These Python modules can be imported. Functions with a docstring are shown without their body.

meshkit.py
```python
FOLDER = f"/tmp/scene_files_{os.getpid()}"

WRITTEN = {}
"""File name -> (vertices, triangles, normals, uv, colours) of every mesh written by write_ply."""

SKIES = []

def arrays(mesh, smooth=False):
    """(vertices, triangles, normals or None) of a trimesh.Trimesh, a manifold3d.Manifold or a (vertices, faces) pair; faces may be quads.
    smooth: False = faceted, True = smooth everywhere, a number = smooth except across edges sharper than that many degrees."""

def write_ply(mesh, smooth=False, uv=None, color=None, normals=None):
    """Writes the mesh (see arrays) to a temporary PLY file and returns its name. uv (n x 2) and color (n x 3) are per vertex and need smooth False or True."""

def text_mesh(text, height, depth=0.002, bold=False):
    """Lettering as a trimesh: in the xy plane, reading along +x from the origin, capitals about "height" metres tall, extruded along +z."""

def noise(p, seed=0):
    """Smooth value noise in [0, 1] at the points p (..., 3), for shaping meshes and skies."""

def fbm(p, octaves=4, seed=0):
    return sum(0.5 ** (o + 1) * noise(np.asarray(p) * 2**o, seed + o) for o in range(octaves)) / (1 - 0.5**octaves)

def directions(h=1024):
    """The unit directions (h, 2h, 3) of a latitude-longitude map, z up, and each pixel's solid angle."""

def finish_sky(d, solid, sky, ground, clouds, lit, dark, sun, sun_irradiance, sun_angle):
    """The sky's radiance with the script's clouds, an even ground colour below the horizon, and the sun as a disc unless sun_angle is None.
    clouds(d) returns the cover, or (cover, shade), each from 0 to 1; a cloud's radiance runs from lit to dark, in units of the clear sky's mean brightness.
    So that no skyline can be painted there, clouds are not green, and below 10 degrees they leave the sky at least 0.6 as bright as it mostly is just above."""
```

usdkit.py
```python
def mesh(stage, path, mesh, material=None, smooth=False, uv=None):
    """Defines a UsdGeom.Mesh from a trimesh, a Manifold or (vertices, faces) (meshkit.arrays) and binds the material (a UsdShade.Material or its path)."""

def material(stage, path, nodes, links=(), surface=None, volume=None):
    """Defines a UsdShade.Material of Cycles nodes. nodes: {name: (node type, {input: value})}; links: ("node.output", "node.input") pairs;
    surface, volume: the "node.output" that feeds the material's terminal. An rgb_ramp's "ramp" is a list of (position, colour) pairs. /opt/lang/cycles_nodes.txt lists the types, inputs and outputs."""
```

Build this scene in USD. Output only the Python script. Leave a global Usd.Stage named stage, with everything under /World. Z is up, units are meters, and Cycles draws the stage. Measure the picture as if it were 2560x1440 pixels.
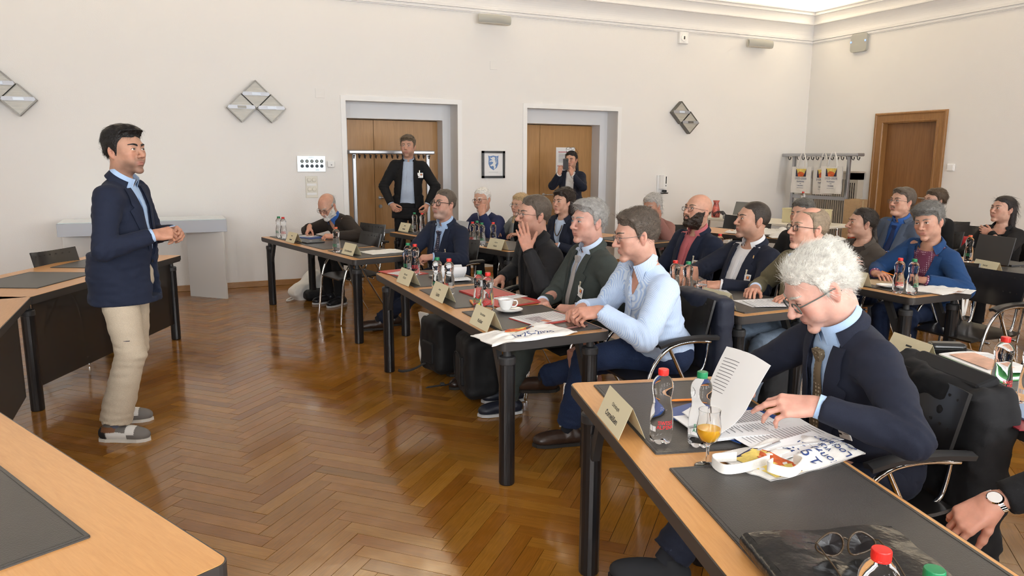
import math, random
import numpy as np, trimesh, manifold3d, usdkit, meshkit
from manifold3d import Manifold, CrossSection
from shapely.geometry import Polygon, box as sbox
from scipy.spatial import cKDTree
from pxr import Usd, UsdGeom, UsdLux, UsdShade, Sdf, Gf, Vt

random.seed(7)
RNG = np.random.default_rng(7)
stage = Usd.Stage.CreateInMemory()
UsdGeom.SetStageUpAxis(stage, UsdGeom.Tokens.z)
UsdGeom.SetStageMetersPerUnit(stage, 1.0)
UsdGeom.Xform.Define(stage, '/World')
UsdGeom.Scope.Define(stage, '/World/Looks')

# ------------------------------------------------------------------ camera, daylight, exposure
# The far corner of the room is the origin: wall_left is the plane y = 0, wall_right the plane x = 0, the room lies at x < 0, y < 0.
CAM_POS, CAM_YAW, CAM_PITCH, CAM_ROLL, FOCAL_PX = (-9.969, -9.542, 1.574), 1.1360, 0.17256, 0.00473, 1838.3
EXPOSURE = 0.16
_fw = np.array([math.cos(CAM_PITCH) * math.cos(CAM_YAW), math.cos(CAM_PITCH) * math.sin(CAM_YAW), -math.sin(CAM_PITCH)])
_r = np.array([math.sin(CAM_YAW), -math.cos(CAM_YAW), 0.0])
_u = np.cross(_r, _fw)
_r2, _u2 = _r * math.cos(CAM_ROLL) + _u * math.sin(CAM_ROLL), _u * math.cos(CAM_ROLL) - _r * math.sin(CAM_ROLL)
cam = UsdGeom.Camera.Define(stage, '/World/camera')
cam.CreateHorizontalApertureAttr(36.0)
cam.CreateVerticalApertureAttr(20.25)
cam.CreateFocalLengthAttr(36.0 * FOCAL_PX / 2560.0)
cam.CreateClippingRangeAttr(Gf.Vec2f(0.05, 100))
cam.CreateExposureAttr(EXPOSURE)
cam.AddTransformOp().Set(Gf.Matrix4d(*_r2, 0, *_u2, 0, *(-_fw), 0, *CAM_POS, 1))

# room size: the window wall is behind the camera at y = ROOM_Y, the wall behind the head table at x = ROOM_X
ROOM_X, ROOM_Y, CEIL = -14.2, -11.7, 4.30
WINDOWS = [(-13.0, 1.5), (-10.4, 1.5), (-7.8, 1.5), (-5.2, 1.5), (-2.6, 1.5)]     # centre x, width on the window wall; sill .85, head 3.25
WIN_Z = (0.85, 3.25)
dome = UsdLux.DomeLight.Define(stage, '/World/sky_light')
dome.CreateColorAttr(Gf.Vec3f(0.75, 0.87, 1.0)); dome.CreateIntensityAttr(1.0)
for i, (wx, ww) in enumerate(WINDOWS):                                             # overcast daylight entering each window
    L = UsdLux.RectLight.Define(stage, f'/World/window_daylight_{i + 1:03d}')
    L.CreateWidthAttr(ww); L.CreateHeightAttr(WIN_Z[1] - WIN_Z[0]); L.CreateIntensityAttr(15.0)
    L.CreateColorAttr(Gf.Vec3f(0.97, 0.965, 0.955)); L.CreateNormalizeAttr(False)
    # rect lights shine along local -z: x axis -> +x, y axis -> up (z), so -z -> +y
    L.AddTransformOp().Set(Gf.Matrix4d(1, 0, 0, 0, 0, 0, 1, 0, 0, -1, 0, 0, wx, ROOM_Y - 0.22, (WIN_Z[0] + WIN_Z[1]) / 2, 1))
COVE = [((-7.0, -0.085, 3.96), 13.4, 0.0), ((-0.085, -5.8, 3.96), 11.2, 90.0)]       # hidden strip lamps on top of the cornice
for i, (pos, length, rz) in enumerate(COVE):
    L = UsdLux.RectLight.Define(stage, f'/World/cove_lamp_{i + 1:03d}')
    L.CreateWidthAttr(length); L.CreateHeightAttr(0.08); L.CreateIntensityAttr(44.0); L.CreateColorAttr(Gf.Vec3f(1.0, 0.83, 0.58)); L.CreateNormalizeAttr(False)
    L.AddTranslateOp().Set(pos); L.AddRotateZOp().Set(rz); L.AddRotateXOp().Set(180.0)
# ------------------------------------------------------------------ helpers
V3 = lambda *a: np.array(a, float)
def unit(v):
    v = np.asarray(v, float); return v / max(np.linalg.norm(v), 1e-12)
_used = {}
def pathname(parent, name):
    key = (parent, name)
    n = _used.get(key, 0); _used[key] = n + 1
    return f'{parent}/{name}' if n == 0 else f'{parent}/{name}_{n:03d}'
def tag(prim, label=None, cat=None, group=None, kind=None):
    prim = prim.GetPrim() if hasattr(prim, 'GetPrim') else prim
    for k, v in (('label', label), ('category', cat), ('group', group), ('kind', kind)):
        if v: prim.SetCustomDataByKey(k, v)
    return prim
def thing(name, label, cat, loc=(0, 0, 0), rz=0.0, group=None):
    x = UsdGeom.Xform.Define(stage, pathname('/World', name))
    x.AddTranslateOp().Set(Gf.Vec3d(*map(float, loc))); x.AddRotateZOp().Set(float(rz))
    return tag(x, label, cat, group)
def obj(name, mesh, mat, parent='/World', smooth=False, uv=None, label=None):
    parent = str(parent.GetPath()) if hasattr(parent, 'GetPath') else parent
    m = usdkit.mesh(stage, pathname(parent, name), mesh, mat, smooth, uv)
    if label: tag(m, label)
    return m
def struct(name, mesh, mat, parent='/World', smooth=False, uv=None, label=None):
    m = obj(name, mesh, mat, parent, smooth, uv)
    if parent == '/World': tag(m, label, None, None, 'structure')
    return m
def sthing(name, label=None, loc=(0, 0, 0), rz=0.0):
    x = UsdGeom.Xform.Define(stage, pathname('/World', name))
    x.AddTranslateOp().Set(Gf.Vec3d(*map(float, loc))); x.AddRotateZOp().Set(float(rz))
    return tag(x, label, None, None, 'structure')
def dup(root, loc, rz=0.0, label=None, group=None, rx=0.0):
    was = root.GetCustomData()
    base = root.GetName()
    if base[-4:-3] == '_' and base[-3:].isdigit(): base = base[:-4]
    x = UsdGeom.Xform.Define(stage, pathname('/World', base))
    x.GetPrim().GetReferences().AddInternalReference(root.GetPath()); x.GetPrim().SetInstanceable(True)
    x.ClearXformOpOrder()
    x.AddTranslateOp(opSuffix='at').Set(Gf.Vec3d(*map(float, loc))); x.AddRotateZOp(opSuffix='turn').Set(float(rz))
    if rx: x.AddRotateXOp(opSuffix='tip').Set(float(rx))
    return tag(x, label or was.get('label'), was.get('category'), group or was.get('group'))
def xf(m, R=None, t=None):
    v = np.asarray(m.vertices, float)
    if R is not None: v = v @ np.asarray(R).T
    if t is not None: v = v + np.asarray(t)
    return trimesh.Trimesh(v, m.faces, process=False)
def rotz(d):
    a = math.radians(d); return np.array([[math.cos(a), -math.sin(a), 0], [math.sin(a), math.cos(a), 0], [0, 0, 1]])
def roty(d):
    a = math.radians(d); return np.array([[math.cos(a), 0, math.sin(a)], [0, 1, 0], [-math.sin(a), 0, math.cos(a)]])
def rotx(d):
    a = math.radians(d); return np.array([[1, 0, 0], [0, math.cos(a), -math.sin(a)], [0, math.sin(a), math.cos(a)]])
def cat(*ms):
    ms = [m for m in (ms[0] if len(ms) == 1 and isinstance(ms[0], (list, tuple)) else ms)]
    vs, fs, n = [], [], 0
    for m in ms:
        vs.append(np.asarray(m.vertices)); fs.append(np.asarray(m.faces) + n); n += len(m.vertices)
    return trimesh.Trimesh(np.vstack(vs), np.vstack(fs), process=False)
def tm(man):
    m = man.to_mesh(); return trimesh.Trimesh(np.array(m.vert_properties[:, :3], float), np.array(m.tri_verts), process=False)
def bx(x0, x1, y0, y1, z0, z1):
    m = trimesh.creation.box([x1 - x0, y1 - y0, z1 - z0]); m.apply_translation([(x0 + x1) / 2, (y0 + y1) / 2, (z0 + z1) / 2]); return m
def rbox(sx, sy, sz, r=0.004, c=(0, 0, 0), seg=2):
    """A box with chamfered, slightly rounded edges."""
    r = min(r, sx * .49, sy * .49, sz * .49); pts = []
    for i in range(seg + 1):
        a = math.pi / 2 * i / seg; d1, d2 = r * (1 - math.sin(a)), r * (1 - math.cos(a))
        for s in np.ndindex(2, 2, 2):
            s = np.array(s) * 2 - 1
            pts += [s * [sx / 2 - d1, sy / 2 - d2, sz / 2 - r], s * [sx / 2 - r, sy / 2 - d1, sz / 2 - d2], s * [sx / 2 - d1, sy / 2 - r, sz / 2 - d2]]
    h = trimesh.convex.convex_hull(np.array(pts)); h.apply_translation(c); return h
def lathe(prof, n=28, c=(0, 0, 0)):
    """Profile (r, z) turned about z; ends on the axis are closed."""
    prof = np.asarray(prof, float); a = np.arange(n) * 2 * np.pi / n
    v = np.stack([prof[:, None, 0] * np.cos(a), prof[:, None, 0] * np.sin(a), np.repeat(prof[:, 1:2], n, 1)], -1).reshape(-1, 3)
    i, j = np.meshgrid(np.arange(len(prof) - 1), np.arange(n), indexing='ij'); j2 = (j + 1) % n
    q = np.stack([i * n + j, i * n + j2, (i + 1) * n + j2, (i + 1) * n + j], -1).reshape(-1, 4)
    f = np.vstack([q[:, [0, 1, 2]], q[:, [0, 2, 3]]])
    return trimesh.Trimesh(v + np.asarray(c), f, process=False)
def tube(path, r, sides=8, closed=False, cap=True):
    P = np.asarray(path, float); n = len(P); rr = np.broadcast_to(r, (n,)).astype(float)
    T = (np.roll(P, -1, 0) - np.roll(P, 1, 0)) if closed else np.gradient(P, axis=0)
    T /= np.linalg.norm(T, axis=1, keepdims=True) + 1e-12
    a0 = np.cross(T[0], [0, 0, 1.0]) if abs(T[0][2]) < .9 else np.cross(T[0], [1.0, 0, 0])
    A = [unit(a0)]
    for i in range(1, n): A.append(unit(A[-1] - T[i] * (A[-1] @ T[i])))
    A = np.array(A); B = np.cross(T, A); th = np.arange(sides) * 2 * np.pi / sides
    v = (P[:, None] + rr[:, None, None] * (np.cos(th)[None, :, None] * A[:, None] + np.sin(th)[None, :, None] * B[:, None])).reshape(-1, 3)
    m = n if closed else n - 1
    i, j = np.meshgrid(np.arange(m), np.arange(sides), indexing='ij'); j2 = (j + 1) % sides; i2 = (i + 1) % n
    q = np.stack([i * sides + j, i * sides + j2, i2 * sides + j2, i2 * sides + j], -1).reshape(-1, 4)
    f = [q[:, [0, 1, 2]], q[:, [0, 2, 3]]]
    if cap and not closed:
        v = np.vstack([v, P[0], P[-1]]); k = n * sides; j = np.arange(sides); j2 = (j + 1) % sides
        f += [np.stack([np.full(sides, k), j2, j], -1), np.stack([np.full(sides, k + 1), (n - 1) * sides + j, (n - 1) * sides + j2], -1)]
    return trimesh.Trimesh(v, np.vstack(f), process=False)
def smoothpath(pts, n=24):
    """Catmull-Rom curve through the points."""
    P = np.asarray(pts, float); P = np.vstack([2 * P[0] - P[1], P, 2 * P[-1] - P[-2]]); out = []
    segs = len(P) - 3
    for s in range(segs):
        p0, p1, p2, p3 = P[s:s + 4]
        for t in np.linspace(0, 1, max(2, n // segs), endpoint=(s == segs - 1)):
            out.append(.5 * ((2 * p1) + (-p0 + p2) * t + (2 * p0 - 5 * p1 + 4 * p2 - p3) * t * t + (-p0 + 3 * p1 - 3 * p2 + p3) * t ** 3))
    return np.array(out)
def prism(poly, z0, z1):
    """Extrudes a shapely polygon or a list of points."""
    p = poly if hasattr(poly, 'exterior') else Polygon(poly)
    m = trimesh.creation.extrude_polygon(p, z1 - z0, engine='earcut'); m.apply_translation([0, 0, z0]); return m
def sheet(P, thick=0.001, up=None):
    """A grid of points (n, m, 3) as a thin closed sheet."""
    P = np.asarray(P, float); n, m = P.shape[:2]
    du, dv = np.gradient(P, axis=0), np.gradient(P, axis=1); N = np.cross(du, dv); N /= np.linalg.norm(N, axis=-1, keepdims=True) + 1e-12
    top, bot = (P + N * thick / 2).reshape(-1, 3), (P - N * thick / 2).reshape(-1, 3); k = n * m
    i, j = np.meshgrid(np.arange(n - 1), np.arange(m - 1), indexing='ij')
    q = np.stack([i * m + j, (i + 1) * m + j, (i + 1) * m + j + 1, i * m + j + 1], -1).reshape(-1, 4)
    f = [q[:, [0, 1, 2]], q[:, [0, 2, 3]], q[:, [0, 2, 1]] + k, q[:, [0, 3, 2]] + k]
    rim = list(range(m)) + [r * m + m - 1 for r in range(1, n)] + [(n - 1) * m + c for c in range(m - 2, -1, -1)] + [r * m for r in range(n - 2, 0, -1)]
    a = np.array(rim); b = np.roll(a, -1)
    f += [np.stack([a, a + k, b + k], -1), np.stack([a, b + k, b], -1)]
    return trimesh.Trimesh(np.vstack([top, bot]), np.vstack(f), process=False)
def text(s, h, bold=False, depth=0.0006, center=True):
    m = meshkit.text_mesh(s, h, depth, bold); m = trimesh.Trimesh(m.vertices, m.faces, process=False)
    if center: m.apply_translation([-(m.bounds[0][0] + m.bounds[1][0]) / 2, 0, 0])
    return m
def frame(x, y, z, o=(0, 0, 0)):
    """(R, t): local axes x, y, z as columns."""
    return np.stack([x, y, z], 1), np.asarray(o, float)
def disc(r, t, n=20):
    return lathe([(0, 0), (r, 0), (r, t), (0, t)], n)

# ------------------------------------------------------------------ materials
MATS = {}
def mat(name, color, rough=0.5, metal=0.0, spec=0.5, bump=0.0, bscale=60.0, var=0.0, vscale=4.0, coat=0.0, sheen=0.0, trans=0.0, ior=1.45, emit=0.0, ecol=None, sub=0.0, coords='object', stretch=(1, 1, 1), alpha=None, detail=3.0):
    if name in MATS: return MATS[name]
    n = {'p': ('principled_bsdf', {'base_color': color, 'roughness': rough, 'metallic': metal, 'specular_ior_level': spec, 'coat_weight': coat, 'coat_roughness': 0.08, 'sheen_weight': sheen, 'sheen_roughness': 0.5, 'transmission_weight': trans, 'ior': ior, 'emission_strength': emit, 'emission_color': ecol or color, 'subsurface_weight': sub})}
    l = []
    if bump or var:
        n['t'] = ('texture_coordinate', {}); n['m'] = ('mapping', {'scale': stretch}); l.append((f't.{coords}', 'm.vector'))
    if var:
        n['v'] = ('noise_texture', {'scale': vscale, 'detail': detail, 'roughness': .6}); l.append(('m.vector', 'v.vector'))
        lo, hi = [max(0, c * (1 - var)) for c in color], [min(1, c * (1 + var)) for c in color]
        n['r'] = ('rgb_ramp', {'ramp': [(0.25, lo), (0.75, hi)]}); l += [('v.fac', 'r.fac'), ('r.color', 'p.base_color')]
    if bump:
        n['b'] = ('noise_texture', {'scale': bscale, 'detail': 3.0}); n['bb'] = ('bump', {'strength': bump, 'distance': 0.01})
        l += [('m.vector', 'b.vector'), ('b.fac', 'bb.height'), ('bb.normal', 'p.normal')]
    MATS[name] = usdkit.material(stage, f'/World/Looks/{name}', n, l, surface='p.BSDF'); return MATS[name]
def attr_mat(name, attribute='tint', rough=0.5, bump=0.0, bscale=200.0, spec=0.5, sub=0.0, subcol=(1, .35, .2), sheen=0.0, var=0.0, vscale=60):
    """Base colour comes from the mesh's own colour primvar."""
    n = {'a': ('attribute', {'attribute': attribute}), 'p': ('principled_bsdf', {'roughness': rough, 'specular_ior_level': spec, 'subsurface_weight': sub, 'subsurface_scale': .004, 'subsurface_radius': subcol, 'sheen_weight': sheen})}
    l = []
    n['t'] = ('texture_coordinate', {})
    if var:
        n['v'] = ('noise_texture', {'scale': vscale, 'detail': 3.0}); n['vr'] = ('map_range', {'from_min': .3, 'from_max': .7, 'to_min': 1 - var, 'to_max': 1 + var})
        n['mx'] = ('mix_color', {'blend_type': 'multiply', 'fac': 1.0, 'use_clamp': False}); n['cc'] = ('combine_color', {})
        l += [('t.object', 'v.vector'), ('v.fac', 'vr.value'), ('vr.result', 'cc.r'), ('vr.result', 'cc.g'), ('vr.result', 'cc.b'), ('a.color', 'mx.a'), ('cc.color', 'mx.b'), ('mx.result', 'p.base_color')]
    else: l += [('a.color', 'p.base_color')]
    if bump:
        n['b'] = ('noise_texture', {'scale': bscale, 'detail': 3.0}); n['bb'] = ('bump', {'strength': bump, 'distance': 0.003})
        l += [('t.object', 'b.vector'), ('b.fac', 'bb.height'), ('bb.normal', 'p.normal')]
    MATS[name] = usdkit.material(stage, f'/World/Looks/{name}', n, l, surface='p.BSDF'); return MATS[name]
def fabric(name, color, rough=.85, stripe=None, var=.12, sheen=.15, weave=900.0, bump=.25):
    """Woven cloth: fine weave relief, slight colour mottle, optional stripe (axis scale, second colour)."""
    if name in MATS: return MATS[name]
    n = {'t': ('texture_coordinate', {}), 'v': ('noise_texture', {'scale': 350.0, 'detail': 2.0}), 'r': ('rgb_ramp', {'ramp': [(.3, [c * (1 - var) for c in color]), (.7, [min(1, c * (1 + var)) for c in color])]}),
         'b': ('noise_texture', {'scale': weave, 'detail': 1.0}), 'bb': ('bump', {'strength': bump, 'distance': .002}),
         'p': ('principled_bsdf', {'roughness': rough, 'specular_ior_level': .3, 'sheen_weight': sheen, 'sheen_roughness': .5, 'sheen_tint': [min(1, c * 2 + .1) for c in color]})}
    l = [('t.object', 'v.vector'), ('v.fac', 'r.fac'), ('t.object', 'b.vector'), ('b.fac', 'bb.height'), ('bb.normal', 'p.normal')]
    if stripe:
        n['w'] = ('wave_texture', {'scale': stripe[0], 'distortion': 0.4, 'bands_direction': 'x', 'wave_type': 'bands'}); n['mx'] = ('mix_color', {'b': stripe[1]}); n['cl'] = ('map_range', {'from_min': .45, 'from_max': .6, 'to_min': 0, 'to_max': .8, 'clamp': True})
        l += [('t.object', 'w.vector'), ('w.fac', 'cl.value'), ('cl.result', 'mx.fac'), ('r.color', 'mx.a'), ('mx.result', 'p.base_color')]
    else: l += [('r.color', 'p.base_color')]
    MATS[name] = usdkit.material(stage, f'/World/Looks/{name}', n, l, surface='p.BSDF'); return MATS[name]
def wood(name, c1, c2, rough=.4, axis=(1, 14, 14), scale=6.0, coat=.0, bump=.05, coords='object'):
    if name in MATS: return MATS[name]
    n = {'t': ('texture_coordinate', {}), 'm': ('mapping', {'scale': axis}), 'v': ('noise_texture', {'scale': scale, 'detail': 5.0, 'roughness': .65, 'distortion': .6}),
         'r': ('rgb_ramp', {'ramp': [(.3, c1), (.7, c2)]}), 'bb': ('bump', {'strength': bump, 'distance': .002}), 'p': ('principled_bsdf', {'roughness': rough, 'coat_weight': coat})}
    l = [(f't.{coords}', 'm.vector'), ('m.vector', 'v.vector'), ('v.fac', 'r.fac'), ('r.color', 'p.base_color'), ('v.fac', 'bb.height'), ('bb.normal', 'p.normal')]
    MATS[name] = usdkit.material(stage, f'/World/Looks/{name}', n, l, surface='p.BSDF'); return MATS[name]
def pane(name, tint=(1, 1, 1), rough=0.0, ior=1.45, amount=1.0, film=0.0):
    """A clear sheet: see-through, mirror-like at grazing angles; film mixes in a little surface haze."""
    if name in MATS: return MATS[name]
    n = {'lw': ('layer_weight', {'blend': .5}), 'pw': ('math', {'math_type': 'power', 'value2': 4.0}), 'f': ('map_range', {'to_min': .04 * amount, 'to_max': .75 * amount}), 'g': ('glossy_bsdf', {'color': (1, 1, 1), 'roughness': rough}), 't': ('transparent_bsdf', {'color': tint}), 'm': ('mix_closure', {})}
    l = [('lw.facing', 'pw.value1'), ('pw.value', 'f.value'), ('f.result', 'm.fac'), ('t.BSDF', 'm.closure1'), ('g.BSDF', 'm.closure2')]; out = 'm.closure'
    MATS[name] = usdkit.material(stage, f'/World/Looks/{name}', n, l, surface=out); return MATS[name]
# ------------------------------------------------------------------ the room
M_wall = mat('wall_paint', (0.80, 0.785, 0.76), .75, bump=.12, bscale=90, spec=.3)
M_white = mat('white_paint', (0.82, 0.82, 0.81), .5)
M_ceil = mat('ceiling_paint', (0.86, 0.85, 0.83), .8)
M_niche = mat('niche_paint', (0.74, 0.75, 0.77), .55)  # white niche paint with the cool blue of sky daylight put into its colour
M_base = wood('baseboard_oak', (.30, .15, .05), (.40, .21, .08), .35, (2, 12, 12))
M_oak = wood('oak_door_veneer', (.37, .190, .062), (.46, .25, .088), .42, (10, 10, .6), 5.0)
M_oak2 = wood('oak_dark_door', (.19, .082, .024), (.27, .125, .04), .4, (9, 9, .5), 5.0)
M_oakf = wood('oak_door_frame', (.25, .115, .033), (.34, .17, .055), .38, (9, 9, .8), 6.0)
M_dark = mat('dark_gap', (.015, .012, .01), .8)
D1 = dict(x0=-7.88, x1=-6.35, z=2.315, d=.312, px0=-7.79, px1=-6.466, pz=2.105, dd=.53, seam=-7.383)
D2 = dict(x0=-5.33, x1=-3.80, z=2.305, d=.302, px0=-5.33, px1=-3.932, pz=2.10, dd=.535, seam=-4.837)
TW = .6
wall = [bx(ROOM_X - .3, D1['x0'], 0, TW, 0, CEIL), bx(D1['x1'], D2['x0'], 0, TW, 0, CEIL), bx(D2['x1'], .3, 0, TW, 0, CEIL), bx(D1['x0'], D1['x1'], 0, TW, D1['z'], CEIL), bx(D2['x0'], D2['x1'], 0, TW, D2['z'], CEIL)]
struct('wall_left', cat(wall), M_wall, label='long white wall with two recessed oak doors')
struct('wall_right', cat([bx(0, .3, -2.46, 0, 2.235, CEIL), bx(0, .3, -1.45, .6, 0, 2.235), bx(0, .3, ROOM_Y, -2.46, 0, CEIL)]), M_wall, label='white end wall with a single framed oak door')
struct('wall_back', bx(ROOM_X - .3, ROOM_X, ROOM_Y, .6, 0, CEIL), M_wall, label='plain white wall behind the head table')
ww = [bx(ROOM_X - .3, .3, ROOM_Y - .4, ROOM_Y, 0, WIN_Z[0]), bx(ROOM_X - .3, .3, ROOM_Y - .4, ROOM_Y, WIN_Z[1], CEIL)]
edges = [ROOM_X - .3] + [e for x, w in WINDOWS for e in (x - w / 2, x + w / 2)] + [.3]
ww += [bx(edges[i], edges[i + 1], ROOM_Y - .4, ROOM_Y, *WIN_Z) for i in range(0, len(edges), 2)]
struct('wall_front', cat(ww), M_wall, label='window wall behind the photographer')
M_pane = pane('window_glass')
for i, (x, w) in enumerate(WINDOWS):
    t = sthing(f'window_{i + 1}', 'tall window in the wall behind the photographer')
    y0, y1 = ROOM_Y - .16, ROOM_Y - .08
    bars = [bx(x - w / 2, x - w / 2 + .07, y0, y1, *WIN_Z), bx(x + w / 2 - .07, x + w / 2, y0, y1, *WIN_Z), bx(x - w / 2, x + w / 2, y0, y1, WIN_Z[0], WIN_Z[0] + .07), bx(x - w / 2, x + w / 2, y0, y1, WIN_Z[1] - .07, WIN_Z[1]), bx(x - .05, x + .05, y0, y1, *WIN_Z), bx(x - w / 2, x + w / 2, y0, y1, 2.5, 2.57)]
    obj('window_frame', cat(bars), M_white, t)
    for a, b in ((x - w / 2 + .07, x - .05), (x + .05, x + w / 2 - .07)):
        for c, d in ((WIN_Z[0] + .07, 2.5), (2.57, WIN_Z[1] - .07)):
            obj('pane', bx(a, b, ROOM_Y - .125, ROOM_Y - .115, c, d), M_pane, t)
    obj('window_sill', rbox(w + .1, .3, .04, .006, (x, ROOM_Y - .05, WIN_Z[0] - .02)), M_white, t)
struct('ceiling', bx(ROOM_X - .3, .3, ROOM_Y - .4, .6, CEIL, CEIL + .2), M_ceil, label='white ceiling above the lit cornice')

def along(profile, name, label, m, closed=True):
    """A profile (out of the wall, z) run along wall_left and wall_right with a mitred corner."""
    P = np.array(profile, float); k = len(P)
    rows = [[(ROOM_X, -o, z) for o, z in P], [(-o, -o, z) for o, z in P], [(-o, ROOM_Y, z) for o, z in P]]
    v = np.array(rows).reshape(-1, 3); f = []
    for r in range(2):
        for i in range(k if closed else k - 1):
            j = (i + 1) % k; a, b, c, d = r * k + i, r * k + j, (r + 1) * k + j, (r + 1) * k + i
            f += [[a, c, b], [a, d, c]]
    return struct(name, trimesh.Trimesh(v, f, process=False), m, label=label)
def arc(o0, z0, o1, z1, sag, n=8):
    a, b = np.array([o0, z0]), np.array([o1, z1]); d = b - a; nn = np.array([-d[1], d[0]])
    return [tuple(a + d * t + nn * sag * 4 * t * (1 - t)) for t in np.linspace(0, 1, n)]
corn = [(-.02, 3.49), (.008, 3.50), (.008, 3.512), (.022, 3.514), (.022, 3.542), (.013, 3.543), (.013, 3.549), (.032, 3.551), (.034, 3.583), (.022, 3.587), (.020, 3.594)]
corn += arc(.020, 3.60, .085, 3.785, .13) + [(.106, 3.789), (.109, 3.803), (.100, 3.806)] + arc(.098, 3.81, .160, 3.975, .12) + [(.170, 3.978), (.170, 4.0), (.15, 4.0), (.145, 3.93), (-.02, 3.93)]
along(corn, 'trim_1', 'white plaster cornice with twin mouldings below the glowing ceiling edge', mat('cornice_plaster', (.80, .79, .775), .55))
def base(name, segs, label):
    return struct(name, cat([rbox(*[abs(b - a) for a, b in zip(s[0], s[1])], .004, [(a + b) / 2 for a, b in zip(s[0], s[1])]) for s in segs]), M_base, label=label)
base('baseboard_left', [((ROOM_X, -.016, 0), (D1['x0'] - .02, .0, .072)), ((D1['x1'] + .02, -.016, 0), (D2['x0'] - .02, 0, .072)), ((D2['x1'] + .02, -.016, 0), (0, 0, .072))], 'oak baseboard along the long wall')
base('baseboard_right', [((-.016, -1.37, 0), (0, 0, .072)), ((-.016, ROOM_Y, 0), (0, -2.54, .072))], 'oak baseboard along the end wall')

# recessed doors in wall_left
M_steel = mat('brushed_steel', (.55, .55, .55), .3, 1.0)
for n, D in ((1, D1), (2, D2)):
    t = sthing(f'door_{n}', ('wide' if n == 1 else 'second') + ' oak door set back in a white niche of the long wall')
    fw = .05
    arch = [bx(D['x0'] - fw + .0, D['x0'] + .012, -.012, .02, 0, D['z'] + fw), bx(D['x1'] - .012, D['x1'] + fw, -.012, .02, 0, D['z'] + fw), bx(D['x0'] + .012, D['x1'] - .012, -.012, .02, D['z'] - .012, D['z'] + fw)]
    obj('architrave', cat(arch), M_white, t)
    e = .002
    # back panel of the niche with the door opening, soffit and reveals
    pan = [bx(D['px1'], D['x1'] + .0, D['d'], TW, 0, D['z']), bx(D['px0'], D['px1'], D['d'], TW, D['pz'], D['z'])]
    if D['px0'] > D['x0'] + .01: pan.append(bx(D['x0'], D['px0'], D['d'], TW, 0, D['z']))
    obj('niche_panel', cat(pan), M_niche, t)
    obj('door_leaf', bx(D['seam'] + .003, D['px1'], D['dd'], D['dd'] + .045, .008, D['pz'] - .008), M_oak, t)
    obj('door_leaf', bx(D['px0'], D['seam'] - .003, D['dd'], D['dd'] + .045, .008, D['pz'] - .008), M_oak, t)
    obj('door_gap', bx(D['px0'], D['px1'], D['dd'] + .04, TW, 0, D['pz']), M_dark, t)
    hx = D['seam'] + .07
    h = cat(tube([(hx, D['dd'], 1.05), (hx, D['dd'] - .055, 1.05), (hx + .03, D['dd'] - .062, 1.05), (hx + .13, D['dd'] - .06, 1.05)], .010), xf(lathe([(0, 0), (.026, 0), (.026, .008), (0, .008)]), rotx(90), (hx, D['dd'], 1.05)), xf(lathe([(0, 0), (.026, 0), (.026, .008), (0, .008)]), rotx(90), (hx, D['dd'], .93)))
    obj('door_handle', h, M_steel, t)
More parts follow.
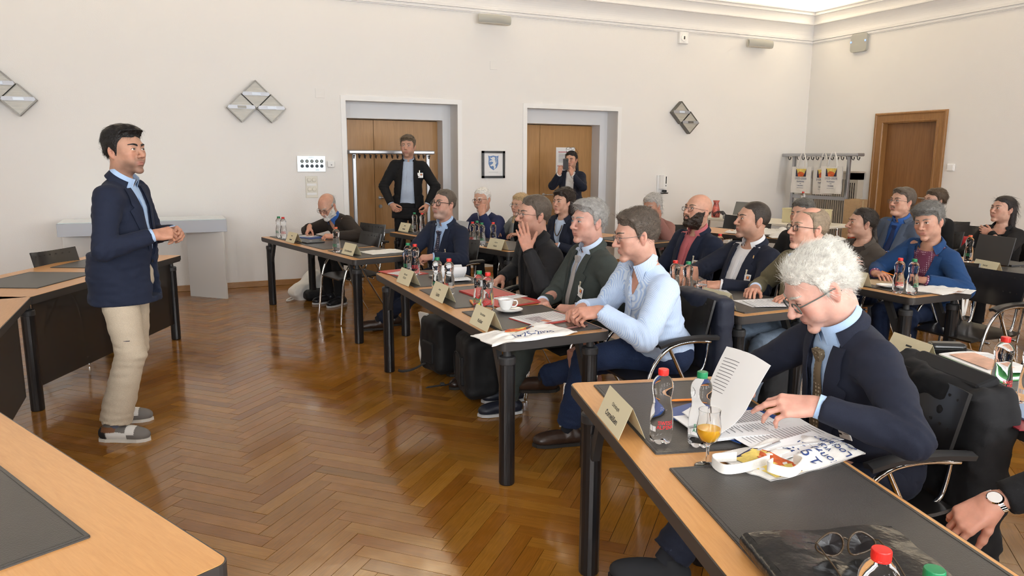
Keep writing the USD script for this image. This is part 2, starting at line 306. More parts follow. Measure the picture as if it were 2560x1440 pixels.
# framed door in wall_right
t = sthing('door_3', 'dark oak door with a broad moulded oak frame in the end wall')
Y0, Y1, ZT = -1.37, -2.54, 2.30
def moulding(prof):
    """Frame profile (inwards, out) swept round three sides of the door."""
    P = np.array(prof); k = len(P); v = []
    for (y, z, sy, sz) in ((Y0, 0, -1, 0), (Y0, ZT, -1, -1), (Y1, ZT, 1, -1), (Y1, 0, 1, 0)):
        v += [(-o, y + sy * i, z + sz * i) for i, o in P]
    f = []
    for r in range(3):
        for i in range(k):
            j = (i + 1) % k; a, b, c, d = r * k + i, r * k + j, (r + 1) * k + j, (r + 1) * k + i; f += [[a, b, c], [a, c, d]]
    return trimesh.Trimesh(np.array(v), f, process=False)
obj('door_frame', moulding([(0, -.01), (0, .03), (.012, .038), (.03, .038), (.036, .028), (.05, .024), (.115, .024), (.12, .034), (.14, .034), (.148, .024), (.158, .02), (.158, -.10), (.10, -.10)]), M_oakf, t)
obj('door_leaf', bx(.07, .115, -2.46, -1.45, .005, ZT - .1), M_oak2, t)
hy = -2.33
obj('door_handle', cat(tube([(.07, hy, 1.05), (.015, hy, 1.05), (.008, hy + .03, 1.05), (.01, hy + .13, 1.05)], .010), xf(disc(.026, .008), roty(-90), (.07, hy, 1.05))), M_steel, t)

# ------------------------------------------------------------------ herringbone parquet: every strip its own piece
PW, PN = .0783, 6; PL = PW * PN
E1, E2, P0 = np.array([math.sqrt(.5), -math.sqrt(.5)]), np.array([-math.sqrt(.5), -math.sqrt(.5)]), np.array([-9.334, -5.741])
def plank_mat():
    n = {'a': ('attribute', {'attribute': 'tint'}), 'u': ('uvmap', {'attribute': 'st'}), 'm': ('mapping', {'scale': (7, 130, 1)}), 'v': ('noise_texture', {'scale': 1.0, 'detail': 5.0, 'roughness': .7, 'distortion': .8}),
         'r': ('map_range', {'from_min': .3, 'from_max': .7, 'to_min': .82, 'to_max': 1.18}), 'cc': ('combine_color', {}), 'mx': ('mix_color', {'blend_type': 'multiply', 'fac': 1.0, 'use_clamp': False}),
         't': ('texture_coordinate', {}), 'w': ('noise_texture', {'scale': 5.0, 'detail': 2.0}), 'wv': ('noise_texture', {'scale': 70.0, 'detail': 2.0}), 'b1': ('bump', {'strength': .16, 'distance': .010}), 'b2': ('bump', {'strength': .04, 'distance': .003}),
         'rr': ('map_range', {'from_min': .35, 'from_max': .7, 'to_min': .10, 'to_max': .20}),
         'p': ('principled_bsdf', {'specular_ior_level': .42, 'roughness': .13})}
    l = [('u.UV', 'm.vector'), ('m.vector', 'v.vector'), ('v.fac', 'r.value'), ('r.result', 'cc.r'), ('r.result', 'cc.g'), ('r.result', 'cc.b'), ('a.color', 'mx.a'), ('cc.color', 'mx.b'), ('mx.result', 'p.base_color'),
         ('t.object', 'w.vector'), ('w.fac', 'b1.height'), ('b1.normal', 'b2.normal'), ('wv.fac', 'b2.height'), ('t.object', 'wv.vector'), ('b2.normal', 'p.normal'), ('w.fac', 'rr.value'), ('rr.result', 'p.roughness')]
    return usdkit.material(stage, '/World/Looks/parquet', n, l, surface='p.BSDF')
M_parquet = plank_mat()
def build_floor():
    rng = np.random.default_rng(11); strips = []
    R = 26
    for i in range(-220, 220):
        for m in range(-40, 40):
            o = np.array([i, i], float) + m * np.array([PN, -PN], float)
            for c, s in ((np.array([0, 0.]), (PN, 1)), (np.array([PN, 1 - PN], float), (1, PN))):
                a = (o + c) * PW; ctr = P0 + E1 * (a[0] + s[0] * PW / 2) + E2 * (a[1] + s[1] * PW / 2)
                if ROOM_X - .1 < ctr[0] < .1 and ROOM_Y - .1 < ctr[1] < (.62 if (D1['x0'] < ctr[0] < D2['x1']) else .12): strips.append((a, s, ctr))
    tops, area = [], []
    C = np.array(CAM_POS)
    for a, s, ctr in strips:
        d = np.array([*ctr, 0]) - C; z = d @ _fw; u, v = FOCAL_PX * (d @ _r2) / max(z, .01), FOCAL_PX * (d @ -_u2) / max(z, .01)
        seen = z > .3 and abs(u) < 1290 and abs(v) < 730
        # rough cover by the tables of the near rows and by the head table
        if seen and (ctr[0] > -8.6 + .15 * max(0, -6.5 - ctr[1]) or (ctr[0] < -9.9 and ctr[1] < -6.2)): z *= 4
        area.append((1.574 / z ** 3) if seen else 0)
    order = np.argsort(-np.array(area)); own = set(order[:300].tolist())
    cols = [(.345, .142, .019), (.37, .158, .022), (.325, .130, .017), (.40, .180, .027), (.35, .148, .020), (.295, .112, .014), (.37, .165, .025)]
    rest_v, rest_f, rest_c, rest_uv, n = [], [], [], [], 0
    root = sthing('floor', 'glossy honey-brown herringbone parquet')
    obj('subfloor', bx(ROOM_X - .3, .3, ROOM_Y - .4, .6, -.08, -.004), M_dark, root)
    for idx, (a, s, ctr) in enumerate(strips):
        x0, x1, y0, y1 = a[0], a[0] + s[0] * PW, a[1], a[1] + s[1] * PW; g, b = .0005, .0011
        zz = rng.normal(0, .00012); tx, ty = rng.normal(0, .0011, 2)
        pts = [(x0 + g, y0 + g, -.006), (x1 - g, y0 + g, -.006), (x1 - g, y1 - g, -.006), (x0 + g, y1 - g, -.006), (x0 + b, y0 + b, 0), (x1 - b, y0 + b, 0), (x1 - b, y1 - b, 0), (x0 + b, y1 - b, 0)]
        v = []
        for px, py, pz in pts:
            w = P0 + E1 * px + E2 * py
            v.append((w[0], w[1], pz + zz + (tx * (px - (x0 + x1) / 2) + ty * (py - (y0 + y1) / 2) * 1.6 if pz == 0 else 0)))
        f = [(4, 5, 6), (4, 6, 7)] + [q for k in range(4) for q in ((k, (k + 1) % 4, (k + 1) % 4 + 4), (k, (k + 1) % 4 + 4, k + 4))]
        f = [(p, r, q) for p, q, r in f]
        off = rng.random(2) * 40
        uv = [((px - x0 if s[0] > 1 else py - y0) + off[0], (py - y0 if s[0] > 1 else px - x0) + off[1]) for px, py, _ in pts]
        c = np.array(cols[rng.integers(len(cols))]) * .74 * (1 + rng.normal(0, .07))
        if idx in own:
            me = obj('plank', (np.array(v), np.array(f)), M_parquet, root, uv=uv)
            pv = UsdGeom.PrimvarsAPI(me).CreatePrimvar('tint', Sdf.ValueTypeNames.Color3fArray, 'vertex'); pv.Set(Vt.Vec3fArray.FromNumpy(np.tile(c, (8, 1)).astype(np.float32)))
        else:
            rest_v += v; rest_f += [(p + n, q + n, r + n) for p, q, r in f]; rest_c += [c] * 8; rest_uv += uv; n += 8
    me = obj('planks', (np.array(rest_v), np.array(rest_f)), M_parquet, root, uv=rest_uv)
    tag(me, kind='stuff')
    UsdGeom.PrimvarsAPI(me).CreatePrimvar('tint', Sdf.ValueTypeNames.Color3fArray, 'vertex').Set(Vt.Vec3fArray.FromNumpy(np.array(rest_c, np.float32)))
    return len(strips)
build_floor()
# ------------------------------------------------------------------ conference tables
M_beech = wood('beech_laminate', (.53, .255, .082), (.61, .31, .108), .32, (14, 1.2, 14), 9.0, bump=.0)
M_edge = mat('dark_edge_band', (.040, .036, .034), .38)
M_leg = mat('black_metal', (.010, .010, .011), .22, spec=.6)
M_cap = mat('black_plastic', (.028, .028, .029), .42)
M_pad = mat('charcoal_leather', (.052, .049, .046), .40, bump=.15, bscale=260, var=.12, vscale=6)
M_chrome = mat('chrome', (.80, .80, .80), .07, 1.0)
TOP = .74
def leg_mesh():
    n = 48; a = np.arange(n) * 2 * np.pi / n; r = .0375 + .0016 * np.abs(np.cos(a * 8)); prof = [(.93, .0), (1, .006), (1, .615)]
    v = [(r[i] * s * math.cos(a[i]), r[i] * s * math.sin(a[i]), z) for s, z in prof for i in range(n)]; f = []
    for k in range(len(prof) - 1):
        for i in range(n): j = (i + 1) % n; f += [[k * n + i, k * n + j, (k + 1) * n + j], [k * n + i, (k + 1) * n + j, (k + 1) * n + i]]
    return trimesh.Trimesh(np.array(v), f, process=False)
LEG = leg_mesh(); LEGCAP = lathe([(0, .610), (.0405, .610), (.042, .614), (.042, .640), (.038, .647), (.020, .650), (.018, .690), (0, .690)], 32)
FOOT = lathe([(0, 0), (.033, 0), (.034, .008), (0, .008)], 24)
def slab(poly, z0, z1, r=.0):
    return prism(poly, z0, z1)
def rounded(x0, x1, y0, y1, r):
    return sbox(x0 + r, y0 + r, x1 - r, y1 - r).buffer(r, quad_segs=6)
def table(label, front, rz, length=2.3, depth=.6, black=False, group=None):
    """front: the far end of its front edge. Local frame: x from the front edge to the seats, y along the table, centre at y = 0."""
    c = np.array([*front, 0]) + rotz(rz) @ np.array([0, -length / 2, 0])
    t = thing('conference_table', label, 'table', c, rz, group or 'beech conference tables of the audience'); h = length / 2
    outer = rounded(0, depth, -h, h, .035); inner = outer.buffer(-.004)
    obj('tabletop', slab(inner, TOP - .02, TOP), M_beech, t)
    band = cat(slab(outer, TOP - .038, TOP - .0015), slab(outer.buffer(-.006), TOP - .048, TOP - .037))
    obj('edge_band', band, M_edge, t)
    for sx in (.07, depth - .07):
        for sy in (-h + .085, h - .085):
            obj('leg', xf(LEG, None, (sx, sy, 0)), M_leg, t); obj('leg_collar', xf(LEGCAP, None, (sx, sy, 0)), M_cap, t)
            s = -1 if sy > 0 else 1
            br = prism([(0, .48), (.03, .48), (.13, .69), (.085, .69), (.03, .575), (0, .575)], -.014, .014)
            br = xf(br, np.array([[0, 0, 1], [s, 0, 0], [0, 1, 0]]), (sx, sy + s * .032, 0))
            obj('bracket', br, M_cap, t)
    return t
def on_table(t, x, y, z=0.0):
    """World position of a point of the table's own frame, on its top."""
    m = np.array(UsdGeom.XformCache().GetLocalToWorldTransform(t.GetPrim() if hasattr(t, 'GetPrim') else t)).T
    return (m @ np.array([x, y, TOP + z, 1.0]))[:3]
T1 = table('beech conference table nearest the white wall, front row', (-9.10, -1.20), 12.5)
T2 = table('middle beech table of the front row with three red folders', (-8.62, -4.22), 0)
T3 = table('near front-row beech table where the white-haired man reads', (-8.635, -7.19), -15.5)
T8 = table('second-row beech table near the first oak door with four bottles', (-7.68, -1.20), 12.5)
T4 = table('second-row beech table behind the man in the light blue shirt', (-7.20, -4.22), 0)
T6 = table('second-row beech table at the right with black spectacle case', (-7.265, -7.19), -15.5)
T9 = table('third-row beech table of the person in the dusty pink sweater', (-6.26, -1.20), 12.5)
T5 = table('third-row beech table of the woman in the royal blue blazer', (-5.83, -4.22), 0)
T7 = table('fourth-row beech table with bananas at the right edge', (-4.04, -4.78), -17)
# ------------------------------------------------------------------ head table, console, chairs
def head_table(label, a, b, depth=.78, cl=(0, 0), cr=(0, 0), legs=(1, 1)):
    """Front edge from a to b (room side on its right when walking a -> b); the table lies on the left of that line."""
    a, b = V3(*a, 0), V3(*b, 0); d = unit(b - a); L = np.linalg.norm(b - a); rz = math.degrees(math.atan2(d[1], d[0]))
    t = thing('head_table', label, 'table', a, rz, 'head tables facing the audience')
    poly = Polygon([(0, 0), (L, 0), (L + cr[0], depth), (cl[0], depth)]).buffer(-.03, join_style=2).buffer(.03, quad_segs=5)
    obj('tabletop', prism(poly.buffer(-.004), TOP - .02, TOP), M_beech2, t)
    obj('edge_band', cat(prism(poly, TOP - .038, TOP - .0015), prism(poly.buffer(-.006), TOP - .05, TOP - .037)), M_edge, t)
    pan = rbox(L - .20, .012, .55, .002, (L / 2, .07, .42)); obj('modesty_panel', pan, M_mesh, t)
    for i, x in enumerate((.06, L - .06)):
        for y in (.075, depth - .10):
            if y < .2 and not legs[i]: continue
            obj('leg', xf(LEG, None, (x, y, 0)), M_leg, t); obj('leg_collar', xf(LEGCAP, None, (x, y, 0)), M_cap, t)
    return t, rz, a, d
M_beech2 = wood('beech_laminate_head', (.53, .255, .082), (.61, .31, .108), .32, (1.2, 14, 14), 9.0, bump=.0)
M_mesh = usdkit.material(stage, '/World/Looks/perforated_panel', {'p': ('principled_bsdf', {'base_color': (.012, .010, .009), 'roughness': .45}), 't': ('transparent_bsdf', {}), 'm': ('mix_closure', {'fac': .80})}, [('t.BSDF', 'm.closure1'), ('p.BSDF', 'm.closure2')], surface='m.closure')
A_, B_, C_, D_ = (-9.90, -2.54), (-10.77, -4.33), (-10.77, -6.20), (-9.90, -8.00)
H1 = head_table('angled beech head table beside the grey wall console', B_, A_, cl=(-.45, 0), cr=(0, 0), legs=(1, 1))
H2 = head_table('straight middle beech head table behind the speaker', C_, B_, cl=(-.40, 0), cr=(.40, 0), legs=(0, 0))
H3 = head_table('angled beech head table in the lower left foreground', D_, C_, cl=(0, 0), cr=(.45, 0), legs=(1, 1))
def pad_mesh(w, d, t=.004):
    o = rounded(-w / 2, w / 2, -d / 2, d / 2, .006); return cat(prism(o, 0, t), prism(o.buffer(-.003).difference(o.buffer(-.010)), t, t + .0012), prism(o.buffer(-.013), t, t + .0006))
PADM = pad_mesh(.665, .50)
def pad(label, pos, rz, m=None, group='leather desk pads'):
    t = thing('desk_pad', label, 'desk pad', pos, rz, group); obj('leather_sheet', PADM if m is None else m, M_pad, t); return t
PADT = None
def pads_on(tb, rz, names):
    for (y, nm) in names:
        w = on_table(tb, .33, y); pad(nm, (w[0], w[1], TOP), rz + 90)
pads_on(T1, 12.5, [(.765, 'dark desk pad under the writing man in brown cardigan'), (0, 'empty dark desk pad in the middle of the table by the white wall'), (-.765, 'dark desk pad under the folded white tote by the white wall')])
pads_on(T2, 0, [(.765, 'dark desk pad under the open notebook'), (0, 'dark desk pad under the red folder and highlighter pens'), (-.765, 'dark desk pad under the coffee cup and agenda sheet')])
pads_on(T3, -15.5, [(.765, 'black desk pad under two bottles in front of the white-haired man'), (0, 'large bare black desk pad in the right foreground'), (-.765, 'black desk pad beyond the lower frame edge')])
pads_on(T8, 12.5, [(.765, 'desk pad under the name card by the first oak door'), (0, 'desk pad in front of the white-haired man in navy sweater'), (-.765, 'desk pad under the three grouped bottles')])
pads_on(T4, 0, [(.765, 'desk pad before the bald bearded man'), (0, 'desk pad under the water glass of the second row'), (-.765, 'desk pad under the loose papers of the man in olive jacket')])
pads_on(T6, -15.5, [(.765, 'grey desk pad under spectacle case and spiral notebook'), (0, 'grey desk pad beside the right edge bottles'), ])
pads_on(T5, 0, [(.0, 'desk pad before the woman in taupe corduroy'), (-.765, 'desk pad before the woman in royal blue')])
pads_on(T9, 12.5, [(-.765, 'desk pad before the person in dusty pink')])
pads_on(T7, -17, [(-.2, 'desk pad under the bananas at the right')])
def pad_h(H, xs, nm):
    t, rz, a, d = H; n = np.array([-d[1], d[0], 0])
    for x, l in zip(xs, nm): pad(l, a + d * x + n * .40 + V3(0, 0, TOP), rz)
pad_h(H1, (1.52, .62), ('desk pad at the far end of the angled head table', 'desk pad at the speaker end of the angled head table'))
pad_h(H2, (1.35, .5), ('desk pad on the straight head table at the left edge', 'desk pad on the straight head table left of the frame'))
pad_h(H3, (.66, 1.45), ('grey desk pad in the lower left corner of the picture', 'desk pad left of the lower left corner'))

# console against the long wall
t = thing('wall_console', 'grey and white console with glass top against the long white wall', 'console', (0, 0, 0))
M_cgrey = mat('console_grey', (.40, .42, .46), .4); M_cwhite = mat('console_white', (.62, .61, .59), .45)
obj('fascia', rbox(1.64, .56, .135, .003, (-10.22, -.44, .8325)), M_cgrey, t); obj('glass_top', rbox(1.62, .54, .010, .002, (-10.22, -.44, .905)), mat('console_glass_top', (.58, .66, .66), .05, coat=.5), t)
for x0, y0, x1, y1 in ((-9.44, -.72, -9.81, -.36), (-11.0, -.72, -10.63, -.36)):
    c, L_ = V3((x0 + x1) / 2, (y0 + y1) / 2, .3825), math.hypot(x1 - x0, y1 - y0)
    obj('side_panel', xf(rbox(L_, .024, .765, .002), rotz(math.degrees(math.atan2(y1 - y0, x1 - x0))), c), M_cwhite, t)

# conference chairs
M_ply = mat('black_plywood', (.016, .014, .013), .28, spec=.5, var=.15, vscale=20)
def build_chair(label, loc, rz, group):
    t = thing('conference_chair', label, 'chair', loc, rz, group)
    u, v = np.meshgrid(np.linspace(-1, 1, 13), np.linspace(-1, 1, 13), indexing='ij'); r_ = 1 - .12 * np.clip(np.abs(v) - .5, 0, 1) ** 2
    X = .01 + u * .225; Y = v * .225 * (1 - .08 * u ** 4); Z = .445 - .012 * (1 - v ** 2) * (1 - u ** 2) - .035 * np.clip(u - .6, 0, 1) ** 1.3 * 1.5 + .02 * np.clip(-u - .6, 0, 1)
    obj('seat', sheet(np.stack([X, Y, Z], -1), .012), M_ply, t, 40)
    Yb = u * .225; Zb = .725 + v * .115 + .012 * u ** 2; Xb = -.235 - .03 * v - .0 + .050 * u ** 2 * 1.0
    obj('backrest', sheet(np.stack([Xb, Yb, Zb], -1), .011), M_ply, t, 40)
    ho = [xf(disc(.0055, .0015, 8), roty(90) @ rotz(0), (-.2275 - .03 * b + .05 * a * a, a * .225, .725 + b * .115)) for a in (-.75, -.5, -.25, 0, .25, .5, .75) for b in (.75, -.1)]
    tag(obj('perforation', cat(ho), M_dark, t), kind='stuff')
    for s in (-1, 1):
        y = s * .262
        obj('front_leg', tube(smoothpath([(.255, y * 1.03, .008), (.225, y, .30), (.205, y, .43), (.165, y, .545), (.08, y, .628), (-.04, y, .652), (-.17, y, .645)], 26), .0105, 10), M_chrome, t, True)
        obj('rear_leg', tube([(.075, y * .98, .628), (-.02, y * .98, .45), (-.28, y * 1.03, .008)], .0100, 10), M_chrome, t, True)
        arm = smoothpath([(.145, y, .648), (.06, y, .668), (-.08, y, .676), (-.21, y, .668)], 14); a_ = sheet(np.stack([arm + V3(0, k, -.006 * abs(k) / .02) for k in (-.024, -.014, 0, .014, .024)], 1), .018)
        obj('armrest', a_, M_cap, t, 40)
        obj('back_support', tube(smoothpath([(-.15, s * .15, .43), (-.215, s * .15, .47), (-.243, s * .15, .60), (-.256, s * .15, .76)], 14), .009, 8), M_chrome, t, True)
    obj('cross_bar', cat(tube([(.14, -.262, .425), (.14, .262, .425)], .009, 8), tube([(-.10, -.262, .425), (-.10, .262, .425)], .009, 8), tube([(.14, -.15, .428), (-.15, -.15, .43)], .009, 8), tube([(.14, .15, .428), (-.15, .15, .43)], .009, 8)), M_chrome, t, True)
    return t
CH0 = build_chair('black chair standing behind the angled head table by the console', (-10.66, -2.84, 0), -36, 'black conference chairs')
def chair(label, x, y, yaw): return dup(CH0, (x, y, 0), yaw, label)
chair('empty black chair pushed under the front-row table by the white wall', -8.36, -2.30, 192)
chair('empty black chair at the right end of the royal blue woman\'s table', -5.10, -6.42, 176)
for i, (x, y, a, l) in enumerate([(-1.75, -4.10, 190, 'empty chair by the end wall with red scarf'), (-1.35, -3.55, 190, 'empty chair nearest the dark oak door'), (-1.30, -4.75, 186, 'empty chair in the last row beside the dark-haired young woman'), (-3.9, -2.9, 200, 'empty chair before the pile of totes'), (-3.2, -1.9, 200, 'empty chair before the white equipment table')]): chair(l, x, y, a)
# ------------------------------------------------------------------ people: signed-distance modelling
def surface_nets(F, org, h):
    """Smooth closed mesh of F = 0 on a grid."""
    ins = F < 0
    c = [ins[i:ins.shape[0] - 1 + i, j:ins.shape[1] - 1 + j, k:ins.shape[2] - 1 + k] for i in (0, 1) for j in (0, 1) for k in (0, 1)]
    allin, anyin = c[0].copy(), c[0].copy()
    for x in c[1:]: allin &= x; anyin |= x
    cell = np.argwhere(anyin & ~allin)
    if not len(cell): return trimesh.Trimesh()
    idx = np.full(anyin.shape, -1, np.int32); idx[tuple(cell.T)] = np.arange(len(cell))
    O = np.array([(i, j, k) for i in (0, 1) for j in (0, 1) for k in (0, 1)])
    val = np.stack([F[tuple((cell + o).T)] for o in O], 1)
    acc, cnt = np.zeros((len(cell), 3)), np.zeros(len(cell))
    for a in range(8):
        for b in range(a + 1, 8):
            if np.abs(O[a] - O[b]).sum() != 1: continue
            m = (val[:, a] < 0) != (val[:, b] < 0)
            t = val[m, a] / (val[m, a] - val[m, b]); acc[m] += O[a] + t[:, None] * (O[b] - O[a]); cnt[m] += 1
    V = org + h * (cell + acc / cnt[:, None]); faces = []
    for ax in range(3):
        sl0, sl1 = [slice(None)] * 3, [slice(None)] * 3; sl0[ax], sl1[ax] = slice(0, -1), slice(1, None)
        A, B = ins[tuple(sl0)], ins[tuple(sl1)]; e = np.argwhere(A != B); u, w = (ax + 1) % 3, (ax + 2) % 3
        e = e[(e[:, u] > 0) & (e[:, w] > 0) & (e[:, u] < F.shape[u] - 1) & (e[:, w] < F.shape[w] - 1)]
        q = []
        for du, dw in ((-1, -1), (0, -1), (0, 0), (-1, 0)):
            p = e.copy(); p[:, u] += du; p[:, w] += dw; q.append(idx[tuple(p.T)])
        q = np.stack(q, 1); flip = ~A[tuple(e.T)]; q[flip] = q[flip][:, ::-1]; faces.append(q)
    q = np.vstack(faces)
    return trimesh.Trimesh(V, np.vstack([q[:, [0, 1, 2]], q[:, [0, 2, 3]]]), process=False)

class SDF:
    def __init__(s): s.ops = []
    def add(s, fn, lo, hi, k=.02): s.ops.append((0, fn, np.asarray(lo, float), np.asarray(hi, float), k)); return s
    def sub(s, fn, lo, hi, k=.01): s.ops.append((1, fn, np.asarray(lo, float), np.asarray(hi, float), k)); return s
    def cut(s, fn): s.ops.append((2, fn, None, None, 0)); return s                     # keeps fn < 0
    def cone(s, a, b, ra, rb, k=.02, flat=(False, False), op=0):
        a, b = np.asarray(a, float), np.asarray(b, float); ba = b - a; L = np.linalg.norm(ba) + 1e-9; n = ba / L; m = max(ra, rb)
        def fn(P):
            t = (P - a) @ n; tc = np.clip(t / L, 0, 1); d = np.linalg.norm(P - a - (tc * L)[..., None] * n, axis=-1) - (ra + (rb - ra) * tc)
            if flat[0]: d = np.maximum(d, -t)
            if flat[1]: d = np.maximum(d, t - L)
            return d
        s.ops.append((op, fn, np.minimum(a, b) - m, np.maximum(a, b) + m, k)); return s
    def ball(s, c, r, k=.02, op=0): return s.cone(c, np.asarray(c, float) + [0, 0, 1e-6], r, r, k, op=op)
    def ell(s, c, r, R=None, k=.02, op=0):
        """Ellipsoid; the rows of R are its axes."""
        c, r = np.asarray(c, float), np.asarray(r, float); R = np.eye(3) if R is None else np.asarray(R, float)
        def fn(P):
            q = (P - c) @ R.T / r; k0 = np.linalg.norm(q, axis=-1); k1 = np.linalg.norm(q / r, axis=-1); return k0 * (k0 - 1) / (k1 + 1e-9)
        e = np.sqrt(((R * r[:, None]) ** 2).sum(0)); s.ops.append((op, fn, c - e, c + e, k)); return s
    def at(s, P):
        P = np.asarray(P, float); d = np.full(P.shape[:-1], 1.0)
        for kind, fn, lo, hi, k in s.ops:
            e = fn(P); d = s._mix(d, e, kind, k)
        return d
    @staticmethod
    def _mix(d, e, kind, k):
        if kind == 0: h = np.clip(.5 + .5 * (d - e) / k, 0, 1); return d + (e - d) * h - k * h * (1 - h)
        if kind == 1: h = np.clip(.5 - .5 * (d + e) / k, 0, 1); return d + (-e - d) * h + k * h * (1 - h)
        return np.maximum(d, e)
    def mesh(s, h, extra=None):
        lo = np.min([o[2] for o in s.ops if o[0] == 0], 0) - 3 * h; hi = np.max([o[3] for o in s.ops if o[0] == 0], 0) + 3 * h
        n = np.ceil((hi - lo) / h).astype(int) + 1; F = np.full(n, 1.0, np.float32); ax = [lo[i] + h * np.arange(n[i]) for i in range(3)]
        for kind, fn, a, b, k in s.ops:
            if kind == 2:
                m = np.argwhere(F < 3 * h); P = lo + h * m; F[tuple(m.T)] = np.maximum(F[tuple(m.T)], fn(P)); continue
            i0 = np.maximum(0, np.floor((a - k - 2.5 * h - lo) / h).astype(int)); i1 = np.minimum(n, np.ceil((b + k + 2.5 * h - lo) / h).astype(int) + 1)
            if (i1 <= i0).any(): continue
            sl = tuple(slice(x, y) for x, y in zip(i0, i1)); P = np.stack(np.meshgrid(*[ax[i][sl[i]] for i in range(3)], indexing='ij'), -1)
            F[sl] = s._mix(F[sl], fn(P).astype(np.float32), kind, k)
        if extra is not None:
            m = np.argwhere(np.abs(F) < 4 * h); P = lo + h * m; F[tuple(m.T)] = extra(P, F[tuple(m.T)])
        return surface_nets(F, lo, h)

def smoothmesh(m, it=4, lam=.5):
    v = np.array(m.vertices); f = m.faces
    e = np.vstack([f[:, [0, 1]], f[:, [1, 2]], f[:, [2, 0]]]); e = np.vstack([e, e[:, ::-1]])
    cnt = np.bincount(e[:, 0], minlength=len(v)).astype(float)
    for i in range(it * 2):
        s = np.stack([np.bincount(e[:, 0], v[e[:, 1], k], len(v)) for k in range(3)], 1) / np.maximum(cnt, 1)[:, None]
        v = v + (lam if i % 2 == 0 else -lam * 1.04) * (s - v)
    return trimesh.Trimesh(v, f, process=False)
def vnormals(m):
    return meshkit.arrays(m, True)[2]

# ---- head, in its own frame: x forward (nose), y to its left, z up; origin between the ears
def head_sdf(a):
    """a: shape parameters of one person's head."""
    S = SDF(); jw, nose, cheek, chin, fat = a.get('jaw', 1), a.get('nose', 1), a.get('cheek', 1), a.get('chin', 1), a.get('fat', 0)
    S.ell((-.016, 0, .036), (.096, .0755, .088), k=.03)
    S.ell((.030, 0, .012), (.062, .064, .085), k=.03)                                       # forehead and mid face
    S.ell((.026, 0, -.050), (.058, .053 * jw + fat * .006, .066), k=.035)                    # jaw
    for s in (-1, 1):
        S.ell((.004, s * (.046 * jw + fat * .006), -.058), (.034, .020 + fat * .004, .032), k=.03)
        S.ell((.062, s * .042, -.014), (.026, .024 * cheek, .022), k=.025)                  # cheekbone
        S.ell((.064, s * (.034 + fat * .004), -.048), (.024, .020 + fat * .006, .026), k=.02)
    S.ell((.079 + .004 * chin, 0, -.100), (.020, .024 * jw, .018), k=.025)                  # chin
    S.cone((.083, -.034, .029), (.083, .034, .029), .0115, .0115, k=.022)                   # brow
    for s in (-1, 1):
        S.ell((.103, s * .0325, .010), (.019, .020, .0125), k=.013, op=1)                   # eye socket
        S.ell((.0790, s * .0320, .0105), (.0152, .0165, .0135), k=.006)                     # lids over the eyeball
        S.ell((.085, s * .0320, .0015), (.010, .0165, .004), k=.008)                        # lower lid
    n = nose
    S.cone((.088, 0, .024), (.114 + .012 * (n - 1), 0, -.020), .0085, .0105 * n, k=.011)
    S.ell((.1165 + .014 * (n - 1), 0, -.0250), (.0130, .0118 * n, .0108), k=.008)
    for s in (-1, 1):
        S.ell((.103, s * .0128 * n, -.0288), (.0120, .0072, .0082), k=.006)
        S.ball((.1105, s * .0062, -.0368), .0036, k=.004, op=1)
    S.ell((.079, 0, -.062), (.022, .033, .026), k=.015)                                     # muzzle
    o = a.get('mouth', 0.0)
    S.ell((.0975, 0, -.0568), (.0068, .0205, .0046), k=.006)
    S.ell((.0955, 0, -.0668 - .006 * o), (.0078, .0180, .0052), k=.006)
    S.ell((.107, 0, -.0617 - .003 * o), (.0085, .0235 - .004 * o, .0011 + .0052 * o), k=.0025, op=1)
    S.ell((.103, 0, -.0795), (.012, .020, .0055), k=.010, op=1)
    for s in (-1, 1):                                                                       # ears
        R = roty(-12) @ rotz(s * -22)
        S.ell((-.010, s * .0795, -.002), (.0175, .0075, .0315), R.T, k=.006)
        S.ell((-.004, s * .0870, -.000), (.0095, .006, .0185), R.T, k=.004, op=1)
        S.ell((-.006, s * .0755, -.030), (.0085, .006, .010), k=.005)
        S.ball((-.001, s * .0780, -.004), .0055, k=.004)
    nb = np.array(a.get('neck_to', (-.045, 0, -.16)), float) - [-.020, 0, -.05]; nb = nb / np.linalg.norm(nb) * .085
    S.cone((-.022, 0, -.045), np.array([-.020, 0, -.05]) + nb, .055 * a.get('neck', 1) + fat * .004, .057 * a.get('neck', 1) + fat * .006, k=.03)
    if fat > .5: S.ell((.045, 0, -.105), (.040, .038, .020), k=.03)
    return S
def hairline(az, st):
    """Height of the hair's edge by azimuth (0 = face, pi = nape) in the head frame."""
    xs = np.radians([0, 25, 45, 62, 72, 84, 100, 125, 180]); f, tmp, side, nape = st.get('front', .082), st.get('temple', .070), st.get('side', .0), st.get('nape', -.075)
    zs = [f, f - .004 + (tmp - f) * .5, tmp, (tmp + side) / 2 + .012, side - .012, side - .006, side + .000, nape * .55, nape]
    return np.interp(az, xs, zs)
HEADS = {}
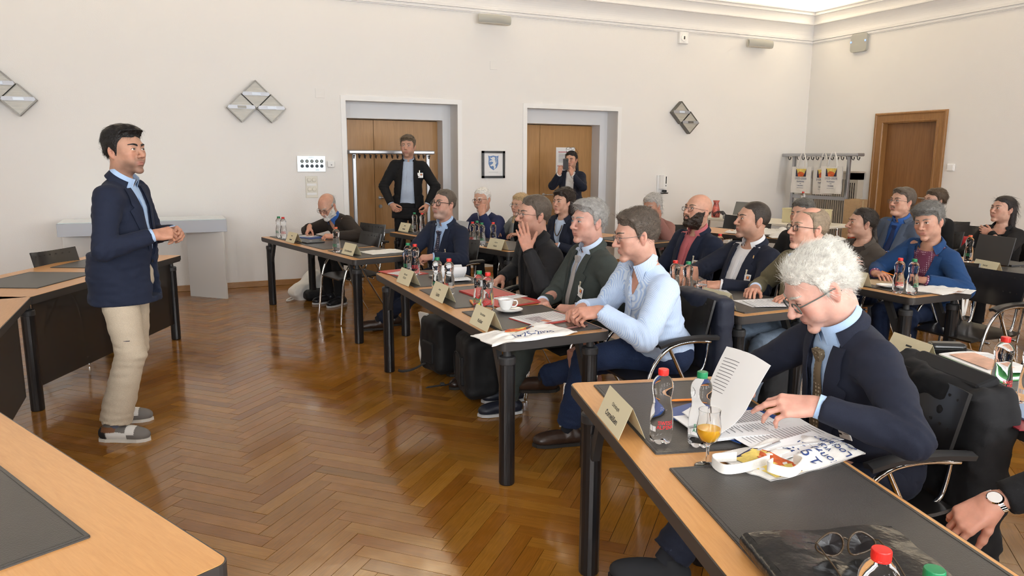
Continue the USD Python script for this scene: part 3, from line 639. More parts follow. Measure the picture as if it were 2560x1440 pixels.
def skin_tints(P, a, base):
    """Skin colour by place on the face: lips, cheeks, stubble. P in the head frame."""
    x, y, z = P.T; c = np.tile(np.array(base, float), (len(P), 1)).astype(float); red = np.array([1.06, .80, .76])
    def blend(col, w):
        nonlocal c
        c = c * (1 - w[:, None]) + np.asarray(col) * w[:, None]
    g = lambda cx, cy, cz, sx, sy, sz: np.exp(-(((x - cx) / sx) ** 2 + ((np.abs(y) - cy) / sy) ** 2 + ((z - cz) / sz) ** 2))
    blend(np.array(base) * red, np.clip(.65 * g(.085, .040, -.022, .05, .022, .022) + .45 * g(.115, 0, -.026, .02, .014, .014) + .8 * g(-.01, .085, 0, .03, .015, .04), 0, .85) * a.get('ruddy', .8))
    st = a.get('stubble', 0)
    if st:
        w = 1 / (1 + np.exp(-(x - .018 + (z + .05) * .1) / .010)) * 1 / (1 + np.exp((z + .040 + np.where(np.abs(y) > .034, .012, 0)) / .006)) * (z > -.125)
        w = w * st; blend(a.get('stubble_col', (.10, .075, .06)), w)
    lip = np.exp(-((np.abs(y) / (.0235)) ** 4)) * np.exp(-(((z + .0617) / .0115) ** 4)) * (x > .085)
    blend(np.array(a.get('lips', (.40, .16, .13))), lip * .8)
    if a.get('bald'):
        blend(np.array(base) * [1.04, .90, .86], .7 * g(.03, 0, .11, .08, .07, .06))
    return np.clip(c, 0, 1)
def build_head(a, h):
    """Skin mesh of a head in its own frame."""
    return smoothmesh(head_sdf(a).mesh(h), 1, .4)
def hair_mesh(a, h):
    st = a['hair']; S = head_sdf(dict(a, nose=.6))
    S.ops = [o for o in S.ops if o[0] == 0][:9]                                              # skull and face volume only
    T = SDF(); th, top = st.get('thick', .010), st.get('top', .018); seed = st.get('seed', 1); rough = st.get('rough', .5)
    lo, hi = np.array([-.125, -.10, -.14]), np.array([.12, .10, .16])
    def fn(P):
        d = S.at(P); x, y, z = P[..., 0], P[..., 1], P[..., 2]
        az = np.abs(np.arctan2(np.abs(y), x + .01)); up = np.clip((z - .03) / .08, 0, 1); fr = np.clip((x - .02) / .06, 0, 1)
        t = th + (top - th) * up + st.get('quiff', 0) * up * fr + st.get('back', 0) * np.clip(-x / .1, 0, 1)
        t = t + rough * .007 * (meshkit.fbm(P * st.get('freq', 38) * np.array([.6, 1.2, .8]), 3, seed) - .5) * 2
        edge = hairline(az, st) + .008 * (meshkit.noise(P * 60, seed) - .5); t = t * np.clip((z - edge) / .035, .22, 1)
        e = np.maximum(d - t, (edge - z) * .8)
        if st.get('bald') is not None:                                                        # no hair above this height, except a fringe round the back
            bz = st['bald'] + np.clip(-x, 0, .1) * st.get('bald_back', .3); e = np.maximum(e, z - bz)
        return e
    T.add(fn, lo, hi, .001)
    for c in st.get('locks', []):                                                             # (a, b, ra, rb) hanging hair
        T.cone(*c, k=.02)
    if st.get('locks'):
        def face(P):                                                                           # the face stays free
            return np.linalg.norm((P - np.array([.095, 0, -.035])) / np.array([.075, .060, .105]), axis=-1)
        T.sub(lambda P: (face(P) - 1) * .06, (.0, -.075, -.16), (.2, .075, .08), k=.01)
    return smoothmesh(T.mesh(h), 1, .4)
def hair_strands(m, a, n, rng):
    """Loose strands rooted on the hair volume."""
    st = a['hair']; v = np.asarray(m.vertices); f = m.faces; tri = v[f]; ar = np.linalg.norm(np.cross(tri[:, 1] - tri[:, 0], tri[:, 2] - tri[:, 0]), axis=1)
    N = np.cross(tri[:, 1] - tri[:, 0], tri[:, 2] - tri[:, 0]) / (ar[:, None] + 1e-12); ctr = tri.mean(1)
    ok = ((ctr - [0, 0, .0]) * N).sum(1) > 0; w = ar * ok; k = rng.choice(len(f), n, p=w / w.sum()); b = rng.dirichlet([1, 1, 1], n)
    P = (tri[k] * b[..., None]).sum(1); nn = N[k]; x, y, z = P.T
    flow = np.array(st.get('flow', (-1, 0, -.2)), float); F = np.tile(flow, (n, 1)).astype(float)
    F[:, 1] += np.sign(y) * st.get('part', .25); down = np.clip((.06 - z) / .10, 0, 1)[:, None]; F = F * (1 - down) + np.array([st.get('sideflow', -.35), 0, -1.0]) * down
    F += rng.normal(0, st.get('messy', .25), (n, 3)); F -= nn * (F * nn).sum(1, keepdims=True); F /= np.linalg.norm(F, axis=1, keepdims=True) + 1e-9
    L = st.get('length', .035) * rng.uniform(.5, 1.2, n); lift = st.get('lift', .12) * rng.uniform(.2, 1.4, n); seg = 5; pts = [P - nn * .003]
    d = F + nn * lift[:, None]; d /= np.linalg.norm(d, axis=1, keepdims=True)
    for i in range(seg - 1):
        pts.append(pts[-1] + d * (L / (seg - 1))[:, None]); d = d + np.array([0, 0, -st.get('fall', .12)]) - nn * lift[:, None] * st.get('curlin', .35) + rng.normal(0, st.get('frizz', .06), (n, 3)); d /= np.linalg.norm(d, axis=1, keepdims=True)
    return np.stack(pts, 1)
def curves(name, pts, width, material, parent):
    n, s = pts.shape[:2]; c = UsdGeom.BasisCurves.Define(stage, pathname(str(parent.GetPath()), name))
    c.CreateTypeAttr('linear'); c.CreateCurveVertexCountsAttr(Vt.IntArray.FromNumpy(np.full(n, s, np.int32)))
    c.CreatePointsAttr(Vt.Vec3fArray.FromNumpy(pts.reshape(-1, 3).astype(np.float32)))
    w = np.tile(np.linspace(1, .35, s) * width, n).astype(np.float32); c.CreateWidthsAttr(Vt.FloatArray.FromNumpy(w)); c.SetWidthsInterpolation('vertex')
    UsdShade.MaterialBindingAPI.Apply(c.GetPrim()).Bind(material); return c

# ---- hands, in their own frame: x along the fingers, y to the thumb side of a RIGHT hand held palm down, z out of the back
POSES = {'relaxed': ([(22, 28, 14), (26, 32, 16), (30, 34, 18), (34, 36, 18)], (35, -22, 18)), 'flat': ([(6, 8, 5), (5, 8, 5), (6, 9, 5), (8, 10, 6)], (42, -10, 8)),
         'fist': ([(70, 88, 45), (74, 92, 48), (76, 92, 48), (78, 90, 48)], (12, -48, 40)), 'hold': ([(40, 45, 22), (44, 48, 24), (48, 50, 26), (52, 52, 26)], (22, -45, 25)),
         'point': ([(8, 8, 5), (62, 70, 40), (68, 78, 45), (72, 80, 45)], (20, -40, 30)), 'drape': ([(20, 18, 10), (32, 24, 12), (38, 28, 14), (36, 32, 16)], (24, -34, 10)),
         'pinch': ([(30, 34, 20), (48, 44, 26), (56, 52, 30), (62, 56, 30)], (16, -42, 22)), 'cup': ([(30, 40, 22), (32, 42, 24), (36, 46, 24), (40, 48, 26)], (24, -50, 20)),
         'lace': ([(40, 62, 30), (42, 66, 32), (44, 66, 32), (48, 64, 30)], (20, -40, 25)), 'page': ([(30, 22, 12), (18, 20, 10), (24, 34, 18), (34, 40, 20)], (26, -48, 10)), 'reach': ([(16, 18, 10), (18, 20, 10), (22, 24, 12), (26, 28, 14)], (30, -30, 12))}
HANDS = {}
def hand_mesh(pose, right, h=.003, scale=1.0):
    key = (pose, h)
    if key not in HANDS:
        curl, (tspread, tdrop, tcurl) = POSES[pose]; S = SDF(); base = [(.090, .031, .002), (.095, .0105, .004), (.090, -.0105, .002), (.080, -.0300, -.002)]; tips = []
        for i, b in enumerate(base):
            S.cone((.004, b[1] * .55, -.002), b, .0165 if i < 3 else .0150, .0120, k=.014)
        S.ell((.042, -.002, -.010), (.045, .034, .013), k=.012); S.ell((.030, .024, -.012), (.030, .014, .013), k=.012)
        lens = [(.043, .025, .021), (.047, .029, .022), (.043, .027, .021), (.034, .020, .019)]; rad = [(.0098, .0088, .0080, .0068), (.0100, .0090, .0081, .0068), (.0096, .0086, .0078, .0065), (.0084, .0075, .0068, .0057)]
        for i, b in enumerate(base):
            p = np.array(b, float); ang = 0; sp = math.radians((1.5 - i) * 4.0)
            for j in range(3):
                ang += math.radians(curl[i][j]); d = np.array([math.cos(ang) * math.cos(sp), math.cos(ang) * math.sin(sp), -math.sin(ang)]); q = p + d * lens[i][j]
                S.cone(p, q, rad[i][j], rad[i][j + 1], k=.0045 if j else .006); p = q
            tips.append((p, d))
        a0, dr = math.radians(tspread), math.radians(tdrop); p = np.array([.022, .024, -.008]); d = np.array([math.cos(a0) * math.cos(dr), math.sin(a0) * math.cos(dr), math.sin(dr)])
        for j, (L, r0, r1) in enumerate(((.044, .0150, .0115), (.033, .0112, .0100), (.027, .0100, .0078))):
            if j:
                c = math.radians(tcurl); d = unit(d + np.array([math.cos(a0) * .6, -math.sin(a0) * .9, -.15]) * math.sin(c))
            q = p + d * L; S.cone(p, q, r0, r1, k=.008); p = q
        S.cone((-.016, 0, 0), (.006, 0, -.002), .0245, .0260, k=.016)
        HANDS[key] = smoothmesh(S.mesh(h), 1, .4)
    m = HANDS[key]; v = np.array(m.vertices) * scale; f = m.faces
    if not right: v = v * [1, -1, 1]; f = f[:, ::-1]
    return trimesh.Trimesh(v, f, process=False)

def ik(a, c, l1, l2, pole):
    """Middle joint of a two-bone limb from a to c; pole: the side it bends to. Returns (joint, end)."""
    a, c = np.asarray(a, float), np.asarray(c, float); d = c - a; L = np.linalg.norm(d); n = d / (L + 1e-9)
    if L > (l1 + l2) * .995: c = a + n * (l1 + l2) * .995; L = (l1 + l2) * .995
    x = (l1 * l1 - l2 * l2 + L * L) / (2 * L); y = math.sqrt(max(0, l1 * l1 - x * x)); p = np.asarray(pole, float); p = unit(p - n * (p @ n))
    return a + n * x + p * y, c
def euler(yaw, pitch, roll):
    """Head axes as columns (forward, left, up): yaw about z, pitch up positive, roll towards its right shoulder positive (degrees)."""
    return rotz(yaw) @ roty(-pitch) @ rotx(roll)
M_skin = attr_mat('skin', rough=.5, bump=.08, bscale=420, sub=.25, spec=.35, var=.10, vscale=28)
M_eyew = mat('eye_white', (.62, .60, .57), .15)
M_lens = pane('spectacle_lens')
M_card = mat('badge_card', (.80, .79, .76), .3); M_ink = mat('black_ink', (.02, .02, .022), .6); M_pic1 = mat('print_orange', (.72, .20, .04), .5); M_pic2 = mat('print_navy', (.03, .05, .16), .5); M_pic3 = mat('print_yellow', (.85, .58, .15), .5)
M_clear = mat('clear_plastic', (.75, .75, .72), .2)
def hairmat(c, name):
    return mat('hair_' + name, c, .42, spec=.4, var=.35, vscale=55, stretch=(1, 1, 1), bump=.5, bscale=160)

def torso(S, J, off, k=.05, belly=.0, bust=0.0, w=1.0, hips=True, d=1.0):
    """Trunk volumes in the person's own spine frame."""
    hip, up, F, Lf, tl, c7 = J['hip'], J['up'], J['Fc'], J['Lc'], J['tl'], J['c7']; R = np.stack([F, Lf, up]); Rh = np.stack([J['F'], J['L'], unit(np.cross(J['F'], J['L']))])
    if hips: S.ell(hip + up * .03 - J['F'] * .01, ((.128 + belly * .25) * d + off, .172 * w + off, .135 + off), R, k)
    S.ell(hip + up * tl * .36 + F * (belly * .55), ((.112 + belly * .6) * d + off, (.150 + belly * .5) * w + off, .165 + off), R, k)
    S.ell(hip + up * tl * .66 + F * .004, (.122 * d + off, .172 * w + off, .165 + off), R, k)
    for s, sh in ((1, J['sL']), (-1, J['sR'])):
        S.ball(sh - Lf * s * .010 - up * .006, .055 * w + off * .7, k)
        S.cone(c7 - up * .050 + Lf * s * .03, sh - Lf * s * .02 + up * .000, .068 + off * .6, .052 * w + off * .7, k)
        if bust: S.ell(hip + up * tl * .62 + F * (.095) + Lf * s * .075, (.050 * bust + off, .062 + off, .060 + off), R, .04)
    S.cone(c7 - up * .05, c7 + up * .005 + F * .012, .066 + off * .5, .052 + off * .5, .03)
    return S
def march(S, o, d, n=26):
    """Points where rays from o along d first meet S = 0."""
    P = np.array(o, float)
    for _ in range(n): P = P + d * np.clip(S.at(P), -.02, .2)[..., None] * .8
    return P
def folds(J, amp=.0035, freq=11.0, seed=0, joints=(), squash=(1, 1, 2.2)):
    sq = np.array(squash)
    def f(P, F):
        n = meshkit.fbm(P * freq * sq, 2, seed) - .5
        F = F + amp * 2 * (1 - np.abs(n) * 3.2)
        for c, ax, a, sig, wl in joints:
            q = P - c; s = q @ ax; r = np.linalg.norm(q, axis=-1); w = np.exp(-(r / sig) ** 2)
            F = F + a * w * np.sin(2 * np.pi * s / wl + 5 * (meshkit.noise(P * 14, seed + 3)))
        return F
    return f
def collar_mesh(J, r=.067, hgt=.040, gap=14, leaf=.05, point=.06, drop=.36, flare=.012, thick=.003, rise=0.0, stand=False):
    """Shirt collar round the neck: stand plus folded leaf with two points at the front."""
    nd = unit(J['neck'] - J['c7']); ax = unit(nd + J['Fc'] * drop); x = unit(J['Fc'] - ax * (J['Fc'] @ ax)); y = np.cross(ax, x)
    c = J['c7'] + nd * (.022 + rise) + J['Fc'] * .012; th = np.radians(np.linspace(gap, 360 - gap, 49)); rows = []
    front = np.exp(-((np.degrees(np.minimum(th, 2 * np.pi - th)) - gap - 4) / 24) ** 2)
    prof = [(0, -.016), (.001, hgt * .6), (.002, hgt)] + ([] if stand else [(.006, hgt + .002), (.009, hgt * .6), (flare, hgt - leaf * .75)])
    for i, (dr, z) in enumerate(prof):
        zz = np.full(len(th), z); rr = np.full(len(th), r + dr)
        if i == 5: zz = zz - point * front; rr = rr + .020 * front
        if i == 4: zz = zz - point * .3 * front; rr = rr + .006 * front
        rows.append(c + (rr * np.cos(th))[:, None] * x * .98 + (rr * np.sin(th))[:, None] * y * 1.02 + zz[:, None] * ax)
    return sheet(np.array(rows), thick)
def arm_sdf(S, J, side, off, k=.022, cuff=1.0, cut=True):
    sh, el, wr = J['s' + side], J['e' + side], J['w' + side]; n = unit(wr - el); end = el + n * np.linalg.norm(wr - el) * cuff; q = J['s']
    S.cone(sh, el, (.056 + off) * q, (.043 + off) * q, k); S.cone(el, end, (.043 + off) * q, (.030 + off * .9) * q, .012, flat=(False, cut))
def leg_sdf(S, J, side, off, k=.03, end=.93, flare=0.0):
    h, kn, an = J['h' + side], J['k' + side], J['a' + side]; q = J['s']; S.cone(h, kn, (.080 + off) * q, (.054 + off) * q, k)
    n = an - kn; S.cone(kn, kn + n * end, (.054 + off) * q, (.040 + off + flare) * q, .02, flat=(False, True)); S.ell(kn + n * .3 - J['toe' + side] * .022, (.045 * q, .045 * q, .10 * q), np.stack([J['toe' + side], np.cross(unit(n), J['toe' + side]), unit(n)]), .03)
def shoe_mesh(an, toe, down, length=.27, h=.005, kind='lace', right=True):
    """Shoe in the frame of the foot: an ankle, toe direction, down direction; sole at .085 below the ankle."""
    S = SDF(); L = length
    S.ell((.055, 0, -.045), (.135 * L / .27, .044, .044), k=.02); S.ell((.135 * L / .27, .002, -.056), (.060, .043, .030), k=.02); S.ell((-.045, 0, -.045), (.045, .035, .045), k=.02)
    S.cone((-.018, 0, -.03), (-.012, 0, .022 if kind != 'low' else .0), .045, .038, k=.02, flat=(False, True)); S.cut(lambda P: -(P[..., 2] + .078))
    up = S.mesh(h); fl = np.array([(x, y) for x, y in [(-.088, .0), (-.078, .026), (-.04, .036), (.02, .037), (.08, .046), (.14, .046), (.178, .030), (.196, .0), (.178, -.028), (.14, -.042), (.08, -.040), (.02, -.036), (-.04, -.036), (-.078, -.026)]]) * [L / .27, 1.02]
    sole = prism(Polygon(fl).buffer(.004, quad_segs=4), -.094 if kind == 'sneaker' else -.088, -.070)
    lace = [tube(smoothpath([(x, -.020, -.012 - x * .22), (x + .006, 0, -.004 - x * .20), (x, .020, -.012 - x * .22)], 8), .0024, 5) for x in (.035, .052, .069, .086)]
    z = -unit(down); x = unit(np.asarray(toe) - z * (np.asarray(toe) @ z)); R = np.stack([x, np.cross(z, x), z], 1)
    return [xf(m, R, an) for m in (up, sole, cat(lace))]

PEOPLE = {}
def person(name_label, head, hip, yaw, look=(0, 0, 0), s=1.0, arms=None, legs=None, face=None, top=None, trousers=None, shoes=None, near=False, group=None, twist=0, extras=None, belly=.03, female=False, seat=True, skin=(.52, .30, .215), sh_up=0.0, neckmix=.5):
    """Builds one person. head: centre between the ears; hip: middle of the hip joints; yaw: the way the body faces; look: head yaw (absolute), pitch, roll."""
    face = dict(face or {}); top = dict(top or {}); J = {'s': s}
    F = rotz(yaw) @ V3(1, 0, 0); Lf = rotz(yaw) @ V3(0, 1, 0); Rh = euler(*look); hc = V3(*head); hip = V3(*hip)
    v = V3(-.050, 0, -.170) * s; Rb = np.stack([F, Lf, V3(0, 0, 1)], 1)
    c7 = hc + neckmix * (Rh @ v) + (1 - neckmix) * (Rb @ v); up = unit(c7 - hip); Ft = rotz(yaw + twist) @ V3(1, 0, 0); Fc = unit(Ft - up * (Ft @ up)); Lc = np.cross(up, Fc)
    face['neck_to'] = tuple(Rh.T @ (c7 - hc) / (s * 1.045))
    w = (.90 if female else 1.0) * face.get('broad', 1.0)
    J.update(hip=hip, up=up, F=F, L=Lf, Fc=Fc, Lc=Lc, c7=c7, tl=np.linalg.norm(c7 - hip), neck=hc + Rh @ V3(-.028, 0, -.085))
    shw = .168 * s * w; HSC = s * 1.045
    J['sL'], J['sR'] = c7 - up * (.070 - sh_up) * s + Lc * shw + Fc * .012, c7 - up * (.070 - sh_up) * s - Lc * shw + Fc * .012
    W = lambda p: V3(hip[0], hip[1], 0) + F * p[0] + Lf * p[1] + V3(0, 0, p[2]); D = lambda d: F * d[0] + Lf * d[1] + V3(0, 0, d[2])
    for side, sg in (('L', 1), ('R', -1)):
        a = dict(arms[side]) if arms and side in arms else dict(at=(.28, sg * .16, hip[2] + .12), dir=(1, -sg * .3, -.1), up=(0, sg * .2, 1), pose='relaxed')
        wr = W(a['at']) if 'at' in a else V3(*a['world']); pole = D(a.get('pole', (-.5, sg * .6, -.8)))
        J['e' + side], J['w' + side] = ik(J['s' + side], wr, .295 * s, .262 * s, pole)
        x = unit(D(a['dir'])) if 'dir' in a else unit(V3(*a['wdir'])); z = D(a['up']) if 'up' in a else V3(*a['wup']); z = unit(z - x * (z @ x)); J['hand' + side] = (np.stack([x, np.cross(z, x), z], 1), a.get('pose', 'relaxed'))
        J['h' + side] = hip + Lf * sg * .088 * s
        l = dict(legs[side]) if legs and side in legs else (dict(at=(.40, sg * .10, .09)) if seat else dict(at=(.03, sg * .09, .09)))
        an = W(l['at']) if 'at' in l else V3(*l['world']); J['k' + side], J['a' + side] = ik(J['h' + side], an, .440 * s, .425 * s, D(l.get('pole', (1, sg * .08, .6) if seat else (1, sg * .1, 0))))
        toe = unit(D(l.get('toe', (1, sg * .2, 0)))); J['toe' + side] = toe; J['down' + side] = D(l.get('down', (0, 0, -1)))
    p = UsdGeom.Xform.Define(stage, pathname('/World', 'person')); base = V3(hip[0], hip[1], 0)
    p.AddTranslateOp().Set(Gf.Vec3d(*map(float, base))); tag(p, name_label, 'person', group); PEOPLE[name_label] = (p, J)
    put = lambda n, m, ma, sm=50, label=None: obj(n, xf(m, None, -base), ma, p, sm, label=label)
    hh, hb, hd = (.0030, .0095, .0028) if near else (.0044, .0125, .0045)
    # --- body: head, neck, trunk, limbs and hands as one surface
    Hm = xf(build_head(face, hh), Rh * HSC, hc); B = SDF(); torso(B, J, -.004, belly=belly, w=w, bust=.8 if female else 0)
    B.cone(c7, J['neck'], .056 * s * face.get('neck', 1), .054 * s * face.get('neck', 1), .03)
    for side in 'LR': arm_sdf(B, J, side, -.004, cut=False); leg_sdf(B, J, side, -.006, end=1.0)
    Bm = B.mesh(.016 if not face.get('open') else .009)
    parts = [Hm, Bm]
    for side in 'LR':
        R, pose = J['hand' + side]
        parts.append(xf(hand_mesh(pose, side == 'R', hd, s * (.90 if female else 1.0)), R, J['w' + side]))
    try:
        mf = [Manifold(manifold3d.Mesh(np.asarray(m.vertices, np.float32), np.asarray(m.faces, np.uint32))) for m in parts]
        assert all(m.status() == manifold3d.Error.NoError for m in mf)
        body = tm(Manifold.batch_boolean(mf, manifold3d.OpType.Add))
    except Exception:
        body = cat(parts)
    vv = np.asarray(body.vertices); q = (vv - hc) @ Rh / HSC; tint = np.tile(np.array(skin) * [1.02, .93, .90], (len(vv), 1)); nearhead = np.linalg.norm(q, axis=1) < .19
    tint[nearhead] = skin_tints(q[nearhead], face, skin)
    me = obj('body', xf(body, None, -base), M_skin, p, True)
    UsdGeom.PrimvarsAPI(me).CreatePrimvar('tint', Sdf.ValueTypeNames.Color3fArray, 'vertex').Set(Vt.Vec3fArray.FromNumpy(tint.astype(np.float32)))
    # --- eyes and brows
    HS = head_sdf(face); W2 = lambda m: xf(m, Rh * HSC, hc); op = face.get('eye', 1.0); gz = face.get('gaze', (0, 0))
    def onface(y, z, e):
        o = np.stack([np.full(np.shape(y), .16), y, z], -1); P = march(HS, o, V3(-1, 0, 0)); P[..., 0] += e; return P
    hc_, hn = face.get('hair', {}).get('colour', ((.05, .035, .025), 'dark')); MH = hairmat(hc_, hn); MB = hairmat(*face['brow']) if 'brow' in face else MH
    whites, irises, lids, brows = [], [], [], []
    for sg in (-1, 1):
        u, t = np.meshgrid(np.linspace(-1, 1, 9), np.linspace(-1, 1, 5), indexing='ij')
        z = .0098 + (t * .5 + .5) * .0056 * op * np.sqrt(np.clip(1 - u ** 2, 0, 1)) + (t * .5 - .5) * .0034 * op * np.sqrt(np.clip(1 - u ** 2, 0, 1)) - np.abs(u) * .0004; y = sg * .0320 + u * .0138
        g = onface(y, z, .0007); whites.append(sheet(g if sg > 0 else g, .0008))
        th = np.linspace(0, 2 * np.pi, 13); rr = np.linspace(.0001, .0056, 3)[:, None]; iy, iz = sg * .032 + gz[0] * .006 + rr * np.cos(th), np.clip(.0107 + gz[1] * .003 + rr * np.sin(th), .0098 - .0032 * op, .0098 + .0052 * op)
        irises.append(sheet(onface(iy, iz, .0013), .0006))
        uu = np.linspace(-1.05, 1.05, 9); zu = .0100 + .0058 * op * np.sqrt(np.clip(1 - (uu / 1.05) ** 2, 0, 1)) - np.abs(uu) * .0006
        lids.append(tube(onface(sg * .032 + uu * .0142, zu, .0010), .0011 if not female else .0015, 5))
        ub = np.linspace(0, 1, 9); yb, zb = sg * (.0125 + .040 * ub), .0285 + .0075 * np.sin(ub * 2.2 + .25) + face.get('browup', 0) * .006
        hw = .0042 * (1 - .65 * ub ** 2) * (.65 if female else 1) * face.get('browthick', 1); G = np.stack([onface(yb, zb - hw, .0005), onface(yb, zb, .0030), onface(yb, zb + hw, .0005)], 0); brows.append(sheet(G, .0014))
    put('eyes', W2(cat(whites)), M_eyew, True); put('irises', W2(cat(irises)), mat('iris_' + face.get('iris', 'brown'), {'brown': (.035, .018, .010), 'blue': (.06, .10, .14)}[face.get('iris', 'brown')], .1), True)
    put('eyelids', W2(cat(lids)), mat('lash', (.045, .025, .02), .6), True); put('eyebrows', W2(cat(brows)), MB, True)
    # --- hair and beard
    rng = np.random.default_rng(len(name_label) * 17 + int(abs(head[0]) * 1000))
    if 'hair' in face:
        hm = hair_mesh(face, .0032 if near else .005); hp = put('hair', W2(hm), MH, True); st = face['hair']
        n = st.get('strands', 2600 if near else 900)
        if n:
            sp = hair_strands(hm, face, n, rng); curves('strands', (sp.reshape(-1, 3) @ (Rh * HSC).T + hc - base).reshape(sp.shape), st.get('width', .0011 if near else .0016), hairmat(*st.get('strand_colour', (tuple(min(1, c * 1.25) for c in hc_), hn + '_light'))), hp)
    if 'beard' in face:
        bd = face['beard']; S0 = head_sdf(face); T = SDF()
        def fn(P):
            x, y, z = P[..., 0], P[..., 1], P[..., 2]; d = S0.at(P); lo = bd.get('long', .010); ay = np.abs(y)
            t = lo * np.clip((-.045 - z) / .05, .25, 1.3) + .004 * (meshkit.fbm(P * 70, 2, 5) - .5) * 2
            edge = np.interp(ay, [0, .018, .030, .045, .07, .09], [-.042, -.043, -.062, -.048, -.012, .02]) if bd.get('full', True) else np.interp(ay, [0, .022, .030, .05], [-.043, -.046, -.070, -.2])
            m = np.maximum(z - edge, -.0585 - z if not bd.get('full', True) else -1.0); m = np.maximum(m, np.interp(x, [-.02, .0, .03], [.02, .004, -.02])); lipm = .009 - np.sqrt((ay * .42) ** 2 + (z + .0617) ** 2)
            return np.maximum(np.maximum(d - t, m), np.maximum(lipm, -.128 - lo - z))
        T.add(fn, (-.03, -.09, -.15), (.13, .09, .0), .001); bm = smoothmesh(T.mesh(.003 if near else .0042), 1, .4)
        put('beard', W2(bm), hairmat(*bd['colour']), True)
    if 'glasses' in face:
        g = face['glasses']; MG = mat('frame_' + g[1], g[0], .3, .6 if g[2] else 0.0); fr, ln = [], []; hw, hz, r, dz = g[3] if len(g) > 3 else (.0245, .0165, .0014, .004)
        for sg in (-1, 1):
            a = np.linspace(0, 2 * np.pi, 28, endpoint=False); e = 2.0 / 3.2; py = np.sign(np.cos(a)) * np.abs(np.cos(a)) ** e * hw; pz = np.sign(np.sin(a)) * np.abs(np.sin(a)) ** e * hz
            P = np.stack([.1045 - .10 * np.abs(sg * .033 + py) ** 1.0 * .14 - np.abs(pz) * .05, sg * .0335 + py, dz + pz], 1); fr.append(tube(P, r, 6, closed=True)); c = P.mean(0)
            ln.append(trimesh.Trimesh(np.vstack([c + V3(.0015, 0, 0), c + (P - c) * .55 + V3(.0011, 0, 0), c + (P - c) * .97]), np.array([(0, 1 + i, 1 + (i + 1) % 28) for i in range(28)] + [q_ for i in range(28) for q_ in ((1 + i, 29 + i, 29 + (i + 1) % 28), (1 + i, 29 + (i + 1) % 28, 1 + (i + 1) % 28))]), process=False))
            fr.append(tube(smoothpath([(.0985, sg * .058, dz + .008), (.085, sg * .069, dz + .009), (.03, sg * .0785, dz + .006), (-.012, sg * .0850, dz + .006), (-.026, sg * .083, dz - .012)], 16), r * .9, 6))
        fr.append(tube(smoothpath([(.1035, -.010, dz + .004), (.1095, 0, dz + .008), (.1035, .010, dz + .004)], 8), r, 6))
        ga = p
        shift = V3(*g[4]) if len(g) > 4 else V3(0, 0, 0); Rg = roty(g[5]) if len(g) > 5 else np.eye(3)
        gp = put('glasses', W2(xf(cat(fr), Rg, shift)), MG, True); obj('lens', xf(W2(xf(cat(ln), Rg, shift)), None, -base), M_lens, gp, True)
    # --- clothes
    jk = top.get('jacket'); inner_m = top.get('shirt'); ST = SDF(); off = top.get('off', .020 if jk else .012)
    el = [(J['e' + x], unit(J['w' + x] - J['s' + x]), .0045, .085, .034) for x in 'LR'] + [(J['s' + x] * .5 + J['hip'] * .5, J['up'], .0025, .12, .05) for x in 'LR'] + [(J['s' + x] - J['up'] * .06, unit(J['e' + x] - J['s' + x]), .003, .07, .04) for x in 'LR']
    chestpt = lambda u, v_: c7 + Lc[None] * np.atleast_1d(u)[..., None] + up[None] * np.atleast_1d(v_)[..., None]
    uv_of = lambda P: ((P - c7) @ Lc, (P - c7) @ up, (P - c7) @ Fc)
    def opening(pts, under, depth=.006):
        vs, ws = np.array([q[0] for q in pts]), np.array([q[1] for q in pts]); o = np.argsort(vs); vs, ws = vs[o], ws[o]
        def fn(P):
            u, v_, w_ = uv_of(P); hw = np.interp(v_, vs, ws); return np.maximum.reduce([np.abs(u) - hw, -(w_ + .02), vs[0] - v_, -(under.at(P) + depth)])
        return fn, vs, ws
    nd_ = unit(J['neck'] - c7); nax = unit(nd_ + Fc * .36); nc = c7 + nd_ * .022 + Fc * .012; neckcut = lambda e: (lambda P: np.where(np.linalg.norm(P - nc, axis=-1) < .16, (P - nc) @ nax - e, -1.0))
    hem = top.get('hem', .10 if jk else .02)
    if jk:
        U = SDF(); torso(U, J, .006, belly=belly, w=w, bust=.8 if female else 0); U.cut(neckcut(top.get('neckline', .002)))
        if inner_m is not None:
            Um = U.mesh(.009 if near else .012, folds(J, .0012, 12, 4)); put('shirt', Um, inner_m, True)
    torso(ST, J, off, belly=belly, w=w, bust=.85 if female else 0)
    G = SDF(); G.ops = list(ST.ops)
    if not seat and hem > .05:
        def skirt(P):
            q = P - hip; a_, b_ = .142 + off + belly * .3 + np.clip(.06 - q[..., 2], 0, .4) * .10, .182 * w + off + np.clip(.06 - q[..., 2], 0, .4) * .08
            return np.maximum((np.sqrt((((q @ F) - .004) / a_) ** 2 + ((q @ Lf) / b_) ** 2) - 1) * .12, np.abs(q[..., 2] + .10) - .24)
        G.add(skirt, hip - V3(.26, .26, .36), hip + V3(.26, .26, .16), .05)
    for x in 'LR': arm_sdf(G, J, x, (.020 if jk else .014) + top.get('loose', 0), cuff=top.get('cuff', .95 if jk else .97))
    G.cut(neckcut(.0 if jk else top.get('neckline', .004))); G.cut(lambda P: np.where(np.linalg.norm(P - hip, axis=-1) < .40, -((P - hip) @ (V3(0, 0, 1) if not seat else up) + hem), -1.0)); ops = top.get('opening')
    if ops:
        under = U if jk else B
        if not jk:
            under = SDF(); torso(under, J, -.003, belly=belly, w=w, bust=.8 if female else 0)
        fn, vs, ws = opening(ops, under); lo, hi = np.minimum.reduce([c7 - .55, hip - .3]), np.maximum.reduce([c7 + .35, hip + .4]); G.cut(lambda P: -fn(P))
    Gm = G.mesh(hb if near else .0125, folds(J, top.get('wrinkle', .0022), top.get('wfreq', 9), len(name_label), el))
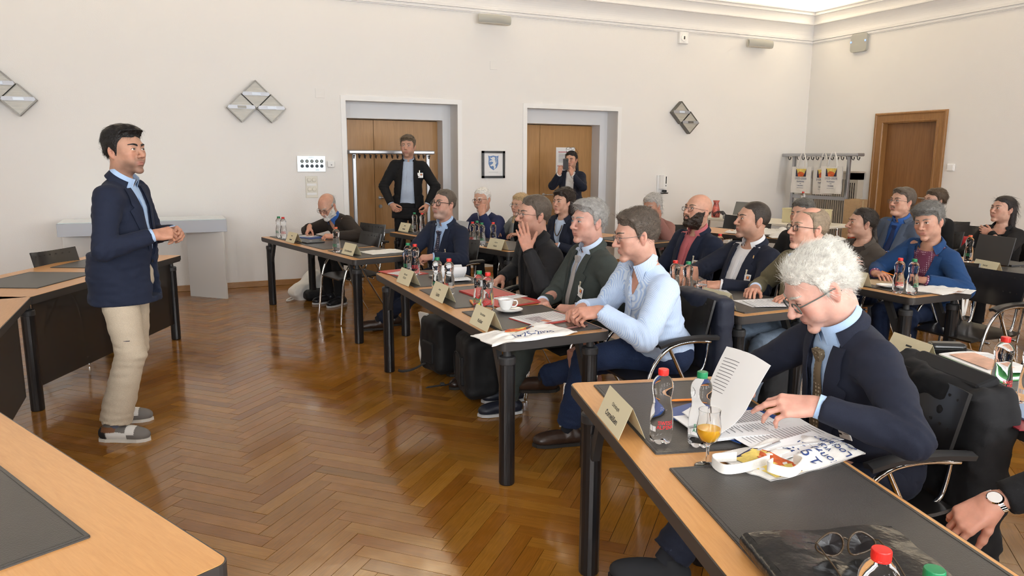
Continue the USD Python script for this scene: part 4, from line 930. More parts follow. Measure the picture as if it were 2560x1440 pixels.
    put('jacket' if jk else top.get('name', 'shirt'), smoothmesh(Gm, 1, .35), jk or top['cloth'], True)
    def patch(us, vs_, e=.004, S=None):
        """Grid of (u, v) laid on the garment's front."""
        o = c7 + us[..., None] * Lc + vs_[..., None] * up + Fc * .36; P = march(S or ST, o, -Fc); n = 0; return P + Fc * e
    if jk and ops and top.get('lapel', True):
        lw = top.get('lapel_w', .070); vb, vt = vs[0] if top.get('button_v') is None else top['button_v'], -.015; laps = []
        for sg in (1, -1):
            t = np.linspace(0, 1, 26); v_ = vb + (vt - vb) * t; win = np.interp(v_, vs, ws)
            wo = np.interp(t, [0, .08, .68, .74, .76, .80, 1], [.004, .020, lw, lw * .98, lw * .62, lw * .72, lw * .66]); vo = v_ + np.interp(t, [0, .68, .74, 1], [0, .008, .0, 0]) * 1.0
            q = np.linspace(-.08, 1, 6)[:, None]; us = sg * (win + wo * q); vv_ = v_ + (vo - v_) * np.clip(q, 0, 1) - .012 * np.clip(q, 0, 1) * np.interp(t, [0, .7, 1], [0, 1, 0])
            G_ = patch(us, vv_, .0035); G_ = G_ + Fc * (.004 * np.sin(np.clip(q, 0, 1) * np.pi))[..., None]; laps.append(sheet(G_ if sg > 0 else G_[::-1], .0045))
        put('lapels', cat(laps), jk, 40)
        put('jacket_collar', collar_mesh(J, r=.073, hgt=.026, gap=48, leaf=.052, point=.012, drop=.34, flare=.016, thick=.005, rise=-.012), jk, True)
        if top.get('buttons'):
            for bv in top['buttons']:
                P = patch(np.array([[.006]]), np.array([[bv]]), .004)[0, 0]; put('button', xf(disc(.009, .004, 14), np.stack([up, Lc, Fc], 1), P), mat('button_dark', (.02, .02, .022), .3))
        if top.get('pocket'):
            u0, v0, pw, ph = top['pocket']; a, b = np.meshgrid(np.linspace(-1, 1, 9), np.linspace(-1, 1, 9), indexing='ij'); r_ = np.sqrt(np.clip(1 - (np.clip(-b, 0, 1) ** 4) * .25, 0, 1))
            put('patch_pocket', sheet(patch(u0 + a * pw / 2 * r_, v0 + b * ph / 2, .004), .004), jk, 40)
    co = top.get('collar')
    if co is not None:
        put('collar', collar_mesh(J, **co), top.get('collar_cloth') or inner_m or top.get('cloth'), True)
    if top.get('placket') is not None and ops is None or top.get('placket'):
        v0, v1 = top['placket']; a, b = np.meshgrid(np.linspace(-.014, .014, 3), np.linspace(v0, v1, 16), indexing='ij'); SU = U if jk else ST
        put('placket', sheet(patch(a, b, .003, SU), .003), inner_m or top['cloth'], 40)
        for bv in np.arange(v0 - .03, v1, -.085):
            P = patch(np.array([[0.]]), np.array([[bv]]), .005, SU)[0, 0]; put('button', xf(disc(.0052, .002, 10), np.stack([up, Lc, Fc], 1), P), top.get('button_mat') or mat('button_pale', (.6, .6, .6), .3))
    if top.get('tie'):
        tmat, vend = top['tie']; q = np.linspace(0, 1, 22); a, b = np.meshgrid(np.linspace(-1, 1, 5), q, indexing='ij'); hw = .017 + .026 * b; v_ = -.075 + (vend + .075) * b
        T_ = patch(a * hw, v_, .006, U) + Fc * (.004 * (1 - a ** 2))[..., None]; put('tie', sheet(T_, .003), tmat, 40)
        k0 = patch(np.array([[0.]]), np.array([[-.058]]), .010, U)[0, 0]; kn = trimesh.convex.convex_hull(np.array([(sx * a_, sy * .010, z_) for sx in (-1, 1) for sy in (-1, 1) for a_, z_ in ((.021, .020), (.023, .010), (.013, -.020))])); put('tie_knot', xf(kn, np.stack([Lc, Fc, up], 1), k0), tmat, 40)
    if top.get('badge'):
        u0, v0, tilt = top['badge']; P = patch(np.array([[u0]]), np.array([[v0]]), .010)[0, 0]; e = 1e-3
        n = unit(np.array([ST.at(P + d) - ST.at(P - d) for d in np.eye(3) * e]) + Fc * .3); x = unit(np.cross(V3(0, 0, 1), n)); y = np.cross(n, x); ca, sa = math.cos(math.radians(tilt)), math.sin(math.radians(tilt)); x, y = x * ca + y * sa, y * ca - x * sa
        R = np.stack([x, y, n], 1); bd = put('name_badge', xf(rbox(.092, .064, .003, .001), R, P), M_clear); bp = lambda nm, m, ma: obj(nm, xf(xf(m, R, P), None, -base), ma, bd)
        bp('card', rbox(.086, .054, .001, .0003, (0, -.003, .0018)), M_card); bp('print', cat(rbox(.030, .022, .0006, .0002, (.024, .010, .0026))), M_pic2); bp('print', rbox(.019, .018, .0006, .0002, (.023, .010, .0030)), M_pic1); bp('print', rbox(.014, .005, .0006, .0002, (.023, .0165, .0034)), M_pic3)
        bp('lettering', cat(rbox(.034, .006, .0006, .0002, (-.020, -.016, .0026)), rbox(.026, .0015, .0006, .0002, (.024, -.006, .0026)), rbox(.026, .0015, .0006, .0002, (.024, -.011, .0026))), M_ink)
        bp('clip', cat(rbox(.012, .030, .003, .001, (0, .042, .002)), rbox(.014, .010, .007, .002, (0, .058, .002))), mat('badge_clip', (.72, .66, .52), .3, .4))
    if jk and top.get('cuffs', True) and inner_m is not None:
        for x in 'LR':
            n = unit(J['w' + x] - J['e' + x]); put('shirt_cuff', tube([J['w' + x] - n * .05, J['w' + x] - n * .004], [.037 * s, .037 * s], 18), inner_m, 60)
    if top.get('extra'):
        top['extra'](put, J, patch, p, base, ST)
    if trousers is not None:
        T = SDF(); R = np.stack([J['F'], J['L'], V3(0, 0, 1)]); lo_ = trousers[1] if len(trousers) > 1 else .012
        T.ell(hip + V3(0, 0, .0), (.125 + belly * .25 + lo_, .165 * w + lo_, .125 + lo_), R, .04)
        for x in 'LR': leg_sdf(T, J, x, lo_, k=.04, end=trousers[2] if len(trousers) > 2 else .95, flare=trousers[3] if len(trousers) > 3 else .008)
        T.cut(lambda P: np.where(np.linalg.norm(P - hip, axis=-1) < .24, (P - hip) @ up - .11, -1.0))
        kj = [(J['k' + x], unit(J['a' + x] - J['h' + x]), .004, .10, .045) for x in 'LR'] + [(J['h' + x] + F * .03, unit(J['k' + x] - J['h' + x]), .004, .12, .05) for x in 'LR'] + [(J['a' + x], unit(J['a' + x] - J['k' + x]), .004, .12, .04) for x in 'LR']
        Tm = T.mesh(hb if near else .0135, folds(J, .0025, 8, 5, kj)); put('trousers', smoothmesh(Tm, 1, .35), trousers[0], True)
    if shoes is not None:
        for x in 'LR':
            u_, so, la = shoe_mesh(J['a' + x], J['toe' + x], J['down' + x], .275 * s, .0055 if near else .008, shoes.get('kind', 'lace'))
            n_ = unit(J['a' + x] - J['k' + x]); put('sock', tube([J['a' + x] - n_ * .12, J['a' + x] + n_ * .01], [.045 * s, .040 * s], 14), shoes.get('sock') or mat('sock_dark', (.012, .013, .018), .9), 60)
            sp = put('shoe', u_, shoes['cloth'], True); obj('sole', xf(so, None, -base), shoes.get('sole') or mat('shoe_sole', (.02, .018, .016), .6), sp, 40); obj('laces', xf(la, None, -base), shoes.get('lace') or shoes['cloth'], sp, True)
            if shoes.get('panels'): shoes['panels'](x, J, sp, base, u_)
    if extras: extras(put, J, p, base, Rh, hc)
    return p, J
# ------------------------------------------------------------------ the people
F_navy = fabric('blazer_navy', (.0105, .0135, .027)); F_navy2 = fabric('suit_navy', (.010, .015, .034)); F_black = fabric('jacket_black', (.0065, .0065, .0075)); F_char = fabric('jacket_charcoal', (.016, .016, .018))
F_green = fabric('suit_green_grey', (.040, .048, .043)); F_lblue = fabric('shirt_light_blue', (.36, .50, .72), var=.04); F_pale = fabric('shirt_pale_blue', (.50, .60, .76), var=.04); F_white = fabric('shirt_white', (.72, .71, .72), var=.03)
F_beige = fabric('chino_beige', (.46, .385, .29)); F_jean = fabric('denim_dark', (.014, .026, .068), var=.3); F_ljean = fabric('denim_light', (.17, .22, .29), var=.2); F_olive = fabric('jacket_olive', (.135, .115, .065)); F_taupe = fabric('corduroy_taupe', (.070, .058, .048))
F_grey = fabric('trousers_grey', (.22, .195, .17)); F_dkgrey = fabric('trousers_dark', (.012, .012, .014)); F_pink = fabric('shirt_pink', (.50, .135, .15), var=.04); F_dusty = fabric('sweater_dusty_pink', (.27, .125, .105)); F_sweat = fabric('sweater_navy', (.016, .022, .070)); F_brown = fabric('cardigan_brown', (.025, .018, .014))
F_royal = fabric('blazer_royal', (.012, .048, .14)); F_sgrey = fabric('suit_blue_grey', (.065, .085, .125)); F_teal = fabric('top_teal', (.015, .13, .20)); F_lgrey = fabric('blazer_pale_grey', (.28, .28, .26)); F_dblue = fabric('shirt_cobalt', (.03, .10, .33)); F_stripe = fabric('shirt_blue_stripe', (.60, .70, .84), stripe=(60.0, (.33, .48, .76)), var=.03)
F_floral = mat('blouse_floral', (.35, .10, .20), .7, var=.9, vscale=90, detail=1); F_pat = mat('tie_dotted', (.10, .08, .06), .6, var=.0)
def dotted(name, base, dot, scale):
    n = {'t': ('texture_coordinate', {}), 'v': ('voronoi_texture', {'scale': scale, 'randomness': .15}), 'r': ('rgb_ramp', {'ramp': [(.0, dot), (.26, dot), (.32, base), (1, base)]}), 'p': ('principled_bsdf', {'roughness': .55})}
    return usdkit.material(stage, f'/World/Looks/{name}', n, [('t.object', 'v.vector'), ('v.distance', 'r.fac'), ('r.color', 'p.base_color')], surface='p.BSDF')
T_dot = dotted('tie_olive_dots', (.13, .095, .055), (.45, .38, .27), 75.0); T_flow = dotted('tie_navy_flowers', (.016, .017, .04), (.40, .32, .32), 55.0); T_grey = fabric('tie_pale_grey', (.33, .31, .30)); T_blue = fabric('tie_blue', (.012, .025, .085)); F_floral = dotted('blouse_plum_print', (.16, .035, .08), (.55, .42, .48), 70.0)
L_brown = mat('shoe_brown', (.038, .020, .013), .32, var=.3, vscale=14); L_black = mat('shoe_black', (.010, .010, .012), .28); L_navy = mat('shoe_navy', (.012, .015, .026), .4)
BLACKH, DARK, BROWN, GREY, LGREY, WHITE, SALT = ((.008, .007, .007), 'black'), ((.022, .013, .009), 'dark_brown'), ((.060, .038, .022), 'brown'), ((.20, .19, .175), 'grey'), ((.36, .35, .33), 'light_grey'), ((.66, .64, .60), 'white'), ((.088, .068, .052), 'greying_brown')
VJ = [(-.34, .0), (-.02, .058)]                                          # jacket opening: (height below the neck, half width)
VO = [(-.52, .035), (-.34, .030), (-.02, .062)]                         # worn open
SEATED = lambda d=.0: dict(L=dict(at=(.34, .12, .72), dir=(.8, -.6, -.1), up=(.2, .2, 1), pose='lace'), R=dict(at=(.34, -.12, .71), dir=(.8, .6, -.1), up=(.2, -.2, 1), pose='lace'))
TABLE = lambda f=.42, z=.775, l=.17: dict(L=dict(at=(f, l, z), dir=(.75, -.65, 0), up=(0, 0, 1), pose='relaxed', pole=(-.4, .8, -.5)), R=dict(at=(f, -l, z), dir=(.75, .65, 0), up=(0, 0, 1), pose='relaxed', pole=(-.4, -.8, -.5)))

# the speaker
def sneaker_panels(side, J, sp, base, upper): pass
def speaker_shoes():
    return dict(cloth=mat('sneaker_suede', (.17, .155, .14), .8), sole=mat('sneaker_sole', (.62, .58, .52), .6), lace=mat('sneaker_lace', (.70, .68, .64), .8), kind='sneaker', sock=mat('sock_grey', (.10, .11, .15), .9), panels=sneaker_parts)
def sneaker_parts(side, J, sp, base, upper):
    an, z = J['a' + side], V3(0, 0, 1); x = unit(J['toe' + side]); R = np.stack([x, np.cross(z, x), z], 1); loc = xf(upper, None, -an); loc = xf(loc, R.T)
    C = loc.triangles_center; N = vnormals(loc)
    def shell(mask, e):
        f = loc.faces[mask]; u_, inv = np.unique(f, return_inverse=True); return trimesh.Trimesh((np.asarray(loc.vertices) + N * e)[u_], inv.reshape(-1, 3), process=False)
    X, Y, Z = C.T
    obj('side_panel', xf(xf(shell((X > -.03) & (X < .085) & (Z < -.028 - (X - .03) * .12) & (np.abs(Y) > .015), .0018), R, an), None, -base), mat('sneaker_white', (.68, .66, .62), .6), sp, True)
    obj('heel_panel', xf(xf(shell((X < -.035) & (Z < -.01), .002), R, an), None, -base), mat('sneaker_dark', (.018, .016, .018), .7), sp, True)
    obj('ankle_panel', xf(xf(shell((X < .02) & (X > -.06) & (Z > -.030) & (Z < .0), .0026), R, an), None, -base), mat('sneaker_tan', (.20, .085, .035), .7), sp, True)
    obj('toe_cap', xf(xf(shell((X > .075) & (X < .125) & (Z > -.045), .0015), R, an), None, -base), mat('sneaker_white', (.68, .66, .62), .6), sp, True)
person('standing speaker in navy blazer and beige trousers clasping his hands', (-10.172, -4.93, 1.607), (-10.235, -4.86, .915), -24, (-42, 2, 0), s=.985, near=True, seat=False, twist=2,
       face=dict(hair=dict(colour=BLACKH, top=.024, quiff=.014, thick=.009, front=.078, temple=.072, side=-.012, rough=.8, length=.032, lift=.3, messy=.35), stubble=.55, stubble_col=(.075, .055, .045), mouth=.55, jaw=1.04, nose=1.08, browthick=1.25),
       skin=(.46, .255, .175), belly=.035,
       arms=dict(R=dict(world=(-10.055, -5.125, 1.165), wdir=(.93, .42, .05), wup=(-.1, -.75, .65), pose='lace', pole=(-.8, -.7, -.55)), L=dict(world=(-9.955, -4.865, 1.155), wdir=(.35, -.93, .05), wup=(.75, .2, .6), pose='lace', pole=(-.7, .8, -.5))),
       legs=dict(R=dict(world=(-10.335, -5.01, .088), toe=(1, -.02, 0), pole=(1, -.05, 0)), L=dict(world=(-10.34, -4.69, .088), toe=(1, .22, 0), pole=(1, .1, 0))),
       top=dict(jacket=F_navy2, shirt=F_lblue, opening=[(-.62, .045), (-.40, .022), (-.34, .028), (-.02, .066)], button_v=-.40, lapel_w=.072, collar=dict(gap=20, point=.072, leaf=.052), placket=(-.36, -.075), buttons=[-.43], pocket=(-.095, -.50, .15, .17), hem=.15, wrinkle=.003),
       trousers=(F_beige, .028, .95, .022), shoes=speaker_shoes())
# front row
person('bald man with short white beard in brown cardigan writing at far table', (-8.43, -1.50, 1.075), (-8.02, -1.33, .54), 204, (222, -34, 0), near=False, belly=.06, neckmix=.75,
       face=dict(hair=dict(colour=LGREY, bald=.035, thick=.005, top=.006, side=-.005, strands=500), bald=1, beard=dict(colour=WHITE, long=.009), glasses=((.05, .05, .05), 'dark_metal', True), fat=.5, eye=.35, ruddy=1.1),
       arms=dict(R=dict(world=(-8.60, -1.33, .84), wdir=(-.35, -.45, -.55), wup=(-.7, .2, .6), pose='point', pole=(-.3, -1, -.3)), L=dict(world=(-8.43, -1.83, .785), wdir=(-.95, .30, .0), wup=(-.2, -.2, 1), pose='hold', pole=(-.3, 1, -.4))),
       top=dict(cloth=F_brown, name='cardigan', opening=[(-.10, 0), (-.02, .05)], collar=dict(gap=26), collar_cloth=F_dblue, loose=.008), trousers=(F_black,), shoes=dict(cloth=L_black, sole=mat('sole_pale', (.5, .5, .5), .6)))
person('grey-bearded man with dark round glasses in navy suit, dotted tie and badge', (-7.75, -3.316, 1.177), (-7.66, -3.22, .54), 208, (206, 6, 0), near=True, belly=.06,
       face=dict(hair=dict(colour=SALT, thick=.007, top=.012, front=.088, temple=.072, length=.025, flow=(-.6, 0, .2)), stubble=.5, stubble_col=(.26, .23, .205), glasses=((.02, .015, .012), 'tortoise', False, (.0225, .019, .0026, .006)), fat=.6, browthick=1.1), skin=(.50, .285, .215),
       arms=dict(L=dict(world=(-7.965, -3.60, .755), wdir=(-.75, .55, -.1), wup=(-.3, -.2, 1), pose='lace', pole=(-.5, .9, -.5)), R=dict(world=(-8.12, -3.38, .75), wdir=(-.2, -.9, -.05), wup=(-.5, .2, .8), pose='lace', pole=(-.5, -.9, -.5))),
       legs=dict(L=dict(world=(-8.30, -2.95, .09), toe=(.7, -.6, 0)), R=dict(world=(-8.10, -2.80, .09), toe=(.8, -.5, 0))),
       top=dict(jacket=F_navy2, shirt=F_lblue, opening=[(-.40, .012), (-.02, .066)], collar=dict(gap=12, point=.055), tie=(T_flow, -.42), badge=(.115, -.235, 0), hem=.08), trousers=(F_navy2,), shoes=dict(cloth=L_brown))
person('man in charcoal jacket holding a hand over his mouth', (-7.75, -5.108, 1.203), (-7.60, -5.02, .54), 184, (180, 2, 0), near=True,
       face=dict(hair=dict(colour=SALT, thick=.008, top=.016, front=.080, temple=.068, length=.03, flow=(-.4, -.6, .1), side=-.01), glasses=((.10, .09, .085), 'thin_metal', True, (.0245, .0155, .0013, .004)), nose=1.15, jaw=.98, iris='blue'), skin=(.52, .29, .215),
       arms=dict(L=dict(world=(-7.905, -5.335, 1.005), wdir=(-.10, .42, .95), wup=(-.45, -.85, .2), pose='flat', pole=(-.1, .6, -1)), R=dict(world=(-7.88, -4.86, .75), wdir=(-.8, -.5, -.2), wup=(-.2, .1, 1), pose='relaxed', pole=(-.5, -.8, -.4))),
       legs=dict(L=dict(world=(-8.10, -4.86, .09)), R=dict(world=(-8.0, -4.62, .09))),
       top=dict(jacket=F_char, shirt=fabric('shirt_black', (.009, .009, .010)), opening=VO, collar=dict(gap=24), hem=.08, placket=(-.40, -.08), button_mat=mat('button_dark', (.02, .02, .022), .3)), trousers=(F_dkgrey,), shoes=dict(cloth=L_brown))
person('grey-haired man in green-grey suit and pale tie with folded hands', (-7.65, -5.658, 1.199), (-7.62, -5.62, .54), 178, (186, 0, 0), near=True,
       face=dict(hair=dict(colour=((.27, .26, .245), 'silver'), thick=.010, top=.022, quiff=.012, front=.078, temple=.066, length=.040, flow=(-.5, -.4, .3), messy=.3, lift=.25), nose=1.1, jaw=1.0, iris='blue'), skin=(.55, .31, .245),
       arms=dict(L=dict(world=(-7.905, -5.955, .735), wdir=(-.7, .65, -.05), wup=(-.2, -.2, 1), pose='lace', pole=(-.5, .9, -.5)), R=dict(world=(-7.985, -5.70, .735), wdir=(-.45, -.85, 0), wup=(-.3, .2, 1), pose='lace', pole=(-.5, -.9, -.4))),
       legs=dict(L=dict(world=(-8.12, -5.52, .09), toe=(1, -.1, 0)), R=dict(world=(-8.0, -5.30, .09))),
       top=dict(jacket=F_green, shirt=F_pale, opening=[(-.44, .030), (-.02, .062)], collar=dict(gap=12, point=.06), tie=(T_grey, -.44), badge=(.105, -.235, -14), hem=.08), trousers=(F_green,), shoes=dict(cloth=L_navy, sole=mat('sole_pale', (.5, .5, .5), .6), sock=mat('sock_navy', (.012, .02, .06), .9)))
person('man with glasses in light blue shirt and jeans, legs crossed', (-7.80, -6.391, 1.191), (-7.545, -6.32, .54), 176, (163, -10, 0), near=True, belly=.055,
       face=dict(hair=dict(colour=SALT, thick=.009, top=.020, quiff=.006, front=.080, temple=.066, length=.030, flow=(-.3, 0, .9), lift=.6, messy=.4), glasses=((.16, .15, .15), 'thin_silver', True, (.0235, .0145, .0012, .003)), fat=.5, eye=.6, nose=1.05), skin=(.54, .30, .225),
       arms=dict(L=dict(world=(-8.06, -6.47, .835), wdir=(-.92, .25, -.12), wup=(-.1, -.5, .85), pose='hold', pole=(-.5, 1, -.8)), R=dict(world=(-8.02, -6.22, .80), wdir=(-.9, -.3, -.15), wup=(-.1, .4, 1), pose='hold', pole=(-.5, -.8, -.7))),
       legs=dict(L=dict(world=(-7.98, -5.70, .27), pole=(1.2, .0, 1.1), toe=(.75, -.9, -.25), down=(-.22, 0, -1)), R=dict(world=(-8.03, -6.12, .09), pole=(1, .1, .6))),
       top=dict(cloth=F_stripe, opening=[(-.12, .0), (-.02, .045)], collar=dict(gap=22, point=.055), placket=(-.45, -.12), hem=.10, loose=.012, wrinkle=.0035, wfreq=11), trousers=(F_jean, .018, .93, .016), shoes=dict(cloth=L_brown))
# second row
person('white-haired bespectacled man in navy sweater resting chin on hand', (-6.80, -1.922, 1.130), (-6.56, -1.80, .53), 204, (214, -4, 4),
       face=dict(hair=dict(colour=WHITE, thick=.007, top=.014, front=.082, temple=.070, length=.03, lift=.2), stubble=.7, stubble_col=(.42, .38, .34), glasses=((.05, .02, .015), 'dark_red', False), fat=.4),
       arms=dict(L=dict(world=(-6.93, -2.22, 1.00), wdir=(.05, .25, .95), wup=(-.6, -.7, .1), pose='fist', pole=(.3, .5, -1)), R=dict(world=(-6.95, -1.80, .79), wdir=(-.7, -.7, 0), wup=(0, 0, 1), pose='relaxed', pole=(-.4, -.8, -.4))),
       top=dict(cloth=F_sweat, name='sweater', collar=dict(gap=24), collar_cloth=F_white, loose=.010, badge=(.04, -.20, 0)), trousers=(F_dkgrey,), shoes=dict(cloth=L_black))
person('blonde woman in pale grey blazer half hidden in the second row', (-6.45, -2.163, 1.078), (-6.25, -2.02, .52), 200, (202, 0, 0), s=.93, female=True,
       face=dict(hair=dict(colour=((.42, .30, .16), 'blonde'), thick=.011, top=.022, front=.072, temple=.060, locks=[((-.05, .068, .0), (.0, .095, -.20), .030, .022), ((-.05, -.068, .0), (.0, -.095, -.20), .030, .022)], length=.07), glasses=((.3, .28, .26), 'thin_silver2', True)), arms=TABLE(.36),
       top=dict(jacket=F_lgrey, shirt=F_black, opening=VO, hem=.06), trousers=(F_dkgrey,), shoes=dict(cloth=L_black))
person('dark curly-haired woman in navy blazer with a necklace', (-6.30, -2.853, 1.143), (-6.12, -2.74, .53), 198, (204, 2, 0), s=.95, female=True,
       face=dict(hair=dict(colour=DARK, thick=.016, top=.030, back=.03, front=.078, temple=.064, rough=1.6, freq=50, locks=[((-.07, .06, .02), (-.06, .085, -.10), .045, .035), ((-.07, -.06, .02), (-.06, -.085, -.10), .045, .035)], length=.05, lift=.5, frizz=.35, messy=.8), fat=.4), arms=SEATED(),
       top=dict(jacket=F_navy, shirt=F_pale, opening=[(-.36, .015), (-.02, .075)], hem=.06, extra=lambda put, J, patch, p, base, ST: put('necklace', tube(patch(np.array([-.05, -.045, -.03, -.012, 0, .012, .03, .045, .05]), np.array([-.03, -.07, -.11, -.135, -.14, -.135, -.11, -.07, -.03]), -.002), .0045, 6), mat('necklace_bronze', (.10, .06, .03), .3, .6), True)), trousers=(F_navy,), shoes=dict(cloth=L_black))
person('bald man with full brown beard, pink shirt and navy blazer', (-6.30, -5.016, 1.193), (-6.33, -4.98, .54), 186, (184, 9, 0), near=True,
       face=dict(hair=dict(colour=((.10, .07, .05), 'shaved'), bald=-.01, thick=.002, top=.002, side=-.01, strands=0), bald=1, beard=dict(colour=((.030, .019, .013), 'beard_brown'), long=.009), glasses=((.04, .04, .05), 'gunmetal', True, (.0235, .0155, .0013, .004)), browthick=.9), skin=(.54, .305, .215),
       arms=SEATED(), top=dict(jacket=F_navy2, shirt=F_pink, opening=[(-.46, .040), (-.02, .068)], collar=dict(gap=24, point=.065), placket=(-.44, -.08), badge=(.115, -.225, 0), hem=.08), trousers=(F_dkgrey,), shoes=dict(cloth=L_brown))
person('man with cropped dark hair in white shirt and navy blazer leaning back', (-6.35, -5.661, 1.170), (-6.42, -5.64, .53), 182, (163, 5, 0), near=True,
       face=dict(hair=dict(colour=((.035, .026, .02), 'cropped'), thick=.0035, top=.0055, front=.086, temple=.072, side=-.012, rough=.15, strands=0), stubble=.35, stubble_col=(.14, .10, .08), jaw=1.03), skin=(.50, .28, .195),
       arms=dict(L=dict(world=(-6.73, -5.80, .775), wdir=(-.9, .4, 0), wup=(0, -.3, 1), pose='relaxed', pole=(-.4, .9, -.5)), R=dict(world=(-6.80, -5.52, .80), wdir=(-.8, -.5, -.2), wup=(0, .2, 1), pose='relaxed', pole=(-.4, -.9, -.4))),
       legs=dict(R=dict(world=(-6.80, -5.74, .52), pole=(.4, -1.2, 1.2), toe=(.2, 1, -.2)), L=dict(world=(-6.92, -5.72, .09))),
       top=dict(jacket=F_navy, shirt=F_white, opening=[(-.46, .052), (-.02, .072)], collar=dict(gap=26, point=.070), placket=(-.44, -.09), button_mat=mat('button_navy', (.02, .03, .07), .3), badge=(.115, -.235, 0), hem=.08, extra=lambda put, J, patch, p, base, ST: put('lapel_pin', xf(rbox(.008, .022, .004, .001), np.stack([J['Lc'], J['up'], J['Fc']], 1), patch(np.array([[.115]]), np.array([[-.08]]), .012)[0, 0]), mat('pin_gold', (.7, .45, .2), .3, .7))), trousers=(F_grey, .016), shoes=dict(cloth=L_brown))
person('balding man with dark glasses in olive checked jacket and pale jeans', (-6.50, -6.294, 1.173), (-6.40, -6.24, .54), 180, (165, 4, 0), near=True,
       face=dict(hair=dict(colour=((.22, .165, .11), 'sandy_grey'), bald=.098, bald_back=.4, thick=.006, top=.008, front=.10, temple=.085, side=-.005, length=.025, strands=1500), bald=1, glasses=((.03, .018, .012), 'dark_brown_rim', False, (.0235, .0165, .0020, .004)), jaw=.97), skin=(.56, .315, .23),
       arms=dict(L=dict(world=(-6.66, -6.42, .785), wdir=(-.6, .75, 0), wup=(0, -.1, 1), pose='relaxed', pole=(-.4, .9, -.5)), R=dict(world=(-6.66, -6.05, .785), wdir=(-.85, -.5, 0), wup=(0, .1, 1), pose='relaxed', pole=(-.4, -.9, -.5))),
       legs=dict(L=dict(at=(.56, .06, .09), pole=(1, .05, .5)), R=dict(at=(.50, -.12, .09))),
       top=dict(jacket=F_olive, shirt=F_pale, opening=VO, collar=dict(gap=22), hem=.10), trousers=(F_ljean, .018, .95, .014), shoes=dict(cloth=L_brown))
# third and fourth rows
person('grey-haired person in dusty pink sweater propping a cheek on one hand', (-5.10, -2.745, 1.062), (-4.85, -2.62, .52), 204, (208, -8, 6), s=.97,
       face=dict(hair=dict(colour=((.40, .385, .36), 'silver_wavy'), thick=.013, top=.024, back=.02, front=.075, temple=.066, nape=-.10, rough=1.2, length=.05, lift=.3, frizz=.2, locks=[((-.05, .072, .0), (-.045, .078, -.075), .030, .020), ((-.05, -.072, .0), (-.045, -.078, -.075), .030, .020)])), skin=(.42, .22, .15),
       arms=dict(L=dict(world=(-5.22, -3.02, .95), wdir=(.10, .25, .95), wup=(-.6, -.7, 0), pose='fist', pole=(.2, .7, -1)), R=dict(world=(-5.28, -2.70, .775), wdir=(-.6, -.8, 0), wup=(0, 0, 1), pose='relaxed', pole=(-.4, -.8, -.4))),
       top=dict(cloth=F_dusty, name='sweater', loose=.014, off=.022), trousers=(F_dkgrey,), shoes=dict(cloth=L_black))
person('curly grey-haired person in black jacket hidden behind the olive jacket', (-4.80, -4.613, 1.095), (-4.66, -4.55, .52), 190, (190, 0, 0),
       face=dict(hair=dict(colour=((.10, .095, .085), 'dark_grey'), thick=.014, top=.026, rough=1.3, length=.035, lift=.4, frizz=.3)), arms=SEATED(), top=dict(jacket=F_black, shirt=F_black, opening=VJ), trousers=(F_black,), shoes=dict(cloth=L_black))
person('woman with dark hair tied back in taupe corduroy jacket', (-4.95, -5.38, 1.082), (-4.84, -5.33, .52), 176, (152, 3, 0), s=.94, female=True, near=True,
       face=dict(hair=dict(colour=((.030, .022, .017), 'greying_dark'), thick=.006, top=.010, front=.080, temple=.072, side=.0, nape=-.06, rough=.25, length=.06, lift=.03, messy=.12, flow=(-1, 0, -.1), locks=[((-.095, 0, -.03), (-.115, .01, -.12), .026, .018), ((-.115, .01, -.12), (-.10, .02, -.21), .018, .012)]), nose=1.15),
       arms=dict(L=dict(at=(.27, -.05, .80), dir=(.2, -1, .1), up=(1, 0, .2), pose='relaxed', pole=(-.1, 1, -.6)), R=dict(at=(.24, .06, .78), dir=(.2, 1, 0), up=(1, 0, .2), pose='relaxed', pole=(-.1, -1, -.6))),
       top=dict(jacket=F_taupe, shirt=fabric('top_brown', (.045, .036, .03)), opening=[(-.40, .02), (-.02, .075)], hem=.06), trousers=(F_jean,), shoes=dict(cloth=L_black))
person('woman with short grey hair in royal blue blazer and plum print blouse', (-5.15, -6.094, 1.153), (-4.86, -5.98, .52), 182, (190, -6, 8), s=.96, female=True, near=True,
       face=dict(hair=dict(colour=((.135, .13, .12), 'steel_grey'), thick=.014, top=.030, quiff=.012, front=.066, temple=.060, side=.0, nape=-.06, rough=.8, length=.045, lift=.25, flow=(.1, -.8, .2), messy=.3)), skin=(.50, .275, .195),
       arms=dict(L=dict(world=(-5.36, -6.26, .785), wdir=(-.15, 1, 0), wup=(-.2, 0, 1), pose='relaxed', pole=(-.2, 1, -.6)), R=dict(world=(-5.40, -5.90, .785), wdir=(-.3, -1, 0), wup=(-.2, 0, 1), pose='relaxed', pole=(-.2, -1, -.6))),
       top=dict(jacket=F_royal, shirt=F_floral, opening=[(-.42, .03), (-.02, .085)], hem=.06, badge=(.10, -.26, 0), neckline=-.02), trousers=(F_jean,), shoes=dict(cloth=L_black))
person('man with moustache and glasses in blue-grey suit and blue tie', (-3.65, -4.723, 1.193), (-3.58, -4.68, .54), 182, (176, 4, 0), belly=.06,
       face=dict(hair=dict(colour=SALT, thick=.011, top=.018, quiff=.012, front=.086, temple=.066, length=.04, back=.01), beard=dict(colour=SALT, long=.007, full=False), glasses=((.12, .11, .11), 'thin_metal2', True), fat=.6, jaw=1.05, ruddy=1.1), arms=SEATED(),
       top=dict(jacket=F_sgrey, shirt=F_dblue, opening=[(-.42, .03), (-.02, .066)], collar=dict(gap=12), tie=(T_blue, -.42), badge=(.11, -.28, 0), hem=.06), trousers=(F_sgrey,), shoes=dict(cloth=L_black))
